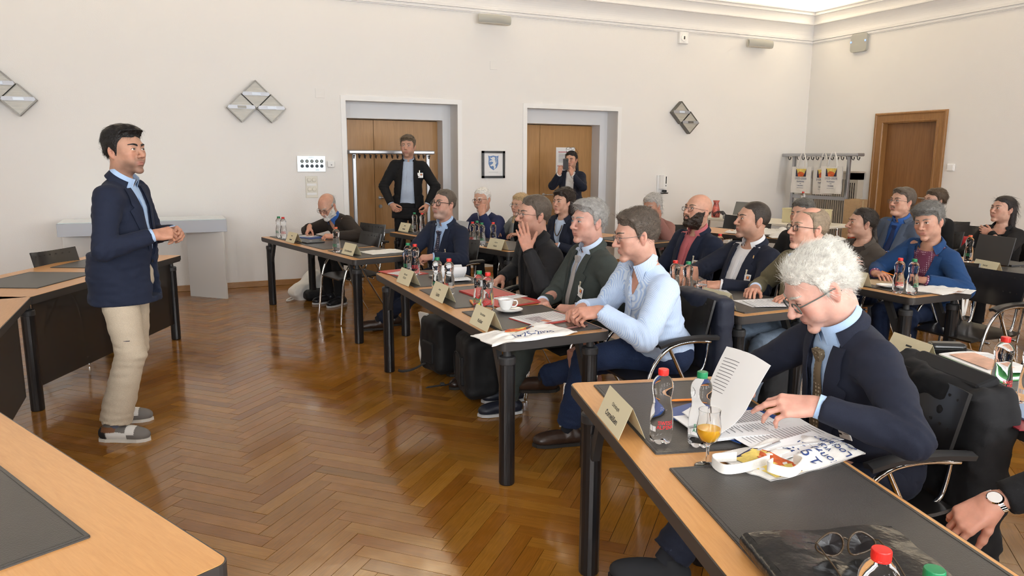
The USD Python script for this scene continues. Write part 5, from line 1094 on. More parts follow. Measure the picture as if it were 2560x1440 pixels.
person('woman with brown pinned-up hair and black top behind the grey-suited man', (-2.70, -4.375, 1.165), (-2.58, -4.33, .52), 180, (166, 3, 0), s=.94, female=True,
       face=dict(hair=dict(colour=BROWN, thick=.010, top=.020, back=.014, front=.076, temple=.062, nape=-.05, rough=1.0, length=.05), glasses=((.3, .28, .26), 'thin_silver2', True)), arms=SEATED(), top=dict(cloth=F_black, name='sweater', loose=.01), trousers=(F_black,), shoes=dict(cloth=L_black))
person('young woman with long dark hair in black blazer, hand on her chest', (-2.90, -5.211, 1.133), (-2.84, -5.19, .52), 182, (168, 6, 0), s=.95, female=True,
       face=dict(hair=dict(colour=((.014, .009, .008), 'very_dark'), thick=.009, top=.014, front=.080, temple=.068, rough=.3, length=.10, lift=.02, messy=.1, locks=[((-.06, .05, .0), (-.075, .060, -.20), .038, .030), ((-.06, -.05, .0), (-.075, -.060, -.20), .038, .030), ((-.08, 0, .0), (-.095, 0, -.21), .05, .04)])), skin=(.52, .30, .22),
       arms=dict(L=dict(at=(.20, .02, .92), dir=(.1, -.95, .3), up=(1, .1, .2), pose='relaxed', pole=(.2, 1, -.6)), R=dict(at=(.26, .0, .74), dir=(.2, 1, 0), up=(.3, 0, 1), pose='relaxed', pole=(0, -1, -.5))),
       top=dict(jacket=F_black, shirt=fabric('top_black', (.007, .007, .008)), opening=[(-.46, .05), (-.02, .08)], hem=.06, neckline=-.025), trousers=(F_black,), shoes=dict(cloth=L_black))
person('woman in teal top and jeans with pale green shoes at right edge', (-3.05, -6.02, 1.12), (-2.95, -5.95, .52), 184, (178, 0, 0), s=.95, female=True,
       face=dict(hair=dict(colour=BROWN, thick=.010, top=.018)), arms=SEATED(), legs=dict(L=dict(at=(.38, .08, .09)), R=dict(at=(.45, -.05, .20), toe=(1, .3, -.1))), top=dict(cloth=F_teal, name='top', loose=.012), trousers=(F_jean, .016), shoes=dict(cloth=mat('shoe_pale_green', (.36, .42, .38), .5), sole=mat('sole_black', (.02, .02, .02), .6), sock=mat('skin_tone_sock', (.45, .27, .2), .6)))
person('seated person in dark navy trousers at right edge behind second-row table', (-5.05, -7.35, 1.2), (-4.86, -7.32, .54), 170, (170, 0, 0),
       face=dict(hair=dict(colour=SALT)), arms=SEATED(), legs=dict(L=dict(at=(.50, .2, .09)), R=dict(world=(-5.27, -6.92, .16), pole=(.8, -.4, 1.2), toe=(1, -.2, -.2))), top=dict(jacket=F_navy, shirt=F_white, opening=VJ), trousers=(F_navy, .018), shoes=dict(cloth=L_black))
# near right
def ring(put, J, p, base, Rh, hc):
    R, pose = J['handL']; put('wedding_ring', xf(tube([(math.cos(a) * .0098, math.sin(a) * .0098, 0) for a in np.linspace(0, 2 * np.pi, 20, endpoint=False)], .0018, 6, closed=True), R @ roty(90 + 30), J['wL'] + R @ V3(.107, -.0105, -.004)), mat('gold', (.80, .55, .20), .2, 1.0), True)
person('white-haired man in navy suit leafing through papers at the near table', (-8.05, -7.81, 1.165), (-7.80, -7.87, .54), 164, (157, -36, 0), near=True, belly=.05, neckmix=.55,
       face=dict(hair=dict(colour=((.56, .53, .48), 'white_base'), thick=.009, top=.010, quiff=.003, back=.008, front=.078, temple=.068, side=-.002, nape=-.085, rough=.8, freq=26, length=.050, lift=.26, frizz=.09, messy=.32, fall=.06, curlin=.2, strands=9000, width=.0006, flow=(-.75, -.35, .15), part=.1, sideflow=-.5, strand_colour=((.78, .74, .68), 'white_strands')), brow=((.5, .46, .4), 'pale_brow'), glasses=((.07, .085, .075), 'grey_green', False, (.0245, .0165, .0022, .0)), nose=1.22, eye=.35, fat=.4, ruddy=1.0), skin=(.60, .345, .275),
       arms=dict(L=dict(world=(-8.275, -8.03, .862), wdir=(-.72, .64, -.10), wup=(-.25, -.45, .85), pose='page', pole=(-.7, .75, -.35)), R=dict(world=(-8.20, -7.62, .835), wdir=(-.72, -.55, .12), wup=(-.2, .4, .8), pose='hold', pole=(-.5, -.9, -.3))),
       legs=dict(L=dict(at=(.42, .16, .09), toe=(1, .1, 0)), R=dict(world=(-8.44, -7.57, .16), pole=(.9, -.2, .7), toe=(1, -.35, -.15))),
       top=dict(jacket=F_navy, shirt=F_lblue, opening=[(-.46, .034), (-.02, .064)], collar=dict(gap=12, point=.062, leaf=.056), tie=(T_dot, -.46), badge=(.125, -.27, 12), hem=.13, wrinkle=.0045, wfreq=7), trousers=(F_navy, .016, .93, .020), shoes=dict(cloth=mat('suede_black', (.014, .015, .018), .8)), extras=ring)
def watch(put, J, p, base, Rh, hc):
    n = unit(J['wR'] - J['eR']); R = J['handR'][0]; c = J['wR'] - n * .012; a = np.linspace(0, 2 * np.pi, 26, endpoint=False); y, z = R[:, 1], R[:, 2]; links = []
    for t in a:
        q = c + y * math.cos(t) * .031 + z * math.sin(t) * .024; links.append(xf(rbox(.0062, .014, .0028, .001), np.stack([unit(-y * math.sin(t) + z * math.cos(t)), n, unit(np.cross(-y * math.sin(t) + z * math.cos(t), n))], 1), q))
    w = put('watch_bracelet', cat(links), M_chrome, 40); tag(w, kind='stuff'); obj('watch_case', xf(xf(lathe([(0, 0), (.017, 0), (.019, .004), (.016, .009), (0, .009)]), np.stack([n, y, z], 1), c + z * .024), None, -base), M_chrome, w, 40)
person('person in dark jacket at lower right edge with steel watch, hand hanging down', (-8.02, -8.98, 1.20), (-7.86, -8.98, .54), 164, (164, 0, 0), near=True,
       face=dict(hair=dict(colour=GREY)), arms=dict(R=dict(world=(-8.075, -8.445, .700), wdir=(-.55, .42, -.62), wup=(-.62, -.25, .62), pose='drape', pole=(-.9, -.6, -.1)), L=dict(at=(.34, .20, .74), dir=(.8, -.4, 0), up=(0, 0, 1))),
       top=dict(jacket=F_black, shirt=F_white, opening=VJ, cuffs=False, cuff=.90), trousers=(F_black,), shoes=dict(cloth=L_black), extras=watch, skin=(.55, .29, .21))
person('person at the right edge with one hand on the near second-row table', (-6.40, -8.42, 1.2), (-6.30, -8.42, .54), 164, (164, 0, 0),
       face=dict(hair=dict(colour=GREY)), arms=dict(R=dict(world=(-6.72, -7.86, .80), wdir=(-.6, .8, -.1), wup=(0, .1, 1), pose='relaxed', pole=(-.4, -.9, -.3)), L=dict(at=(.36, .2, .78), dir=(.8, -.4, 0), up=(0, 0, 1))), top=dict(jacket=F_navy, shirt=F_white, opening=VJ), trousers=(F_black,), shoes=dict(cloth=L_black))
# standing at the doors
person('tall man in black jacket standing by the oak door, hands on hips', (-7.168, -.35, 1.730), (-7.175, -.32, .965), 250, (240, 0, 0), s=1.03, seat=False, near=True,
       face=dict(hair=dict(colour=((.12, .088, .058), 'ash_brown'), thick=.010, top=.022, quiff=.012, front=.076, temple=.066, side=-.010, length=.04, flow=(.1, -.8, .3)), stubble=.35, stubble_col=(.20, .13, .09)), arms=dict(R=dict(world=(-7.42, -.42, 1.01), wdir=(.25, -.75, -.6), wup=(-.9, -.3, .1), pose='hold', pole=(-.4, -1.6, .2)), L=dict(world=(-6.98, -.52, 1.00), wdir=(-.35, -.55, -.7), wup=(.8, -.5, .1), pose='hold', pole=(-.4, 1.6, .2))),
       top=dict(jacket=F_black, shirt=fabric('shirt_chambray', (.40, .47, .58), var=.05), opening=[(-.60, .10), (-.34, .082), (-.02, .066)], lapel_w=.052, collar=dict(gap=10, stand=True, hgt=.034), placket=(-.48, -.05), badge=(.145, -.18, 0), hem=.14), trousers=(F_black,), shoes=dict(cloth=L_black))
person('dark-haired woman in navy blazer photographing with a phone at the door', (-4.706, -.20, 1.572), (-4.70, -.16, .90), 234, (224, -4, 0), s=.95, seat=False, female=True, near=True,
       face=dict(hair=dict(colour=((.012, .009, .008), 'black_brown'), thick=.008, top=.014, front=.080, temple=.066, rough=.4, length=.06, lift=.05, locks=[((-.07, .045, -.02), (-.07, .07, -.17), .034, .024)]), glasses=((.015, .015, .015), 'black_thick', False, (.0245, .0165, .0022, .004), (-.045, 0, .105), -38), eye=.4, ruddy=1.1),
       arms=dict(R=dict(world=(-4.995, -.385, 1.385), wdir=(.12, -.12, .95), wup=(-.75, -.6, .05), pose='hold', pole=(-.3, -.8, -1.2)), L=dict(world=(-4.835, -.46, 1.375), wdir=(-.25, .0, .95), wup=(.2, -.95, .1), pose='hold', pole=(-.2, .9, -1.2))),
       top=dict(jacket=F_navy, shirt=fabric('top_white', (.70, .69, .68)), opening=[(-.55, .05), (-.02, .068)], lapel_w=.06, hem=.12), trousers=(F_navy,), shoes=dict(cloth=L_black))
# ------------------------------------------------------------------ chairs under the people
_pl = list(PEOPLE.items())
CHAIR_OF = {1: 'black chair of the man writing in brown cardigan', 2: 'chair of the grey-bearded man in navy suit', 3: 'chair of the man covering his mouth', 4: 'chair of the man in green-grey suit', 5: 'chrome-armed chair with quilted jacket on its back', 6: 'chair of the man in navy sweater', 7: 'chair of the blonde woman', 8: 'chair of the dark curly-haired woman', 9: 'chair of the bald bearded man', 10: 'chair of the man in white shirt', 11: 'chair of the man in olive jacket', 12: 'chair of the person in dusty pink', 13: 'chair of the hidden curly-haired person', 14: 'chair of the woman in taupe corduroy', 15: 'chair of the woman in royal blue', 16: 'chair of the man with moustache', 17: 'chair of the woman with pinned-up hair', 18: 'chair of the young woman with long dark hair', 19: 'chair of the woman in teal', 20: 'chair at the right edge under the navy trousers', 21: 'chrome-armed chair of the white-haired man with black coat', 22: 'chrome-armed chair in the lower right corner', 23: 'chair at the right edge behind the spectacle case table'}
for i, (l, (p_, J)) in enumerate(_pl):
    if i in CHAIR_OF:
        f = J['F']; h = J['hip']; chair(CHAIR_OF[i], h[0] + f[0] * .06, h[1] + f[1] * .06, math.degrees(math.atan2(f[1], f[0])))

# ------------------------------------------------------------------ bottles
M_pet = mat('bottle_water', (.97, .985, 1.0), .0, trans=1.0, ior=1.22, spec=.6)
M_red, M_grn = mat('cap_red', (.62, .02, .015), .35), mat('cap_green', (.01, .20, .075), .35)
def bottle(label, loc, capm, inkm, rz=0, cap2=None):
    t = thing('water_bottle', label, 'bottle', loc, rz, 'half-litre water bottles'); z = np.array([0, .004, .012, .022, .040, .060, .080, .095, .104, .110, .116, .122, .128, .134, .140, .146, .155, .165, .175, .184, .192, .199, .205, .2095, .216]); r = np.array([.022, .029, .0325, .0335, .0338, .0338, .0335, .0325, .0315, .0300, .0292, .0280, .0272, .0268, .0270, .0276, .0292, .0306, .0312, .0304, .0278, .0235, .0175, .0130, .0128])
    n = 40; a = np.arange(n) * 2 * np.pi / n; rr = r[:, None] * (1 - .16 * np.clip(1 - z[:, None] / .024, 0, 1) * (.5 - .5 * np.cos(5 * a)) ** 2); rr = rr * (1 - .022 * (np.exp(-((z[:, None] - .119) / .0022) ** 2) + np.exp(-((z[:, None] - .131) / .0022) ** 2)))
    zz = z[:, None] + .006 * np.clip(1 - z[:, None] / .012, 0, 1) * (.5 - .5 * np.cos(5 * a)) ** 2
    v = np.stack([rr * np.cos(a), rr * np.sin(a), zz + 0 * a], -1).reshape(-1, 3); k = len(z); i, j = np.meshgrid(np.arange(k - 1), np.arange(n), indexing='ij'); j2 = (j + 1) % n; q = np.stack([i * n + j, i * n + j2, (i + 1) * n + j2, (i + 1) * n + j], -1).reshape(-1, 4)
    v = np.vstack([v, [0, 0, .010], [0, 0, z[-1]]]); jj = np.arange(n); f = np.vstack([q[:, [0, 1, 2]], q[:, [0, 2, 3]], np.stack([np.full(n, k * n), (jj + 1) % n, jj], -1), np.stack([np.full(n, k * n + 1), (k - 1) * n + jj, (k - 1) * n + (jj + 1) % n], -1)])
    obj('bottle_body', trimesh.Trimesh(v, f, process=False), M_pet, t, True)
    ca = np.arange(60) * 2 * np.pi / 60; cr = .0152 + .0004 * (np.arange(60) % 2); cv = np.vstack([np.stack([cr * s * np.cos(ca), cr * s * np.sin(ca), np.full(60, h)], -1) for h, s in ((.2115, 1), (.2245, 1), (.2265, .93), (.2268, .0))]); ci, cj = np.meshgrid(np.arange(3), np.arange(60), indexing='ij'); c2 = (cj + 1) % 60; cq = np.stack([ci * 60 + cj, ci * 60 + c2, (ci + 1) * 60 + c2, (ci + 1) * 60 + cj], -1).reshape(-1, 4)
    obj('cap', trimesh.Trimesh(cv, np.vstack([cq[:, [0, 1, 2]], cq[:, [0, 2, 3]]]), process=False), capm, t, 40); obj('cap_ring', lathe([(.0146, .2085), (.0150, .2085), (.0150, .2108), (.0146, .2108)], 32), cap2 or capm, t)
    def wrap(m, ang, z0, R=.0343):
        w = np.asarray(m.vertices); th = ang + w[:, 0] / R; return trimesh.Trimesh(np.stack([(R + w[:, 2]) * np.cos(th), (R + w[:, 2]) * np.sin(th), z0 + w[:, 1]], 1), m.faces, process=False)
    for ang in (math.pi,):
        obj('lettering', cat(wrap(text('SWISS', .0105, True, .0003), ang, .066), wrap(text('ALPINA', .0105, True, .0003), ang, .052)), inkm, t)
        bars = [wrap(rbox(.024, .0016, .0003, .0001, (0, y, .0002)), ang + 1.15, .045) for y in np.arange(0, .040, .005)] + [wrap(rbox(.0016 + .0008 * (q % 3), .016, .0003, .0001, (q * .0036 - .011, 0, .0002)), ang - 1.2, .050) for q in range(7)]
        obj('small_print', cat(bars), M_print_w, t)
    return t
M_print_w = mat('print_white', (.75, .76, .78), .5); M_ink_r, M_ink_g = mat('label_red', (.55, .02, .03), .5), mat('label_green', (.02, .22, .10), .5)
ZT_ = TOP + .0046
BR = bottle('red-capped water bottle standing nearest the leaning name card in the foreground', (-8.684, -7.836, ZT_), M_red, M_ink_r, 75)
BG = bottle('green-capped water bottle behind the juice glass in the foreground', (-8.598, -7.906, ZT_), M_grn, M_ink_g, 60)
BO = bottle('water bottle with orange and green cap alone beside a name card by the white wall', (-8.626, -2.885, ZT_), mat('cap_orange', (.60, .10, .03), .35), M_ink_g, 40, M_grn)
for src, x, y, rz, l in [(BG, -8.928, -1.412, 30, 'green-capped bottle at the far end of the table by the white wall'), (BR, -8.897, -1.512, 80, 'red-capped bottle beside the far name card by the white wall'),
    (BG, -8.405, -4.36, 20, 'green-capped bottle behind the handwritten name card'), (BR, -8.380, -4.45, 70, 'red-capped bottle behind the handwritten name card'), (BG, -8.473, -5.206, 50, 'green-capped bottle in front of the open notebook'), (BR, -8.425, -5.290, 20, 'red-capped bottle in front of the open notebook'),
    (BG, -8.445, -5.830, 35, 'green-capped bottle beside the coffee cup'), (BR, -8.425, -5.905, 65, 'red-capped bottle beside the coffee cup'), (BG, -7.414, -1.361, 10, 'green-capped bottle behind the card near the first oak door'), (BR, -7.350, -1.45, 0, 'red-capped bottle near the first oak door, partly hidden by a navy shoulder'),
    (BR, -7.270, -2.80, 40, 'red-capped bottle leftmost of the group of three'), (BG, -7.186, -2.711, 20, 'green-capped bottle at the back of the group of three'), (BG, -7.225, -2.93, 70, 'green-capped bottle at the front of the group of three'), (BR, -7.10, -2.92, 30, 'red-capped bottle just right of the group of three'),
    (BR, -7.174, -5.905, 10, 'red-capped bottle left of the water glass in the second row'), (BG, -7.130, -5.975, 70, 'green-capped bottle next to the water glass in the second row'), (BR, -5.80, -4.70, 20, 'red-capped bottle in the third row between two navy blazers'), (BR, -5.775, -6.375, 50, 'red-capped bottle in front of the royal blue blazer'), (BG, -5.730, -6.440, 90, 'green-capped bottle in front of the royal blue blazer'),
    (BR, -8.985, -8.815, 40, 'red-capped bottle cut by the lower frame edge'), (BG, -8.962, -8.888, 30, 'green-capped bottle cut by the lower frame edge'), (BR, -7.340, -7.995, 80, 'red-capped bottle in front of the spiral notebook at the right'), (BG, -7.31, -8.075, 60, 'bottle cut by the right frame edge'), (BO, -3.905, -5.590, 0, 'bottle with orange and green cap behind the bananas')]:
    dup(src, (x, y, ZT_), rz, l)

# ------------------------------------------------------------------ name cards
M_cream = mat('cream_card', (.66, .60, .41), .6, bump=.03, bscale=300); M_cink = mat('card_ink', (.03, .03, .028), .6)
def card(label, x, y, rz, first, last, w=.235, greek=False, hand=False):
    """Folded card; its front faces local -x."""
    t = thing('name_card', label, 'name card', (x, y, TOP + .0045), rz, 'cream name cards'); h, s = .098, .042
    P = np.array([(-s, 0), (-s * .52, h * .49), (0, h), (s * .52, h * .49), (s, 0)]); G = np.stack([np.stack([P[:, 0], np.full(5, yy), P[:, 1]], 1) for yy in (-w / 2, 0, w / 2)], 0)
    obj('folded_card', sheet(G, .0010), M_cream, t); n = unit(V3(-h, 0, s)); up = unit(V3(s, 0, h)); right = V3(0, -1, 0); R = np.stack([right, up, n], 1)
    def put(m, v): obj('lettering', xf(m, R, V3(-s, 0, 0) + up * v + n * .0007), M_cink, t)
    if greek: put(rbox(.035, .008, .0006, .0002), .070); put(rbox(.060, .011, .0006, .0002), .030)
    else:
        if first: put(text(first, .0115, False, .0005), .063)
        if last: put(text(last, .0165, not hand, .0005), .026 if not hand else .038)
    return t
card('large name card leaning beside the red-capped bottle in the foreground', -8.721, -7.672, -15.5, 'Christoph', 'Cornelißen'); card('name card beside the coffee cup and crumpled tote', -8.565, -6.205, 0, 'Christian', 'Koller'); card('name card with small lettering in the middle of the front table', -8.520, -5.43, 0, 'Jens', 'Späth'); card('handwritten name card at the far end of the front table', -8.538, -4.79, 4, 'Michael', 'Klein', hand=True)
card('name card before the folded white tote by the white wall', -8.54, -3.09, 12.5, '', 'Schmitteckert'); card('name card beside the two farthest bottles by the white wall', -8.855, -1.90, 12.5, '', '', greek=True); card('name card in front of the first oak door', -7.478, -1.23, 12.5, '', '', greek=True); card('name card beside the bottle right of the group of three', -7.19, -3.23, 12.5, 'Sabine', 'Horn')
card('name card in front of the man in olive jacket', -7.150, -6.268, 0, 'Dirk', 'Schumann'); card('name card beside the two bottles of the royal blue woman', -5.775, -6.03, 0, 'Élise', 'Julien'); card('name card before the water glass at the right edge', -4.41, -6.07, -17, 'Daniel', 'Weber'); card('name card behind the white-haired man\'s shoulder', -7.17, -7.52, -15.5, '', '', greek=True); card('name card half hidden between two front-row men', -7.14, -4.62, 0, '', '', greek=True); card('name card half hidden by the bald bearded man', -5.76, -4.98, 0, '', '', greek=True)

# ------------------------------------------------------------------ papers, folders, cups, glasses
M_paper = mat('white_paper', (.80, .80, .80), .7); M_folder = mat('folder_red', (.50, .045, .04), .45); M_cloth = fabric('cotton_tote', (.74, .72, .68), var=.05, weave=500)
def lines(w, h, n, m=.012, t=.0004, z=.0012, seed=0):
    r = np.random.default_rng(seed); return cat([rbox(L_, .0022, t, .0001, (-w / 2 + m + L_ / 2, h / 2 - m - i * (h - 2 * m) / n, z)) for i in range(n) for L_ in [(w - 2 * m) * r.uniform(.75, 1)]])
def paper(name, label, x, y, rz, w=.21, h=.297, n=0, z=0, ma=None, cat_='paper', thick=.0012, group=None, curl=.0, pic=None):
    t = thing(name, label, cat_, (x, y, TOP + .005 + z), rz, group); u, v = np.meshgrid(np.linspace(-w / 2, w / 2, 7), np.linspace(-h / 2, h / 2, 9), indexing='ij'); obj('sheet', sheet(np.stack([u, v, curl * (u / w * 2) ** 2 + thick / 2 + 0 * u], -1), thick), ma or M_paper, t)
    if n: obj('print', xf(lines(w, h, n, seed=int(abs(x) * 100)), None, (0, 0, thick - .0006)), M_ink2, t)
    if pic: obj('picture', rbox(pic[2], pic[3], .0004, .0001, (pic[0], pic[1], thick + .0004)), pic[4], t)
    return t
M_ink2 = mat('text_grey', (.18, .18, .19), .7); M_photo = mat('print_photo', (.42, .25, .17), .4, var=.6, vscale=30); M_blue = mat('folder_blue', (.02, .07, .28), .4); M_green = mat('notebook_green', (.06, .25, .07), .5)
paper('folder', 'red folder at the far end of the front table', -8.43, -4.31, 14, .24, .32, 0, .000, M_folder, 'folder', .004); paper('leaflet', 'printed leaflet lying on the far red folder', -8.44, -4.38, 30, .15, .21, 8, .005, None, 'leaflet', pic=(0, -.06, .10, .05, M_photo))
paper('folder', 'closed red folder in the middle of the front table', -8.20, -5.36, -84, .30, .24, 0, .000, M_folder, 'folder', .010); paper('folder', 'red folder under the white invitation card', -8.17, -5.66, -78, .24, .32, 0, .000, M_folder, 'folder', .004, pic=(0, .03, .20, .16, M_photo)); paper('invitation_card', 'white printed invitation card on the red folder', -8.13, -5.55, -72, .10, .21, 7, .006, None, 'card')
paper('folder', 'thin red folder under the agenda sheet', -8.20, -6.16, -78, .235, .315, 0, 0, M_folder, 'folder', .003); paper('agenda_sheet', 'printed agenda sheet with a map on the thin red folder', -8.21, -6.15, -80, .21, .297, 18, .004, None, 'paper', pic=(.02, -.05, .12, .09, mat('print_map', (.45, .40, .42), .6, var=.5, vscale=60))); paper('brochure', 'small brochure with orange corner on the agenda sheet', -8.19, -6.22, -70, .06, .14, 4, .0065, None, 'brochure', pic=(0, -.05, .055, .035, mat('print_salmon', (.62, .20, .12), .5)))
for i, (c, dx) in enumerate((((.80, .25, .02), 0), ((.25, .45, .06), .018), ((.75, .62, .05), .036))):
    t = thing('highlighter_pen', ('orange', 'green', 'yellow')[i] + ' highlighter pen beside the red folder', 'pen', (-8.405 + dx, -5.63, TOP + .012), 78, 'highlighter pens'); m = mat(f'highlighter_{i}', c, .35); obj('barrel', xf(rbox(.11, .014, .012, .004), None, (0, 0, 0)), m, t); obj('pen_cap', rbox(.035, .0155, .0135, .004, (.052, 0, 0)), m, t); obj('tip', rbox(.012, .007, .006, .002, (-.060, 0, 0)), M_cap, t)
# open notebook
t = thing('notebook', 'open notebook with lifted pages behind the two bottles', 'notebook', (-8.22, -4.74, TOP + .005), -92); q = np.linspace(0, 1, 9)
obj('cover', rbox(.30, .22, .004, .001, (0, 0, .002)), M_cap, t)
for sg in (-1, 1):
    X, Y = np.meshgrid(q, np.linspace(-.105, .105, 5), indexing='ij'); obj('page', sheet(np.stack([sg * X * .145, Y, .008 + .012 * np.sin(X * 2.6)], -1), .005), M_paper, t); obj('print', xf(lines(.13, .19, 12, seed=sg + 5), None, (sg * .073, 0, .0215)), M_ink2, t)
X, Y = np.meshgrid(q, np.linspace(-.105, .105, 5), indexing='ij')
for k, a in enumerate((55, 125)): obj('page', sheet(np.stack([X * .10 * math.cos(math.radians(a)) + .02 * np.sin(X * 3), Y, .012 + X * .10 * math.sin(math.radians(a))], -1), .001), M_paper, t)
# cup and saucer
M_china = mat('white_china', (.78, .78, .77), .12, coat=.4); M_coffee = mat('coffee', (.06, .028, .012), .1); M_milk = mat('milky_coffee', (.30, .17, .09), .15)
t = thing('coffee_cup', 'white coffee cup on the front table', 'cup', (-8.315, -5.90, TOP + .0166), -20); obj('cup_body', lathe([(0, 0), (.022, 0), (.024, .004), (.036, .022), (.0435, .052), (.0445, .058), (.0425, .058), (.034, .024), (.020, .007), (0, .006)], 36), M_china, t, 40); obj('coffee_surface', lathe([(0, .046), (.0400, .046), (.039, .044), (0, .044)], 30), M_milk, t); obj('cup_handle', tube(smoothpath([(.040, 0, .050), (.060, 0, .048), (.064, 0, .030), (.050, 0, .016), (.032, 0, .016)], 16), .004, 8), M_china, t, True); obj('emblem', xf(rbox(.001, .016, .010, .0005), rotz(185), (-.0395, -.004, .032)), mat('cup_emblem', (.10, .04, .02), .4), t)
t = thing('saucer', 'white saucer under the coffee cup', 'saucer', (-8.300, -5.915, TOP + .005), 0); obj('saucer_dish', lathe([(0, 0), (.040, 0), (.045, .003), (.074, .014), (.075, .016), (.044, .007), (.030, .0105), (0, .0105)], 40), M_china, t, 40)
t = thing('saucer', 'white saucer beside the royal blue woman\'s bottles', 'saucer', (-5.64, -6.20, TOP + .005), 0); obj('saucer_dish', lathe([(0, 0), (.040, 0), (.045, .003), (.074, .014), (.075, .016), (.044, .007), (.030, .0105), (0, .0105)], 40), M_china, t, 40)
# glasses
M_glass = mat('drinking_glass', (1, 1, 1), .0, trans=1.0, ior=1.45); M_juice = mat('orange_juice', (.82, .42, .01), .25, sub=.3); M_water = mat('water', (.98, .99, 1), .0, trans=1.0, ior=1.33)
t = thing('stem_glass', 'stemmed glass half full of orange juice at the table edge', 'glass', (-8.671, -8.031, TOP), 0)
obj('glass_bowl', lathe([(0, .0), (.034, .0), (.034, .0025), (.010, .006), (.0045, .012), (.0042, .060), (.008, .068), (.024, .080), (.0335, .100), (.0335, .118), (.0285, .150), (.0300, .166), (.0288, .166), (.0272, .150), (.0322, .118), (.0322, .101), (.0228, .0815), (.006, .0705), (0, .070)], 44), M_glass, t, 40)
obj('juice', lathe([(0, .0712), (.006, .0716), (.0224, .0822), (.0317, .1012), (.0318, .114), (0, .114)], 36), M_juice, t, 40)
def tumbler(label, x, y):
    t = thing('water_glass', label, 'glass', (x, y, TOP + .0045), 0, 'stemmed water glasses'); obj('glass_bowl', lathe([(0, 0), (.027, 0), (.027, .002), (.006, .005), (.005, .018), (.012, .024), (.030, .042), (.0345, .060), (.0315, .098), (.0305, .098), (.0333, .060), (.0288, .043), (.010, .0265), (0, .026)], 36), M_glass, t, 40); obj('water', lathe([(0, .0268), (.010, .0272), (.0284, .0436), (.0328, .060), (.0322, .068), (0, .068)], 30), M_water, t, 40)
tumbler('water glass beside the two bottles in the second row', -6.985, -5.93); tumbler('water glass behind the right name card', -3.66, -5.66)
# phone, pens, spectacle case
t = thing('smartphone', 'smartphone in pink case lying at the table corner', 'phone', (-8.165, -6.375, TOP + .009), 10); obj('case', rbox(.155, .076, .009, .004), mat('phone_case', (.30, .14, .12), .4), t); obj('screen', rbox(.147, .069, .001, .0004, (0, 0, .0047)), mat('phone_screen', (.006, .006, .007), .06), t)
t = thing('smartphone', 'black phone held up by the woman photographing', 'phone', (-4.945, -.475, 1.515), 234); obj('case', xf(rbox(.008, .076, .152, .003), None), M_cap, t); obj('camera_lens', xf(disc(.008, .003, 14), roty(90), (.004, .018, .052)), M_dark, t); obj('camera_bump', rbox(.003, .03, .035, .001, (.005, .02, .05)), M_leg, t)
def pen(label, x, y, rz, c, nm, z=.0):
    t = thing('pen', label, 'pen', (x, y, TOP + .0095 + z), rz); obj('barrel', xf(lathe([(0, -.065), (.003, -.063), (.0045, -.05), (.0045, .06), (.003, .066), (0, .066)], 12), roty(90)), mat(nm, c, .35), t, 40); obj('clip', rbox(.035, .003, .002, .0005, (.045, 0, .0055)), M_steel, t)
pen('orange pen behind the green-capped foreground bottle', -8.365, -7.565, -18, (.85, .25, .03), 'pen_orange'); pen('silver pen lying across the pile of papers', -8.46, -8.035, 12, (.35, .35, .36), 'pen_silver', .014); pen('orange pen in the second row papers', -6.86, -5.85, 30, (.75, .16, .04), 'pen_orange_red')
t = thing('pen', 'orange pencil between the royal blue woman\'s hands', 'pen', (-5.44, -6.06, TOP + .06), 100); obj('barrel', xf(lathe([(0, -.08), (.003, -.07), (.0035, .07), (0, .07)], 8), roty(78)), mat('pen_orange', (.85, .25, .03), .35), t, 40)
t = thing('spectacle_case', 'glossy black spectacle case on the right-hand desk pad', 'case', (-6.90, -7.49, TOP + .0255), -30); S = SDF(); S.add(lambda P: np.linalg.norm(np.maximum(np.abs(P) - [.055, .018, .004], 0), axis=-1) - .016, (-.075, -.04, -.025), (.075, .04, .025), .001); obj('shell', xf(S.mesh(.003), np.diag([1.05, 1, 1.3])), mat('gloss_black', (.010, .010, .010), .18), t, True); obj('seam', rbox(.146, .070, .002, .001, (0, 0, 0)), M_leg, t)
# spiral notebook with magazine, booklets at the right
t = thing('spiral_notebook', 'green spiral notebook under a white magazine at the right', 'notebook', (-7.02, -7.74, TOP + .005), -12); obj('cover', rbox(.235, .30, .004, .001, (0, 0, .002)), M_green, t); obj('pages', rbox(.228, .294, .012, .001, (0, 0, .010)), M_paper, t); obj('cover', rbox(.235, .30, .003, .001, (0, 0, .0175)), M_green, t)
obj('spiral', cat([tube([(-.118 + .008 * math.cos(a), y, .009 + .011 * math.sin(a)) for a in np.linspace(0, 6.28, 9)], .0012, 5) for y in np.linspace(-.14, .14, 26)]), M_cap, t)
t = thing('magazine', 'open white magazine with a pinkish picture on the spiral notebook', 'magazine', (-7.0, -7.74, TOP + .0245), -20); X, Y = np.meshgrid(np.linspace(-.11, .11, 9), np.linspace(-.15, .15, 9), indexing='ij'); obj('page', sheet(np.stack([X, Y, .006 + .008 * np.sin((X + .11) * 14)], -1), .006), M_paper, t); obj('picture', sheet(np.stack([X * .5 - .035, Y * .75, .0125 + .008 * np.sin((X * .5 + .075) * 14)], -1), .001), mat('print_peach', (.62, .36, .26), .5, var=.35, vscale=12), t); obj('print', xf(lines(.09, .2, 9), None, (.055, 0, .0165)), M_ink2, t)
paper('booklet', 'dark red booklet at the right frame edge', -7.44, -8.14, -28, .21, .30, 0, 0, mat('booklet_maroon', (.22, .02, .03), .4), 'booklet', .004); paper('booklet', 'blue-grey booklet on the dark red one at the right frame edge', -7.42, -8.17, -22, .15, .21, 0, .005, mat('booklet_blue', (.22, .32, .50), .4), 'booklet', .006)
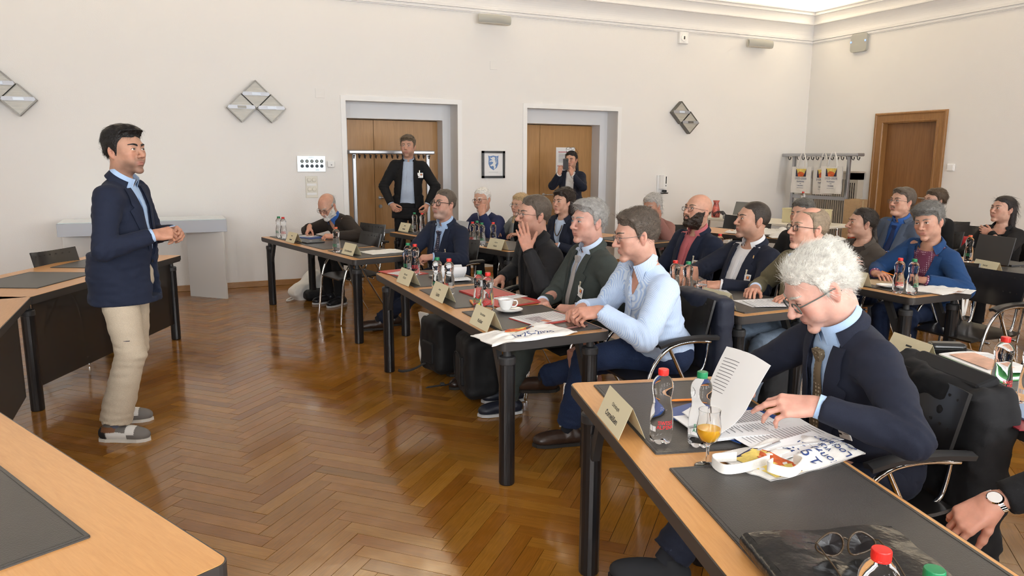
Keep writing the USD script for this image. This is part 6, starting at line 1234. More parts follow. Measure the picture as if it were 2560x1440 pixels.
# black display binder and sunglasses
t = thing('display_binder', 'black plastic display binder in the lower right foreground', 'binder', (-8.765, -8.585, TOP + .005), -19); M_bind = mat('binder_black', (.012, .012, .012), .18, bump=.25, bscale=30)
X, Y = np.meshgrid(np.linspace(-.165, .165, 12), np.linspace(-.12, .12, 9), indexing='ij'); obj('cover', sheet(np.stack([X, Y, .036 - .004 * np.cos(X * 30) + .002 * np.sin(Y * 60 + X * 20)], -1), .003), M_bind, t, 40); obj('cover', rbox(.33, .24, .003, .001, (0, 0, .002)), M_bind, t)
for k in range(9): obj('sleeve', sheet(np.stack([X * .985 - .001 * k, Y * .97, .006 + .0028 * k + .002 * np.sin(X * 22 + k)], -1), .0012), mat('sleeve_film', (.50, .50, .52), .15) if k % 2 else M_paper, t)
obj('spine', xf(sheet(np.stack([np.stack([.016 * np.cos(a), y + 0 * a, .018 + .018 * np.sin(a)], -1) for y in np.linspace(-.12, .12, 3) for a in [np.linspace(-1.57, 1.57, 9)]], 0), .0025), rotz(180), (-.165, 0, 0)), M_bind, t, 40)
t = thing('sunglasses', 'dark tortoiseshell sunglasses lying on the black binder', 'sunglasses', (-8.775, -8.575, TOP + .0455), 70); M_tort = mat('tortoise_frame', (.05, .03, .015), .2); a = np.linspace(0, 2 * np.pi, 24, endpoint=False)
for s in (-1, 1):
    P = np.stack([.0 - .006 * np.abs(np.cos(a)), s * .034 + .029 * np.cos(a), .026 + .024 * np.sin(a) - .004 * np.sin(2 * a) * s], 1); obj('rim', tube(P, .0022, 6, closed=True), M_tort, t, True); c = P.mean(0); obj('lens', trimesh.Trimesh(np.vstack([c, P]), [(0, 1 + i, 1 + (i + 1) % 24) for i in range(24)], process=False), mat('lens_dark', (.012, .010, .010), .05, coat=.6), t); obj('temple', tube(smoothpath([(-.004, s * .063, .034), (-.02, s * .066, .036), (-.09, s * .063, .022), (-.135, s * .058, .004)], 14), .0018, 6), M_tort, t, True)
obj('bridge', tube(smoothpath([(-.004, -.008, .034), (.002, 0, .038), (-.004, .008, .034)], 8), .002, 6), M_tort, t, True)
# the white-haired man's papers
t = thing('clip_folder', 'blue clip folder behind the green-capped foreground bottle', 'folder', (-8.37, -7.76, TOP + .005), -78); obj('board', rbox(.33, .30, .006, .002, (0, 0, .003)), M_blue, t); obj('edge', rbox(.335, .305, .003, .001, (0, 0, .0015)), M_cap, t)
t = thing('paper_stack', 'stack of printed pages with the upper leaf lifted in the white-haired man\'s hands', 'papers', (-8.40, -7.83, TOP + .011), -100); X, Y = np.meshgrid(np.linspace(-.105, .105, 5), np.linspace(-.15, .15, 9), indexing='ij')
for k in range(4): obj('page', sheet(np.stack([X + .003 * k, Y - .004 * k, .002 + .0022 * k + .002 * np.sin(Y * 14 + k)], -1), .0018), M_paper, t)
obj('print', xf(lines(.19, .27, 22), None, (.009, -.010, .0105)), M_ink2, t)
def leaf(k):
    b = np.linspace(0, 1, 12); th = .25 + 1.05 * np.minimum(1, b * 1.8) - .25 * b; yy = -.15 + np.cumsum(np.cos(th)) * .297 / 12; zz = .012 + np.cumsum(np.sin(th)) * .297 / 12; return np.stack([np.stack([x + .004 * k + .03 * b * (k - .5), yy, zz + .002 * k + .006 * np.sin(x * 20 + 1.5) * b], -1) for x in np.linspace(-.105, .105, 6)], 0)
for k in (0, 1):
    G = leaf(k); obj('lifted_page', sheet(G, .0008), M_paper, t, 40)
G = leaf(0); N = np.cross(np.gradient(G, axis=0), np.gradient(G, axis=1)); N /= np.linalg.norm(N, axis=-1, keepdims=True); ln = []
from scipy.interpolate import RegularGridInterpolator
gi = RegularGridInterpolator((np.linspace(0, 1, 6), np.linspace(0, 1, 12)), G); ni = RegularGridInterpolator((np.linspace(0, 1, 6), np.linspace(0, 1, 12)), N)
for b in np.linspace(.06, .86, 21):
    for sg in (1, -1):
        aa = np.linspace(.10, .92, 14); ln.append(sheet(np.stack([gi(np.stack([aa, np.full(14, b + d)], 1)) + ni(np.stack([aa, np.full(14, b)], 1)) * .0009 * sg for d in (-.0038, .0038)], 1), .0003))
obj('print', cat(ln), M_ink2, t)
paper('paper_sheet', 'loose printed sheet between the paper stack and the tote', -8.34, -7.96, -97, .21, .297, 20, .012, curl=.006); paper('paper_sheet', 'creased form lying on the tote in the foreground', -8.37, -8.06, -84, .10, .27, 3, .016, curl=.004)
for i, (x, y, r, z, l) in enumerate([(-6.80, -6.28, 80, 0, 'open printed booklet beside the olive jacket man\'s card'), (-6.78, -6.33, 70, .004, 'second sheet on the open booklet in the second row'), (-6.88, -5.84, 62, 0, 'papers under the second-row water glass'), (-7.02, -5.18, 88, 0, 'papers before the bald bearded man')]): paper('paper_sheet', l, x, y, r, .21, .297, 14, z)
for i, (x, y, r, z, m, l) in enumerate([(-5.42, -6.38, 10, .0, None, 'glossy leaflet with dark pictures beside the royal blue blazer'), (-5.37, -6.44, 24, .003, None, 'second leaflet on the glossy one beside the royal blue blazer'), (-5.50, -6.02, 84, 0, mat('kraft_paper', (.48, .36, .22), .7), 'brown envelope under the royal blue woman\'s hands')]): paper('leaflet', l, x, y, r, .20, .28, 6 if m is None else 0, z, m, 'leaflet', pic=(.0, -.03, .16, .10, M_photo) if m is None else None)
paper('writing_pad', 'blue writing pad under the hands of the man in brown cardigan', -8.62, -1.50, 20, .21, .297, 0, 0, M_blue, 'pad', .006); paper('paper_sheet', 'white note sheet on the blue writing pad', -8.64, -1.42, 40, .15, .21, 6, .007)
t = thing('tablet_case', 'black tablet case lying beside the far name card by the white wall', 'case', (-8.70, -1.98, TOP + .012), 14); obj('cover', rbox(.19, .25, .012, .003), M_cap, t); obj('clasp', disc(.012, .008, 14), M_china, t)

# ------------------------------------------------------------------ cotton totes
M_navyink = mat('tote_navy_ink', (.02, .045, .16), .7); M_sky = mat('tote_yellow', (.72, .55, .14), .7, var=.3, vscale=30); M_sun = mat('tote_orange', (.62, .12, .03), .7, var=.4, vscale=30); M_hill = mat('tote_dark', (.03, .03, .07), .7, var=.5, vscale=40)
def tote_print(t, place, s=1.0, words=True):
    """Printed picture and words; place(mesh) moves flat print (x across, y up, z out) on to the cloth."""
    obj('picture', place(rbox(.20 * s, .125 * s, .0008, .0002, (0, .075 * s, .0004))), M_sky, t)
    obj('picture', place(prism([(-.10 * s, .014 * s), (.10 * s, .014 * s), (.07 * s, .06 * s), (.03 * s, .085 * s), (-.03 * s, .095 * s), (-.07 * s, .06 * s)], .0008, .0014)), M_sun, t)
    obj('picture', place(cat(prism([(-.10 * s, .014 * s), (-.055 * s, .014 * s), (-.07 * s, .07 * s), (-.085 * s, .12 * s), (-.10 * s, .137 * s)], .0012, .0018), prism([(.10 * s, .014 * s), (.045 * s, .014 * s), (.065 * s, .05 * s), (.085 * s, .10 * s), (.10 * s, .137 * s)], .0012, .0018))), M_hill, t)
    if words:
        for w, y, h in (('1925–2025', -.032, .030), ('Konferenz', -.075, .022), ('von', -.105, .016), ('Locarno', -.140, .022)): obj('lettering', place(xf(text(w, h * s), None, (0, y * s, .0003))), M_navyink, t)
        obj('lettering', place(xf(text('ebert-gedenkstaette.de', .008 * s), None, (0, -.172 * s, .0003))), M_pic2, t)
def hanging_tote(label, y, x, z, tw, seed):
    t = thing('tote_bag', label, 'tote bag', (x, y, z), tw, 'white cotton totes hanging on the coat rack'); u, v = np.meshgrid(np.linspace(-.19, .19, 12), np.linspace(-.42, 0, 14), indexing='ij')
    wob = lambda a, b: .012 * (meshkit.noise(np.stack([a * 9, b * 9, 0 * a + seed], -1), 3) - .5) * (1 + -b * 1.5)
    for sg in (-1, 1): obj('cloth_panel', sheet(np.stack([sg * (.010 - .0 * v) + wob(u, v), u, v], -1), .003), M_cloth, t, 50)
    for yy in (-.085, .085): obj('handle', tube(smoothpath([(-.012, yy, -.02), (-.010, yy * .8, .10), (0, yy * .3, .215), (.010, yy * .8, .10), (.012, yy, -.02)], 16), .008, 6), M_cloth, t, True)
    R = np.stack([V3(0, -1, 0), V3(0, 0, 1), V3(-1, 0, 0)], 1); tote_print(t, lambda m: xf(m, R, (-.019, 0, -.17)))
    return t
hanging_tote('white printed tote leftmost of three on the far coat rack', -.56, -.62, 1.485, 4, 1); hanging_tote('white printed tote in the middle on the far coat rack', -.96, -.585, 1.475, -3, 2); hanging_tote('white printed tote rightmost of three on the far coat rack', -1.18, -.635, 1.50, 2, 3)
def cloth_heap(name, label, loc, rz, lx, ly, hgt, seed, fold=None, catn='tote bag', ma=None):
    t = thing(name, label, catn, loc, rz); u, v = np.meshgrid(np.linspace(-1, 1, 26), np.linspace(-1, 1, 22), indexing='ij'); n1 = meshkit.fbm(np.stack([u * 1.9 + seed, v * 2.3, 0 * u + seed], -1), 3, seed); e = np.clip(1 - np.maximum(np.abs(u), np.abs(v)) ** 6, 0, 1)
    Z = .004 + hgt * e * (.25 + .75 * np.abs(n1 - .5) * 4); X = u * lx / 2 * (1 + .10 * (meshkit.noise(np.stack([v * 3, u * 0 + seed, 0 * u], -1), 4) - .5)); Y = v * ly / 2 * (1 + .14 * (meshkit.noise(np.stack([u * 3, v * 0, 0 * u + seed], -1), 5) - .5))
    if fold: X, Y, Z = fold(X, Y, Z)
    obj('cloth', sheet(np.stack([X, Y, Z], -1), .004), ma or M_cloth, t, 60); return t, RegularGridInterpolator((np.linspace(-1, 1, 26), np.linspace(-1, 1, 22)), np.stack([X, Y, Z], -1))
def onto(gi, m, ox, oy, R2, lx, ly, e=.003):
    """Lays flat print on a cloth heap, following its folds."""
    w = np.asarray(m.vertices); p = w[:, :2] @ np.asarray(R2).T + [ox, oy]; q = np.clip(np.stack([p[:, 0] / (lx / 2), p[:, 1] / (ly / 2)], 1), -.98, .98); return trimesh.Trimesh(gi(q) + np.stack([0 * w[:, 0], 0 * w[:, 0], e + w[:, 2]], 1), m.faces, process=False)
def sub(m, n=2):
    for _ in range(n): v, f = trimesh.remesh.subdivide(m.vertices, m.faces); m = trimesh.Trimesh(v, f, process=False)
    return m
# tote hanging over the end of the middle front table
def over_edge(X, Y, Z):
    d = np.clip(-.085 - Y, 0, 1); return X, np.where(d > 0, -.085 - np.minimum(d, .012), Y), np.where(d > 0, Z * .3 + .006 - np.clip(d - .012, 0, 1) * .75, Z)
t, gi = cloth_heap('tote_bag', 'crumpled white tote hanging over the end of the middle front table', (-8.46, -6.442, TOP + .003), 8, .47, .21, .022, 4, over_edge)
R2 = [[1, 0], [0, 1]]; tote_print(t, lambda m: onto(gi, sub(m, 2), -.01, .018, R2, .47, .21, .004), .85, False); obj('lettering', onto(gi, sub(text('1925–2025', .030), 1), .01, -.072, R2, .47, .21, .0045), M_navyink, t)
# tote under the white-haired man's papers
t, gi = cloth_heap('tote_bag', 'white tote with bright picture and blue lettering under the foreground papers', (-8.40, -8.075, TOP + .003), 4, .40, .20, .020, 9)
R2 = np.array([[0, -1], [1, 0]]) * 1.0; tote_print(t, lambda m: onto(gi, sub(m, 2), -.07, -.03, R2, .40, .20, .004), .80, False)
for w, ox, h in (('1925', .015, .034), ('Konferenz', .065, .026), ('von', .10, .022), ('Locarno', .14, .026), ('ebert-gedenk', .175, .013)): obj('lettering', onto(gi, sub(text(w, h), 1), ox, -.03, R2, .40, .20, .0045), M_navyink, t)
for k, pts in enumerate(([(-.19, .03, .012), (-.25, .06, .006), (-.27, .0, .004), (-.22, -.03, .01), (-.14, -.04, .02)], [(-.15, -.06, .02), (-.20, -.09, .03), (-.16, -.13, .022), (-.10, -.115, .03), (-.08, -.07, .02)])):
    c = smoothpath(pts, 20); obj('handle', sheet(np.stack([c + V3(0, 0, -.001), c + V3(.004, .004, .024)], 1), .003), M_cloth, t, 50)
t, gi = cloth_heap('tote_bag', 'folded white tote with its handle hanging off the royal blue woman\'s table', (-5.42, -6.40, TOP + .002), 8, .34, .24, .012, 12, None); c = smoothpath([(.06, -.10, .008), (.075, -.122, 0), (.09, -.124, -.10), (.105, -.124, -.155), (.115, -.124, -.155), (.13, -.124, -.10), (.145, -.122, 0), (.15, -.10, .008)], 24); obj('handle', sheet(np.stack([c + V3(-.015, 0, 0), c + V3(.015, 0, 0)], 1), .003), M_cloth, t, 50)
cloth_heap('tote_bag', 'flat white tote behind the name card by the white wall', (-8.24, -3.05, TOP + .005), 12, .36, .26, .010, 15); cloth_heap('tote_bag', 'white papers and tote at the right edge near the right name card', (-4.38, -6.50, TOP + .003), -20, .30, .36, .012, 18)

# ------------------------------------------------------------------ bags and coats
def soft(name, label, catn, loc, rz, b, r, ma, seed, amp=.012, h=.011, R=None):
    t = thing(name, label, catn, loc, rz); S = SDF(); b = np.array(b); e = b + r + .03
    S.add(lambda P: np.linalg.norm(np.maximum(np.abs(P) - b, 0), axis=-1) - r + amp * 2 * (meshkit.fbm(P * 9, 3, seed) - .5) + amp * .5 * np.abs(meshkit.noise(P * [7, 7, 22], seed + 1) - .5), -e, e, .001); obj('bag_body' if 'coat' not in name and 'jacket' not in name else 'cloth', xf(smoothmesh(S.mesh(h), 1), R), ma, t, True); return t
M_nyl = fabric('nylon_black', (.010, .010, .011), .6); M_suede = fabric('suede_brown', (.055, .026, .012), .9)
t = soft('backpack', 'black and brown backpack with loose strap under the front table', 'backpack', (-8.20, -4.52, .235), 10, (.07, .10, .15), .055, M_nyl, 3); obj('side_trim', rbox(.05, .012, .36, .004, (-.085, .10, 0)), M_suede, t); obj('strap', sheet(np.stack([c + o for o in (V3(0, 0, -.018), V3(0, 0, .018))], 1) if False else np.stack([smoothpath([(-.11, .05, -.14), (-.20, .09, -.19), (-.27, .13, -.205), (-.29, .16, -.20)], 14) + o for o in (V3(-.012, -.02, 0), V3(.012, .02, 0))], 1), .006), M_nyl, t, 50); obj('front_pocket', rbox(.03, .16, .16, .012, (-.125, 0, -.05)), M_nyl, t)
t = thing('tote_bag', 'white tote hanging beside the black and brown backpack', 'tote bag', (-8.30, -4.40, .24), 20); u, v = np.meshgrid(np.linspace(-.05, .05, 5), np.linspace(-.21, .21, 10), indexing='ij'); obj('cloth', sheet(np.stack([.012 * np.sin(v * 20), u, v], -1), .02), M_cloth, t, 50)
t = soft('backpack', 'black backpack with buckled straps under the front table, nearer one', 'backpack', (-8.17, -5.13, .235), -8, (.06, .12, .15), .06, M_nyl, 6); obj('front_pocket', rbox(.035, .18, .20, .014, (-.12, 0, -.03)), M_nyl, t); obj('zipper', tube(smoothpath([(-.142, -.08, -.10), (-.142, -.085, .05), (-.140, 0, .085), (-.142, .085, .05), (-.142, .08, -.10)], 22), .0025, 5), M_cap, t, True); obj('strap', sheet(np.stack([smoothpath([(-.10, .08, -.10), (-.16, .16, -.18), (-.21, .22, -.205), (-.30, .26, -.222)], 14) + o for o in (V3(-.01, -.014, 0), V3(.01, .014, 0))], 1), .005), M_nyl, t, 50); obj('buckle', rbox(.03, .035, .012, .003, (-.20, .21, -.19)), M_cap, t)
t = soft('backpack', 'dark grey backpack with papers under the second-row table', 'backpack', (-6.55, -6.02, .20), 20, (.09, .10, .11), .06, fabric('nylon_grey', (.03, .032, .035), .7), 9)
for yy in (-.06, .05): obj('strap', tube(smoothpath([(-.10, yy, -.14), (-.165, yy, -.02), (-.13, yy, .13), (-.02, yy * 1.2, .17)], 14), .022, 8), M_nyl, t, True)
obj('papers', rbox(.01, .15, .10, .002, (-.14, .12, .08)), M_paper, t)
t = soft('tote_bag', 'white cotton bag slumped on the floor by the white wall', 'tote bag', (-8.60, -1.02, .13), 24, (.16, .05, .045), .055, M_cloth, 12, .03, R=roty(-34)); obj('handle', tube(smoothpath([(-.20, .02, -.10), (-.27, .0, -.118), (-.29, -.05, -.118), (-.22, -.05, -.11)], 16), .008, 6), M_cloth, t, True)
soft('shoulder_bag', 'black bag lying flat behind the slumped white cotton bag', 'bag', (-8.48, -1.12, .062), 10, (.15, .08, .012), .045, M_nyl, 14, .012)
# coats over chair backs
M_quilt = fabric('quilted_navy', (.016, .020, .036), .55)
PJ = _pl[5][1][1]; f5 = PJ['F']; c5 = PJ['hip'] - f5 * .235; rz5 = math.degrees(math.atan2(f5[1], f5[0])) + 180
t = soft('quilted_jacket', 'dark navy quilted jacket hung over the chair of the man in light blue shirt', 'jacket', (c5[0], c5[1], .555), rz5, (.020, .20, .27), .035, M_quilt, 21, .016)
obj('pocket_flap', rbox(.010, .13, .055, .004, (.062, .10, -.075)), M_quilt, t); obj('pocket', rbox(.008, .14, .15, .004, (.060, .10, -.15)), M_quilt, t); obj('snap_button', xf(disc(.009, .004, 14), roty(90), (.067, .10, -.085)), M_steel, t); obj('zip', xf(rbox(.006, .11, .008, .002), rotx(22), (.062, .10, .02)), M_cap, t); obj('zip_pull', rbox(.006, .02, .014, .002, (.065, .15, .0)), M_steel, t); obj('piping', tube(smoothpath([(.055, .235, .24), (.062, .243, .0), (.056, .24, -.28)], 12), .005, 6), M_suede, t, True)
PJ = _pl[21][1][1]; f5 = PJ['F']; l5 = PJ['L']; c5 = PJ['hip'] - f5 * .26; t = soft('coat', 'black coat draped over the white-haired man\'s chair', 'coat', (c5[0], c5[1], .50), math.degrees(math.atan2(f5[1], f5[0])) + 180, (.035, .20, .32), .05, F_black, 25, .035); obj('collar_fold', xf(rbox(.09, .36, .03, .012), roty(-20), (0, 0, .36)), F_black, t)
t = soft('scarf', 'red scarf heaped on an empty chair by the end wall', 'scarf', (-1.72, -4.08, .60), 0, (.06, .08, .06), .07, fabric('wool_red', (.28, .012, .015)), 27, .05); 

# ------------------------------------------------------------------ things on the walls
M_lampg = mat('lamp_glass', (.46, .44, .38), .22, var=.14, vscale=6, stretch=(1, 1, 14), bump=.1, bscale=14); M_lampf = mat('lamp_frame', (.16, .15, .13), .35, .6); M_lampb = mat('lamp_band', (.38, .39, .42), .35, .3); M_lampw = mat('lamp_bulb_cover', (.62, .70, .80), .2)
def wall_lamp(label, centres, r, group):
    t = thing('wall_lamp', label, 'lamp', (0, 0, 0), 0, group)
    for k, (x, z) in enumerate(centres):
        d = [(x, z + r), (x + r, z), (x, z - r), (x - r, z)]; R = np.array([[1, 0, 0], [0, 0, -1], [0, 1, 0]])
        obj('lamp_frame', xf(prism(Polygon(d).buffer(.008, join_style=2).difference(Polygon(d).buffer(-.004, join_style=2)), .01, .085), R), M_lampf, t); obj('glass_panel', xf(prism(Polygon(d), .012, .075), R), M_lampg, t)
        obj('metal_band', xf(prism(Polygon([(x - r * .985, z + .006), (x - r * .90, z + .030), (x + r * .90, z + .030), (x + r * .985, z + .006), (x + r * .90, z - .012), (x - r * .90, z - .012)]), .074, .090), R), M_lampb, t); obj('bulb_cover', xf(prism([(x - r * .30, z + .024), (x + r * .32, z + .024), (x + r * .34, z - .006), (x - r * .28, z - .006)], .089, .094), R), M_lampw if k != 1 else M_lampf, t)
wall_lamp('wall lamp of three grey glass diamonds left of the first oak door', [(-8.945, 2.325), (-9.115, 2.168), (-8.775, 2.168)], .158, 'diamond wall lamps'); wall_lamp('diamond wall lamp cut by the left frame edge', [(-11.52, 2.335), (-11.69, 2.178), (-11.345, 2.178)], .160, 'diamond wall lamps'); wall_lamp('small wall lamp of two stacked glass diamonds near the room corner', [(-2.705, 2.305), (-2.53, 2.155)], .160, None)
M_spk = mat('speaker_grille', (.42, .42, .38), .5); M_spkb = mat('speaker_body', (.66, .62, .52), .5)
def wall_speaker(label, x, z, L_, flip):
    t = thing('loudspeaker', label, 'loudspeaker', (x, 0, z), 0, 'long wall loudspeakers'); a = np.linspace(-1, 1, 15); path = np.stack([a * L_ / 2, -.10 - .05 * (1 - a ** 2), 0 * a], 1); G = np.stack([path + V3(0, -.015 * (1 - (h / .05) ** 2), h) for h in np.linspace(-.05, .05, 7)], 1); obj('grille', sheet(G, .012), M_spk, t, 40)
    top = prism(Polygon([(q[0], q[1]) for q in path] + [(L_ / 2 - .02, -.055), (-L_ / 2 + .02, -.055)]), .046, .058); obj('body', cat(top, xf(top, None, (0, 0, -.104)), bx(-L_ / 2 + .02, L_ / 2 - .02, -.075, -.05, -.05, .05)), M_spkb, t, 40); obj('mount', bx(-.04, .04, -.06, 0, -.03, .03), M_cap, t)
wall_speaker('grey loudspeaker under the cornice above the first oak door', -5.86, 3.42, .47, 0); wall_speaker('grey loudspeaker under the cornice near the room corner', -1.22, 3.42, .50, 0)
t = thing('access_point', 'rounded grey wireless access point with blue lights on the end wall', 'access point', (0, -.965, 3.40)); obj('shell', xf(prism(Polygon([(-.1, -.09), (.1, -.09), (.1, .09), (-.1, .09)]).buffer(.05, quad_segs=8), 0, .05), np.stack([V3(0, -1, 0), V3(0, 0, 1), V3(-1, 0, 0)], 1)), M_spk, t, 40)
M_led = mat('blue_led', (.1, .15, 1.0), .3, emit=3.0, ecol=(.15, .25, 1.0))
for y in (-.125, .14): obj('status_light', xf(disc(.013, .004, 12), roty(-90), (-.051, y, .02)), M_led, t)
t = thing('wall_clock_unit', 'small white square unit with a dial high on the long wall', 'wall unit', (-2.69, 0, 3.415)); obj('housing', rbox(.17, .05, .17, .008, (0, -.025, 0)), M_white, t); obj('dial', xf(disc(.055, .006, 24), rotx(90), (.0, -.050, 0)), M_china, t); obj('pointer', rbox(.022, .006, .045, .002, (0, -.058, 0)), M_cap, t)
for l, x, z, s in (('flat white cover plate left of the first oak door', -8.18, 2.378, .115), ('faint white cover plate between the two oak doors', -5.83, 2.84, .11)):
    t = thing('cover_plate', l, 'cover plate', (x, 0, z)); obj('plate', rbox(s, .008, s, .003, (0, -.004, 0)), M_wall, t); obj('screw', xf(disc(.005, .0015, 8), rotx(90), (0, -.008, 0)), M_white, t)
t = thing('touch_panel', 'bright control panel with ten round dials beside the first oak door', 'control panel', (-8.322, 0, 1.513)); obj('bezel', rbox(.350, .022, .200, .006, (0, -.011, 0)), M_white, t); obj('screen', rbox(.338, .003, .188, .001, (0, -.023, 0)), mat('screen_glow', (.75, .90, .95), .3, emit=1.3, ecol=(.72, .92, .98)), t)
for r in range(2):
    for c in range(5):
        m = xf(disc(.0215, .002, 22), rotx(90), (-.114 + c * .060, -.024, .032 - r * .060)); obj('round_icon', m, mat('dial_grey', (.09, .12, .12), .4) if r == 0 else mat('dial_dark', (.012, .025, .04), .4), t)
        if r == 0: obj('icon_mark', xf(disc(.009, .001, 14), rotx(90), (-.114 + c * .060, -.0262, .034)), mat('dial_mark', (.40, .42, .40), .4), t)
obj('caption', cat(rbox(.07, .001, .006, .0003, (0, -.0255, .078)), rbox(.11, .001, .006, .0003, (-.09, -.0255, -.076)), rbox(.05, .001, .008, .0003, (.07, -.0255, -.076))), mat('caption_grey', (.35, .48, .50), .5), t)
t = thing('alarm_box', 'small white alarm box right of the control panel', 'alarm box', (-8.078, 0, 1.510)); obj('housing', rbox(.090, .045, .085, .012, (0, -.0225, 0)), M_white, t); obj('indicator', rbox(.016, .004, .012, .002, (.0, -.046, -.01)), mat('ind_grey', (.2, .2, .22), .4), t)
t = thing('switch_plate', 'tall cream switch plate with four round knobs below the control panel', 'switch', (-8.328, 0, 1.225)); M_cr = mat('switch_cream', (.70, .67, .58), .4); obj('plate', rbox(.148, .012, .270, .004, (0, -.006, 0)), M_cr, t)
for x, z in ((-.03, .088), (.032, .088), (-.028, -.028), (.030, -.028)): obj('round_knob', xf(lathe([(0, 0), (.025, 0), (.025, .010), (.021, .013), (0, .013)], 22), rotx(90), (x, -.011, z)), M_cr, t, 40)
for z in (.03, -.085): obj('label_field', rbox(.12, .002, .03, .001, (0, -.0125, z)), M_white, t)
# framed crest
t = thing('picture_frame', 'black framed print of a blue shield with a white lion between the oak doors', 'picture', (-5.838, 0, 1.508)); W_, H_ = .345, .372
obj('frame', cat(bx(-W_ / 2, W_ / 2, -.028, 0, H_ / 2 - .03, H_ / 2), bx(-W_ / 2, W_ / 2, -.028, 0, -H_ / 2, -H_ / 2 + .03), bx(-W_ / 2, -W_ / 2 + .03, -.028, 0, -H_ / 2, H_ / 2), bx(W_ / 2 - .03, W_ / 2, -.028, 0, -H_ / 2, H_ / 2)), M_leg, t); obj('mount_board', bx(-W_ / 2 + .02, W_ / 2 - .02, -.012, -.002, -H_ / 2 + .02, H_ / 2 - .02), M_paper, t)
R = np.array([[1, 0, 0], [0, 0, -1], [0, 1, 0]]); sc = .17
P2 = lambda pts, a, b: xf(prism([(x * sc, z * sc + .028) for x, z in pts], a, b), R)
shield = [(-.46, .56), (-.30, .50), (0, .56), (.30, .50), (.46, .56), (.42, .30), (.44, -.10), (.30, -.42), (0, -.62), (-.30, -.42), (-.44, -.10), (-.42, .30)]
obj('shield', P2(shield, .0125, .0135), mat('shield_blue', (.10, .22, .47), .5), t)
lion = [(-.10, .44), (.06, .46), (.16, .36), (.12, .22), (.18, .10), (.22, -.08), (.16, -.22), (.22, -.36), (.10, -.52), (.02, -.50), (.06, -.36), (-.04, -.26), (-.20, -.32), (-.30, -.22), (-.20, -.18), (-.06, -.10), (-.02, .04), (-.22, .08), (-.34, .02), (-.34, .12), (-.20, .18), (-.06, .18), (-.28, .34), (-.30, .42), (-.16, .36)]
obj('lion', P2(lion, .0135, .0145), mat('lion_white', (.72, .74, .74), .5), t); obj('lion_tail', xf(tube([(x * sc, z * sc + .028, .0142) for x, z in smoothpath([(.20, -.10, 0), (.30, .02, 0), (.24, .20, 0), (.33, .34, 0), (.26, .42, 0)], 14)[:, :2]], .004, 6), R), mat('lion_white', (.72, .74, .74), .5), t)
obj('caption', xf(rbox(.14, .010, .001, .0003, (0, -.105, .0128)), R), mat('caption_pale', (.6, .61, .62), .6), t); obj('glass', trimesh.Trimesh(np.array([(-W_ / 2 + .03, -.018, -H_ / 2 + .03), (W_ / 2 - .03, -.018, -H_ / 2 + .03), (W_ / 2 - .03, -.018, H_ / 2 - .03), (-W_ / 2 + .03, -.018, H_ / 2 - .03)]), [(0, 1, 2), (0, 2, 3)], process=False), pane('picture_glass', amount=1.4), t)
# sanitizer dispenser
t = thing('sanitizer_dispenser', 'white hand sanitizer dispenser with black drip tray on the long wall', 'dispenser', (-2.97, 0, 1.20)); obj('back_plate', rbox(.13, .02, .30, .006, (-.03, -.010, .0)), M_white, t); obj('housing', xf(prism(Polygon([(-.055, 0), (.055, 0), (.055, .06), (.03, .095), (-.03, .095), (-.055, .06)]).buffer(.006), -.06, .15), np.array([[1, 0, 0], [0, -1, 0], [0, 0, 1]])), M_white, t, 40); obj('level_window', rbox(.018, .006, .11, .003, (.012, -.101, .075)), M_leg, t); obj('sensor', xf(disc(.011, .003, 12), rotx(90), (.010, -.100, -.01)), mat('ind_grey', (.2, .2, .22), .4), t); obj('nozzle', rbox(.05, .06, .035, .006, (.012, -.065, -.095)), M_cap, t); obj('drip_tray', lathe([(0, -.135), (.05, -.135), (.062, -.118), (.056, -.118), (.048, -.130), (0, -.130)], 26, (.012, -.07, 0)), M_cap, t)
t = thing('thermostat', 'small white thermostat right of the dark oak door', 'thermostat', (0, -2.665, 1.497)); obj('housing', rbox(.030, .105, .10, .008, (-.015, 0, 0)), M_white, t); obj('cover', rbox(.008, .085, .08, .004, (-.032, 0, 0)), M_white, t)
t = thing('notice_sheet', 'notice sheet with red headings on the second oak door', 'notice', (-4.395, .533, 1.545)); obj('sheet', rbox(.33, .003, .44, .001), M_paper, t); obj('heading', cat(rbox(.19, .001, .010, .0003, (-.03, -.0022, .15)), rbox(.12, .001, .010, .0003, (-.08, -.0022, -.06))), mat('heading_red', (.45, .05, .06), .6), t); obj('print', cat([rbox(.24, .001, .006, .0002, (0, -.0022, .12 - i * .02)) for i in range(7)]), M_ink2, t)
# radiator cover in the corner of the end wall
t = sthing('trim_2', 'cream slatted radiator cover on the end wall'); M_rad = mat('radiator_cream', (.52, .47, .39), .5); obj('frame', cat(bx(-.13, 0, -1.24, -1.06, 0, 1.40), bx(-.13, 0, -.32, -.20, 0, 1.40), bx(-.13, 0, -1.24, -.20, 1.29, 1.40), bx(-.155, 0, -1.26, -.18, 1.395, 1.42), bx(-.13, 0, -1.24, -.20, 0, .12)), M_rad, t); obj('inner_panel', bx(-.03, -.002, -1.06, -.32, .12, 1.29), M_dark, t)
for y in np.arange(-1.045, -.33, .043): obj('slat', bx(-.115, -.06, y - .012, y + .012, .12, 1.29), M_rad, t)
for y in (-1.10, -1.14, -1.18): obj('slot', bx(-.1305, -.128, y - .008, y + .008, .72, 1.24), M_dark, t)
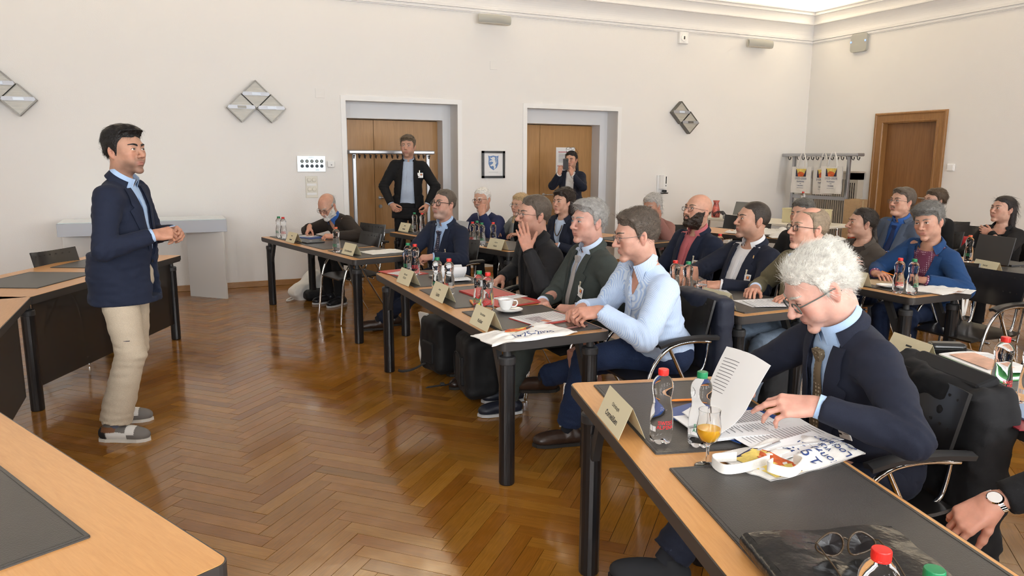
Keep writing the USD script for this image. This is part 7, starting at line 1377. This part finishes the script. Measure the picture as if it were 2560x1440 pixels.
# coat racks
M_alu = mat('aluminium', (.42, .43, .45), .35, .7)
def coat_rack(label, loc, rz, L_, post, hooks, H_=1.69):
    t = thing('coat_rack', label, 'coat rack', loc, rz, 'grey metal coat racks'); obj('hat_shelf', rbox(L_, .16, .05, .012, (0, 0, H_ - .025)), M_alu, t)
    for s in (-1, 1): obj('post', rbox(.045, .05, H_ - .05, .006, (s * post, 0, (H_ - .05) / 2 + .0)), M_alu, t); obj('foot', rbox(.05, .44, .035, .008, (s * post, 0, .0175)), M_alu, t)
    obj('cross_rail', rbox(post * 2 - .045, .03, .06, .005, (0, 0, .62 if H_ > 1.65 and L_ < 1.3 else 1.0)), M_alu, t)
    for x in np.linspace(-L_ / 2 + .07, L_ / 2 - .07, hooks): obj('hook', cat(tube(smoothpath([(x, .0, H_ - .05), (x, -.01, H_ - .09), (x, -.045, H_ - .105), (x, -.055, H_ - .075)], 8), .006, 6), xf(trimesh.creation.icosphere(1, .012), None, (x, -.055, H_ - .072))), M_cap, t, True)
coat_rack('grey coat rack behind the tall man at the first oak door', (-7.25, .13, 0), 0, 1.16, .50, 15, 1.69); coat_rack('grey coat rack with three white totes near the corner', (-.45, -.77, 0), 90, 1.52, .55, 15, 1.70)
# equipment table by the end wall
t = thing('equipment_table', 'white table with laptop, box and cables by the end wall', 'table', (-2.20, -1.55, 0), 99); M_lam = mat('white_laminate', (.70, .66, .57), .4); obj('tabletop', rbox(2.1, .78, .035, .006, (0, 0, .722)), M_lam, t)
for s in (-.85, .85):
    obj('leg', tube(smoothpath([(s, -.30, .70), (s, -.33, .40), (s, -.36, .02)], 10), .022, 10), M_chrome, t, True); obj('leg', tube([(s, .30, .70), (s, .32, .02)], .022, 10), M_chrome, t, True); obj('foot', rbox(.06, .75, .03, .01, (s, 0, .015)), M_chrome, t)
def at_eq(x, y, z=.74): return (np.array([-2.20, -1.55, 0]) + rotz(99) @ V3(x, y, 0) + V3(0, 0, z))
t = thing('laptop', 'dark grey open laptop on the white equipment table', 'laptop', at_eq(.30, .05), 190); obj('base', rbox(.26, .36, .018, .004, (0, 0, .009)), M_cap, t); obj('lid', xf(rbox(.010, .36, .25, .004), roty(-20), (.15, 0, .13)), mat('laptop_lid', (.20, .20, .19), .4, .3), t)
t = thing('control_box', 'grey metal control box with cables on the equipment table', 'device', at_eq(.42, .28), 99); obj('case', rbox(.26, .16, .055, .006, (0, 0, .0275)), M_alu, t); obj('top_plate', rbox(.24, .14, .004, .001, (0, 0, .057)), M_lam, t); obj('cable', cat(*[tube(smoothpath([(.13, .02 * k, .03), (.22, .03 * k, .10), (.32, -.04 + .05 * k, .06), (.36, .0, .02)], 16), .006, 6) for k in range(-1, 3)]), M_cap, t, True)
t = thing('gift_bag', 'red and white plastic bag standing on the equipment table', 'bag', at_eq(.80, .22), 30); obj('bag_body', lathe([(0, 0), (.06, 0), (.065, .06), (.05, .14), (.035, .21), (.05, .25), (.02, .24), (0, .24)], 18), mat('plastic_red_white', (.60, .13, .10), .3, var=.9, vscale=14), t, True)
t = thing('storage_box', 'cream cardboard box on the equipment table', 'box', at_eq(-.55, -.05), 99); obj('box_body', rbox(.55, .32, .19, .006, (0, 0, .095)), mat('box_cream', (.62, .55, .33), .6), t); obj('label', cat(rbox(.10, .002, .014, .0005, (0, -.1605, .12)), rbox(.18, .002, .018, .0005, (.02, -.1605, .06))), M_ink2, t); obj('lid_rim', rbox(.56, .33, .02, .004, (0, 0, .185)), mat('box_cream', (.62, .55, .33), .6), t)
dup(BR, at_eq(-.52, .02, .94), 0, 'red-capped bottle on the cream box by the end wall')
t = thing('adapter', 'black power adapter in front of the cream box', 'adapter', at_eq(-.40, -.30), 99); obj('brick', rbox(.14, .07, .05, .012, (0, 0, .025)), M_cap, t); obj('cable', tube(smoothpath([(.07, 0, .02), (.16, .02, .03), (.24, -.03, .01), (.30, 0, .01)], 14), .004, 6), M_cap, t, True)
for l, x, y, s, z in (('tall brown cardboard box behind the ponytailed woman', -2.35, -3.05, (.46, .10, .50), 0), ('brown cardboard box stacked by the oak door frame', -.42, -1.48, (.30, .22, 1.00), 0)):
    t = thing('cardboard_box', l, 'box', (x, y, 0), 14); obj('box_body', rbox(s[0], s[1], s[2], .004, (0, 0, s[2] / 2)), mat('cardboard', (.42, .28, .15), .8, var=.1, vscale=20), t); obj('flap', rbox(s[0] * .96, s[1] * .45, .006, .001, (0, s[1] * .26, s[2] + .002)), mat('cardboard', (.42, .28, .15), .8), t); obj('tape', rbox(.05, s[1] + .002, s[2] * .98, .0005, (0, 0, s[2] / 2)), mat('tape', (.50, .38, .22), .4), t)
t = soft('fabric_bag', 'orange-red bag on the floor before the radiator cover', 'bag', (-1.15, -2.35, .52), 10, (.10, .18, .05), .05, fabric('orange_red', (.55, .05, .015)), 31, .02); obj('stand', rbox(.28, .40, .44, .01, (0, 0, -.30)), mat('cardboard', (.42, .28, .15), .8), t)
# table with the pile of totes
t = table('dark table carrying a heap of white totes in front of the equipment table', (-4.42, -1.75), 12.5)
for i in range(7):
    w = on_table(t, .30, -.15 - .14 * i); cloth_heap('tote_bag', ['uppermost', 'second', 'third', 'fourth', 'fifth', 'sixth', 'last'][i] + ' white tote in the heap on the dark table, counted from the long wall', (w[0], w[1], TOP + .004 + .012 * (i % 3)), 12 + 17 * i, .46, .40, .05, 40 + i)
# fruit and folder at the right
t = thing('bananas', 'bunch of two yellow bananas at the right table end', 'fruit', (-4.12, -5.45, TOP + .020), 60); M_ban = mat('banana', (.72, .48, .05), .45, var=.15, vscale=18)
for k in (0, 1): a = np.linspace(-1, 1, 14); obj('banana', tube(np.stack([a * .10, .035 * a ** 2 + k * .035, .012 * k + 0 * a], 1), .018 * np.sqrt(np.clip(1.04 - a ** 6, .05, 1)), 8), M_ban, t, True); obj('stem', tube([(.10, .035 + k * .035, .012 * k), (.125, .055 + k * .03, .012 * k)], .005, 6), mat('banana_stem', (.25, .20, .04), .6), t)
t = thing('laptop', 'dark open laptop behind the right name card', 'laptop', (-3.72, -5.78, TOP + .005), 170); obj('base', rbox(.24, .34, .016, .003, (0, 0, .008)), M_cap, t); obj('lid', xf(rbox(.009, .34, .23, .003), roty(-12), (.13, 0, .12)), M_cap, t)
t = thing('laptop', 'grey open laptop before the man in navy sweater', 'laptop', (-7.22, -2.55, TOP + .005), 192); obj('base', rbox(.23, .33, .016, .003, (0, 0, .008)), M_alu, t); obj('lid', xf(rbox(.008, .33, .22, .003), roty(-15), (.125, 0, .115)), M_alu, t)
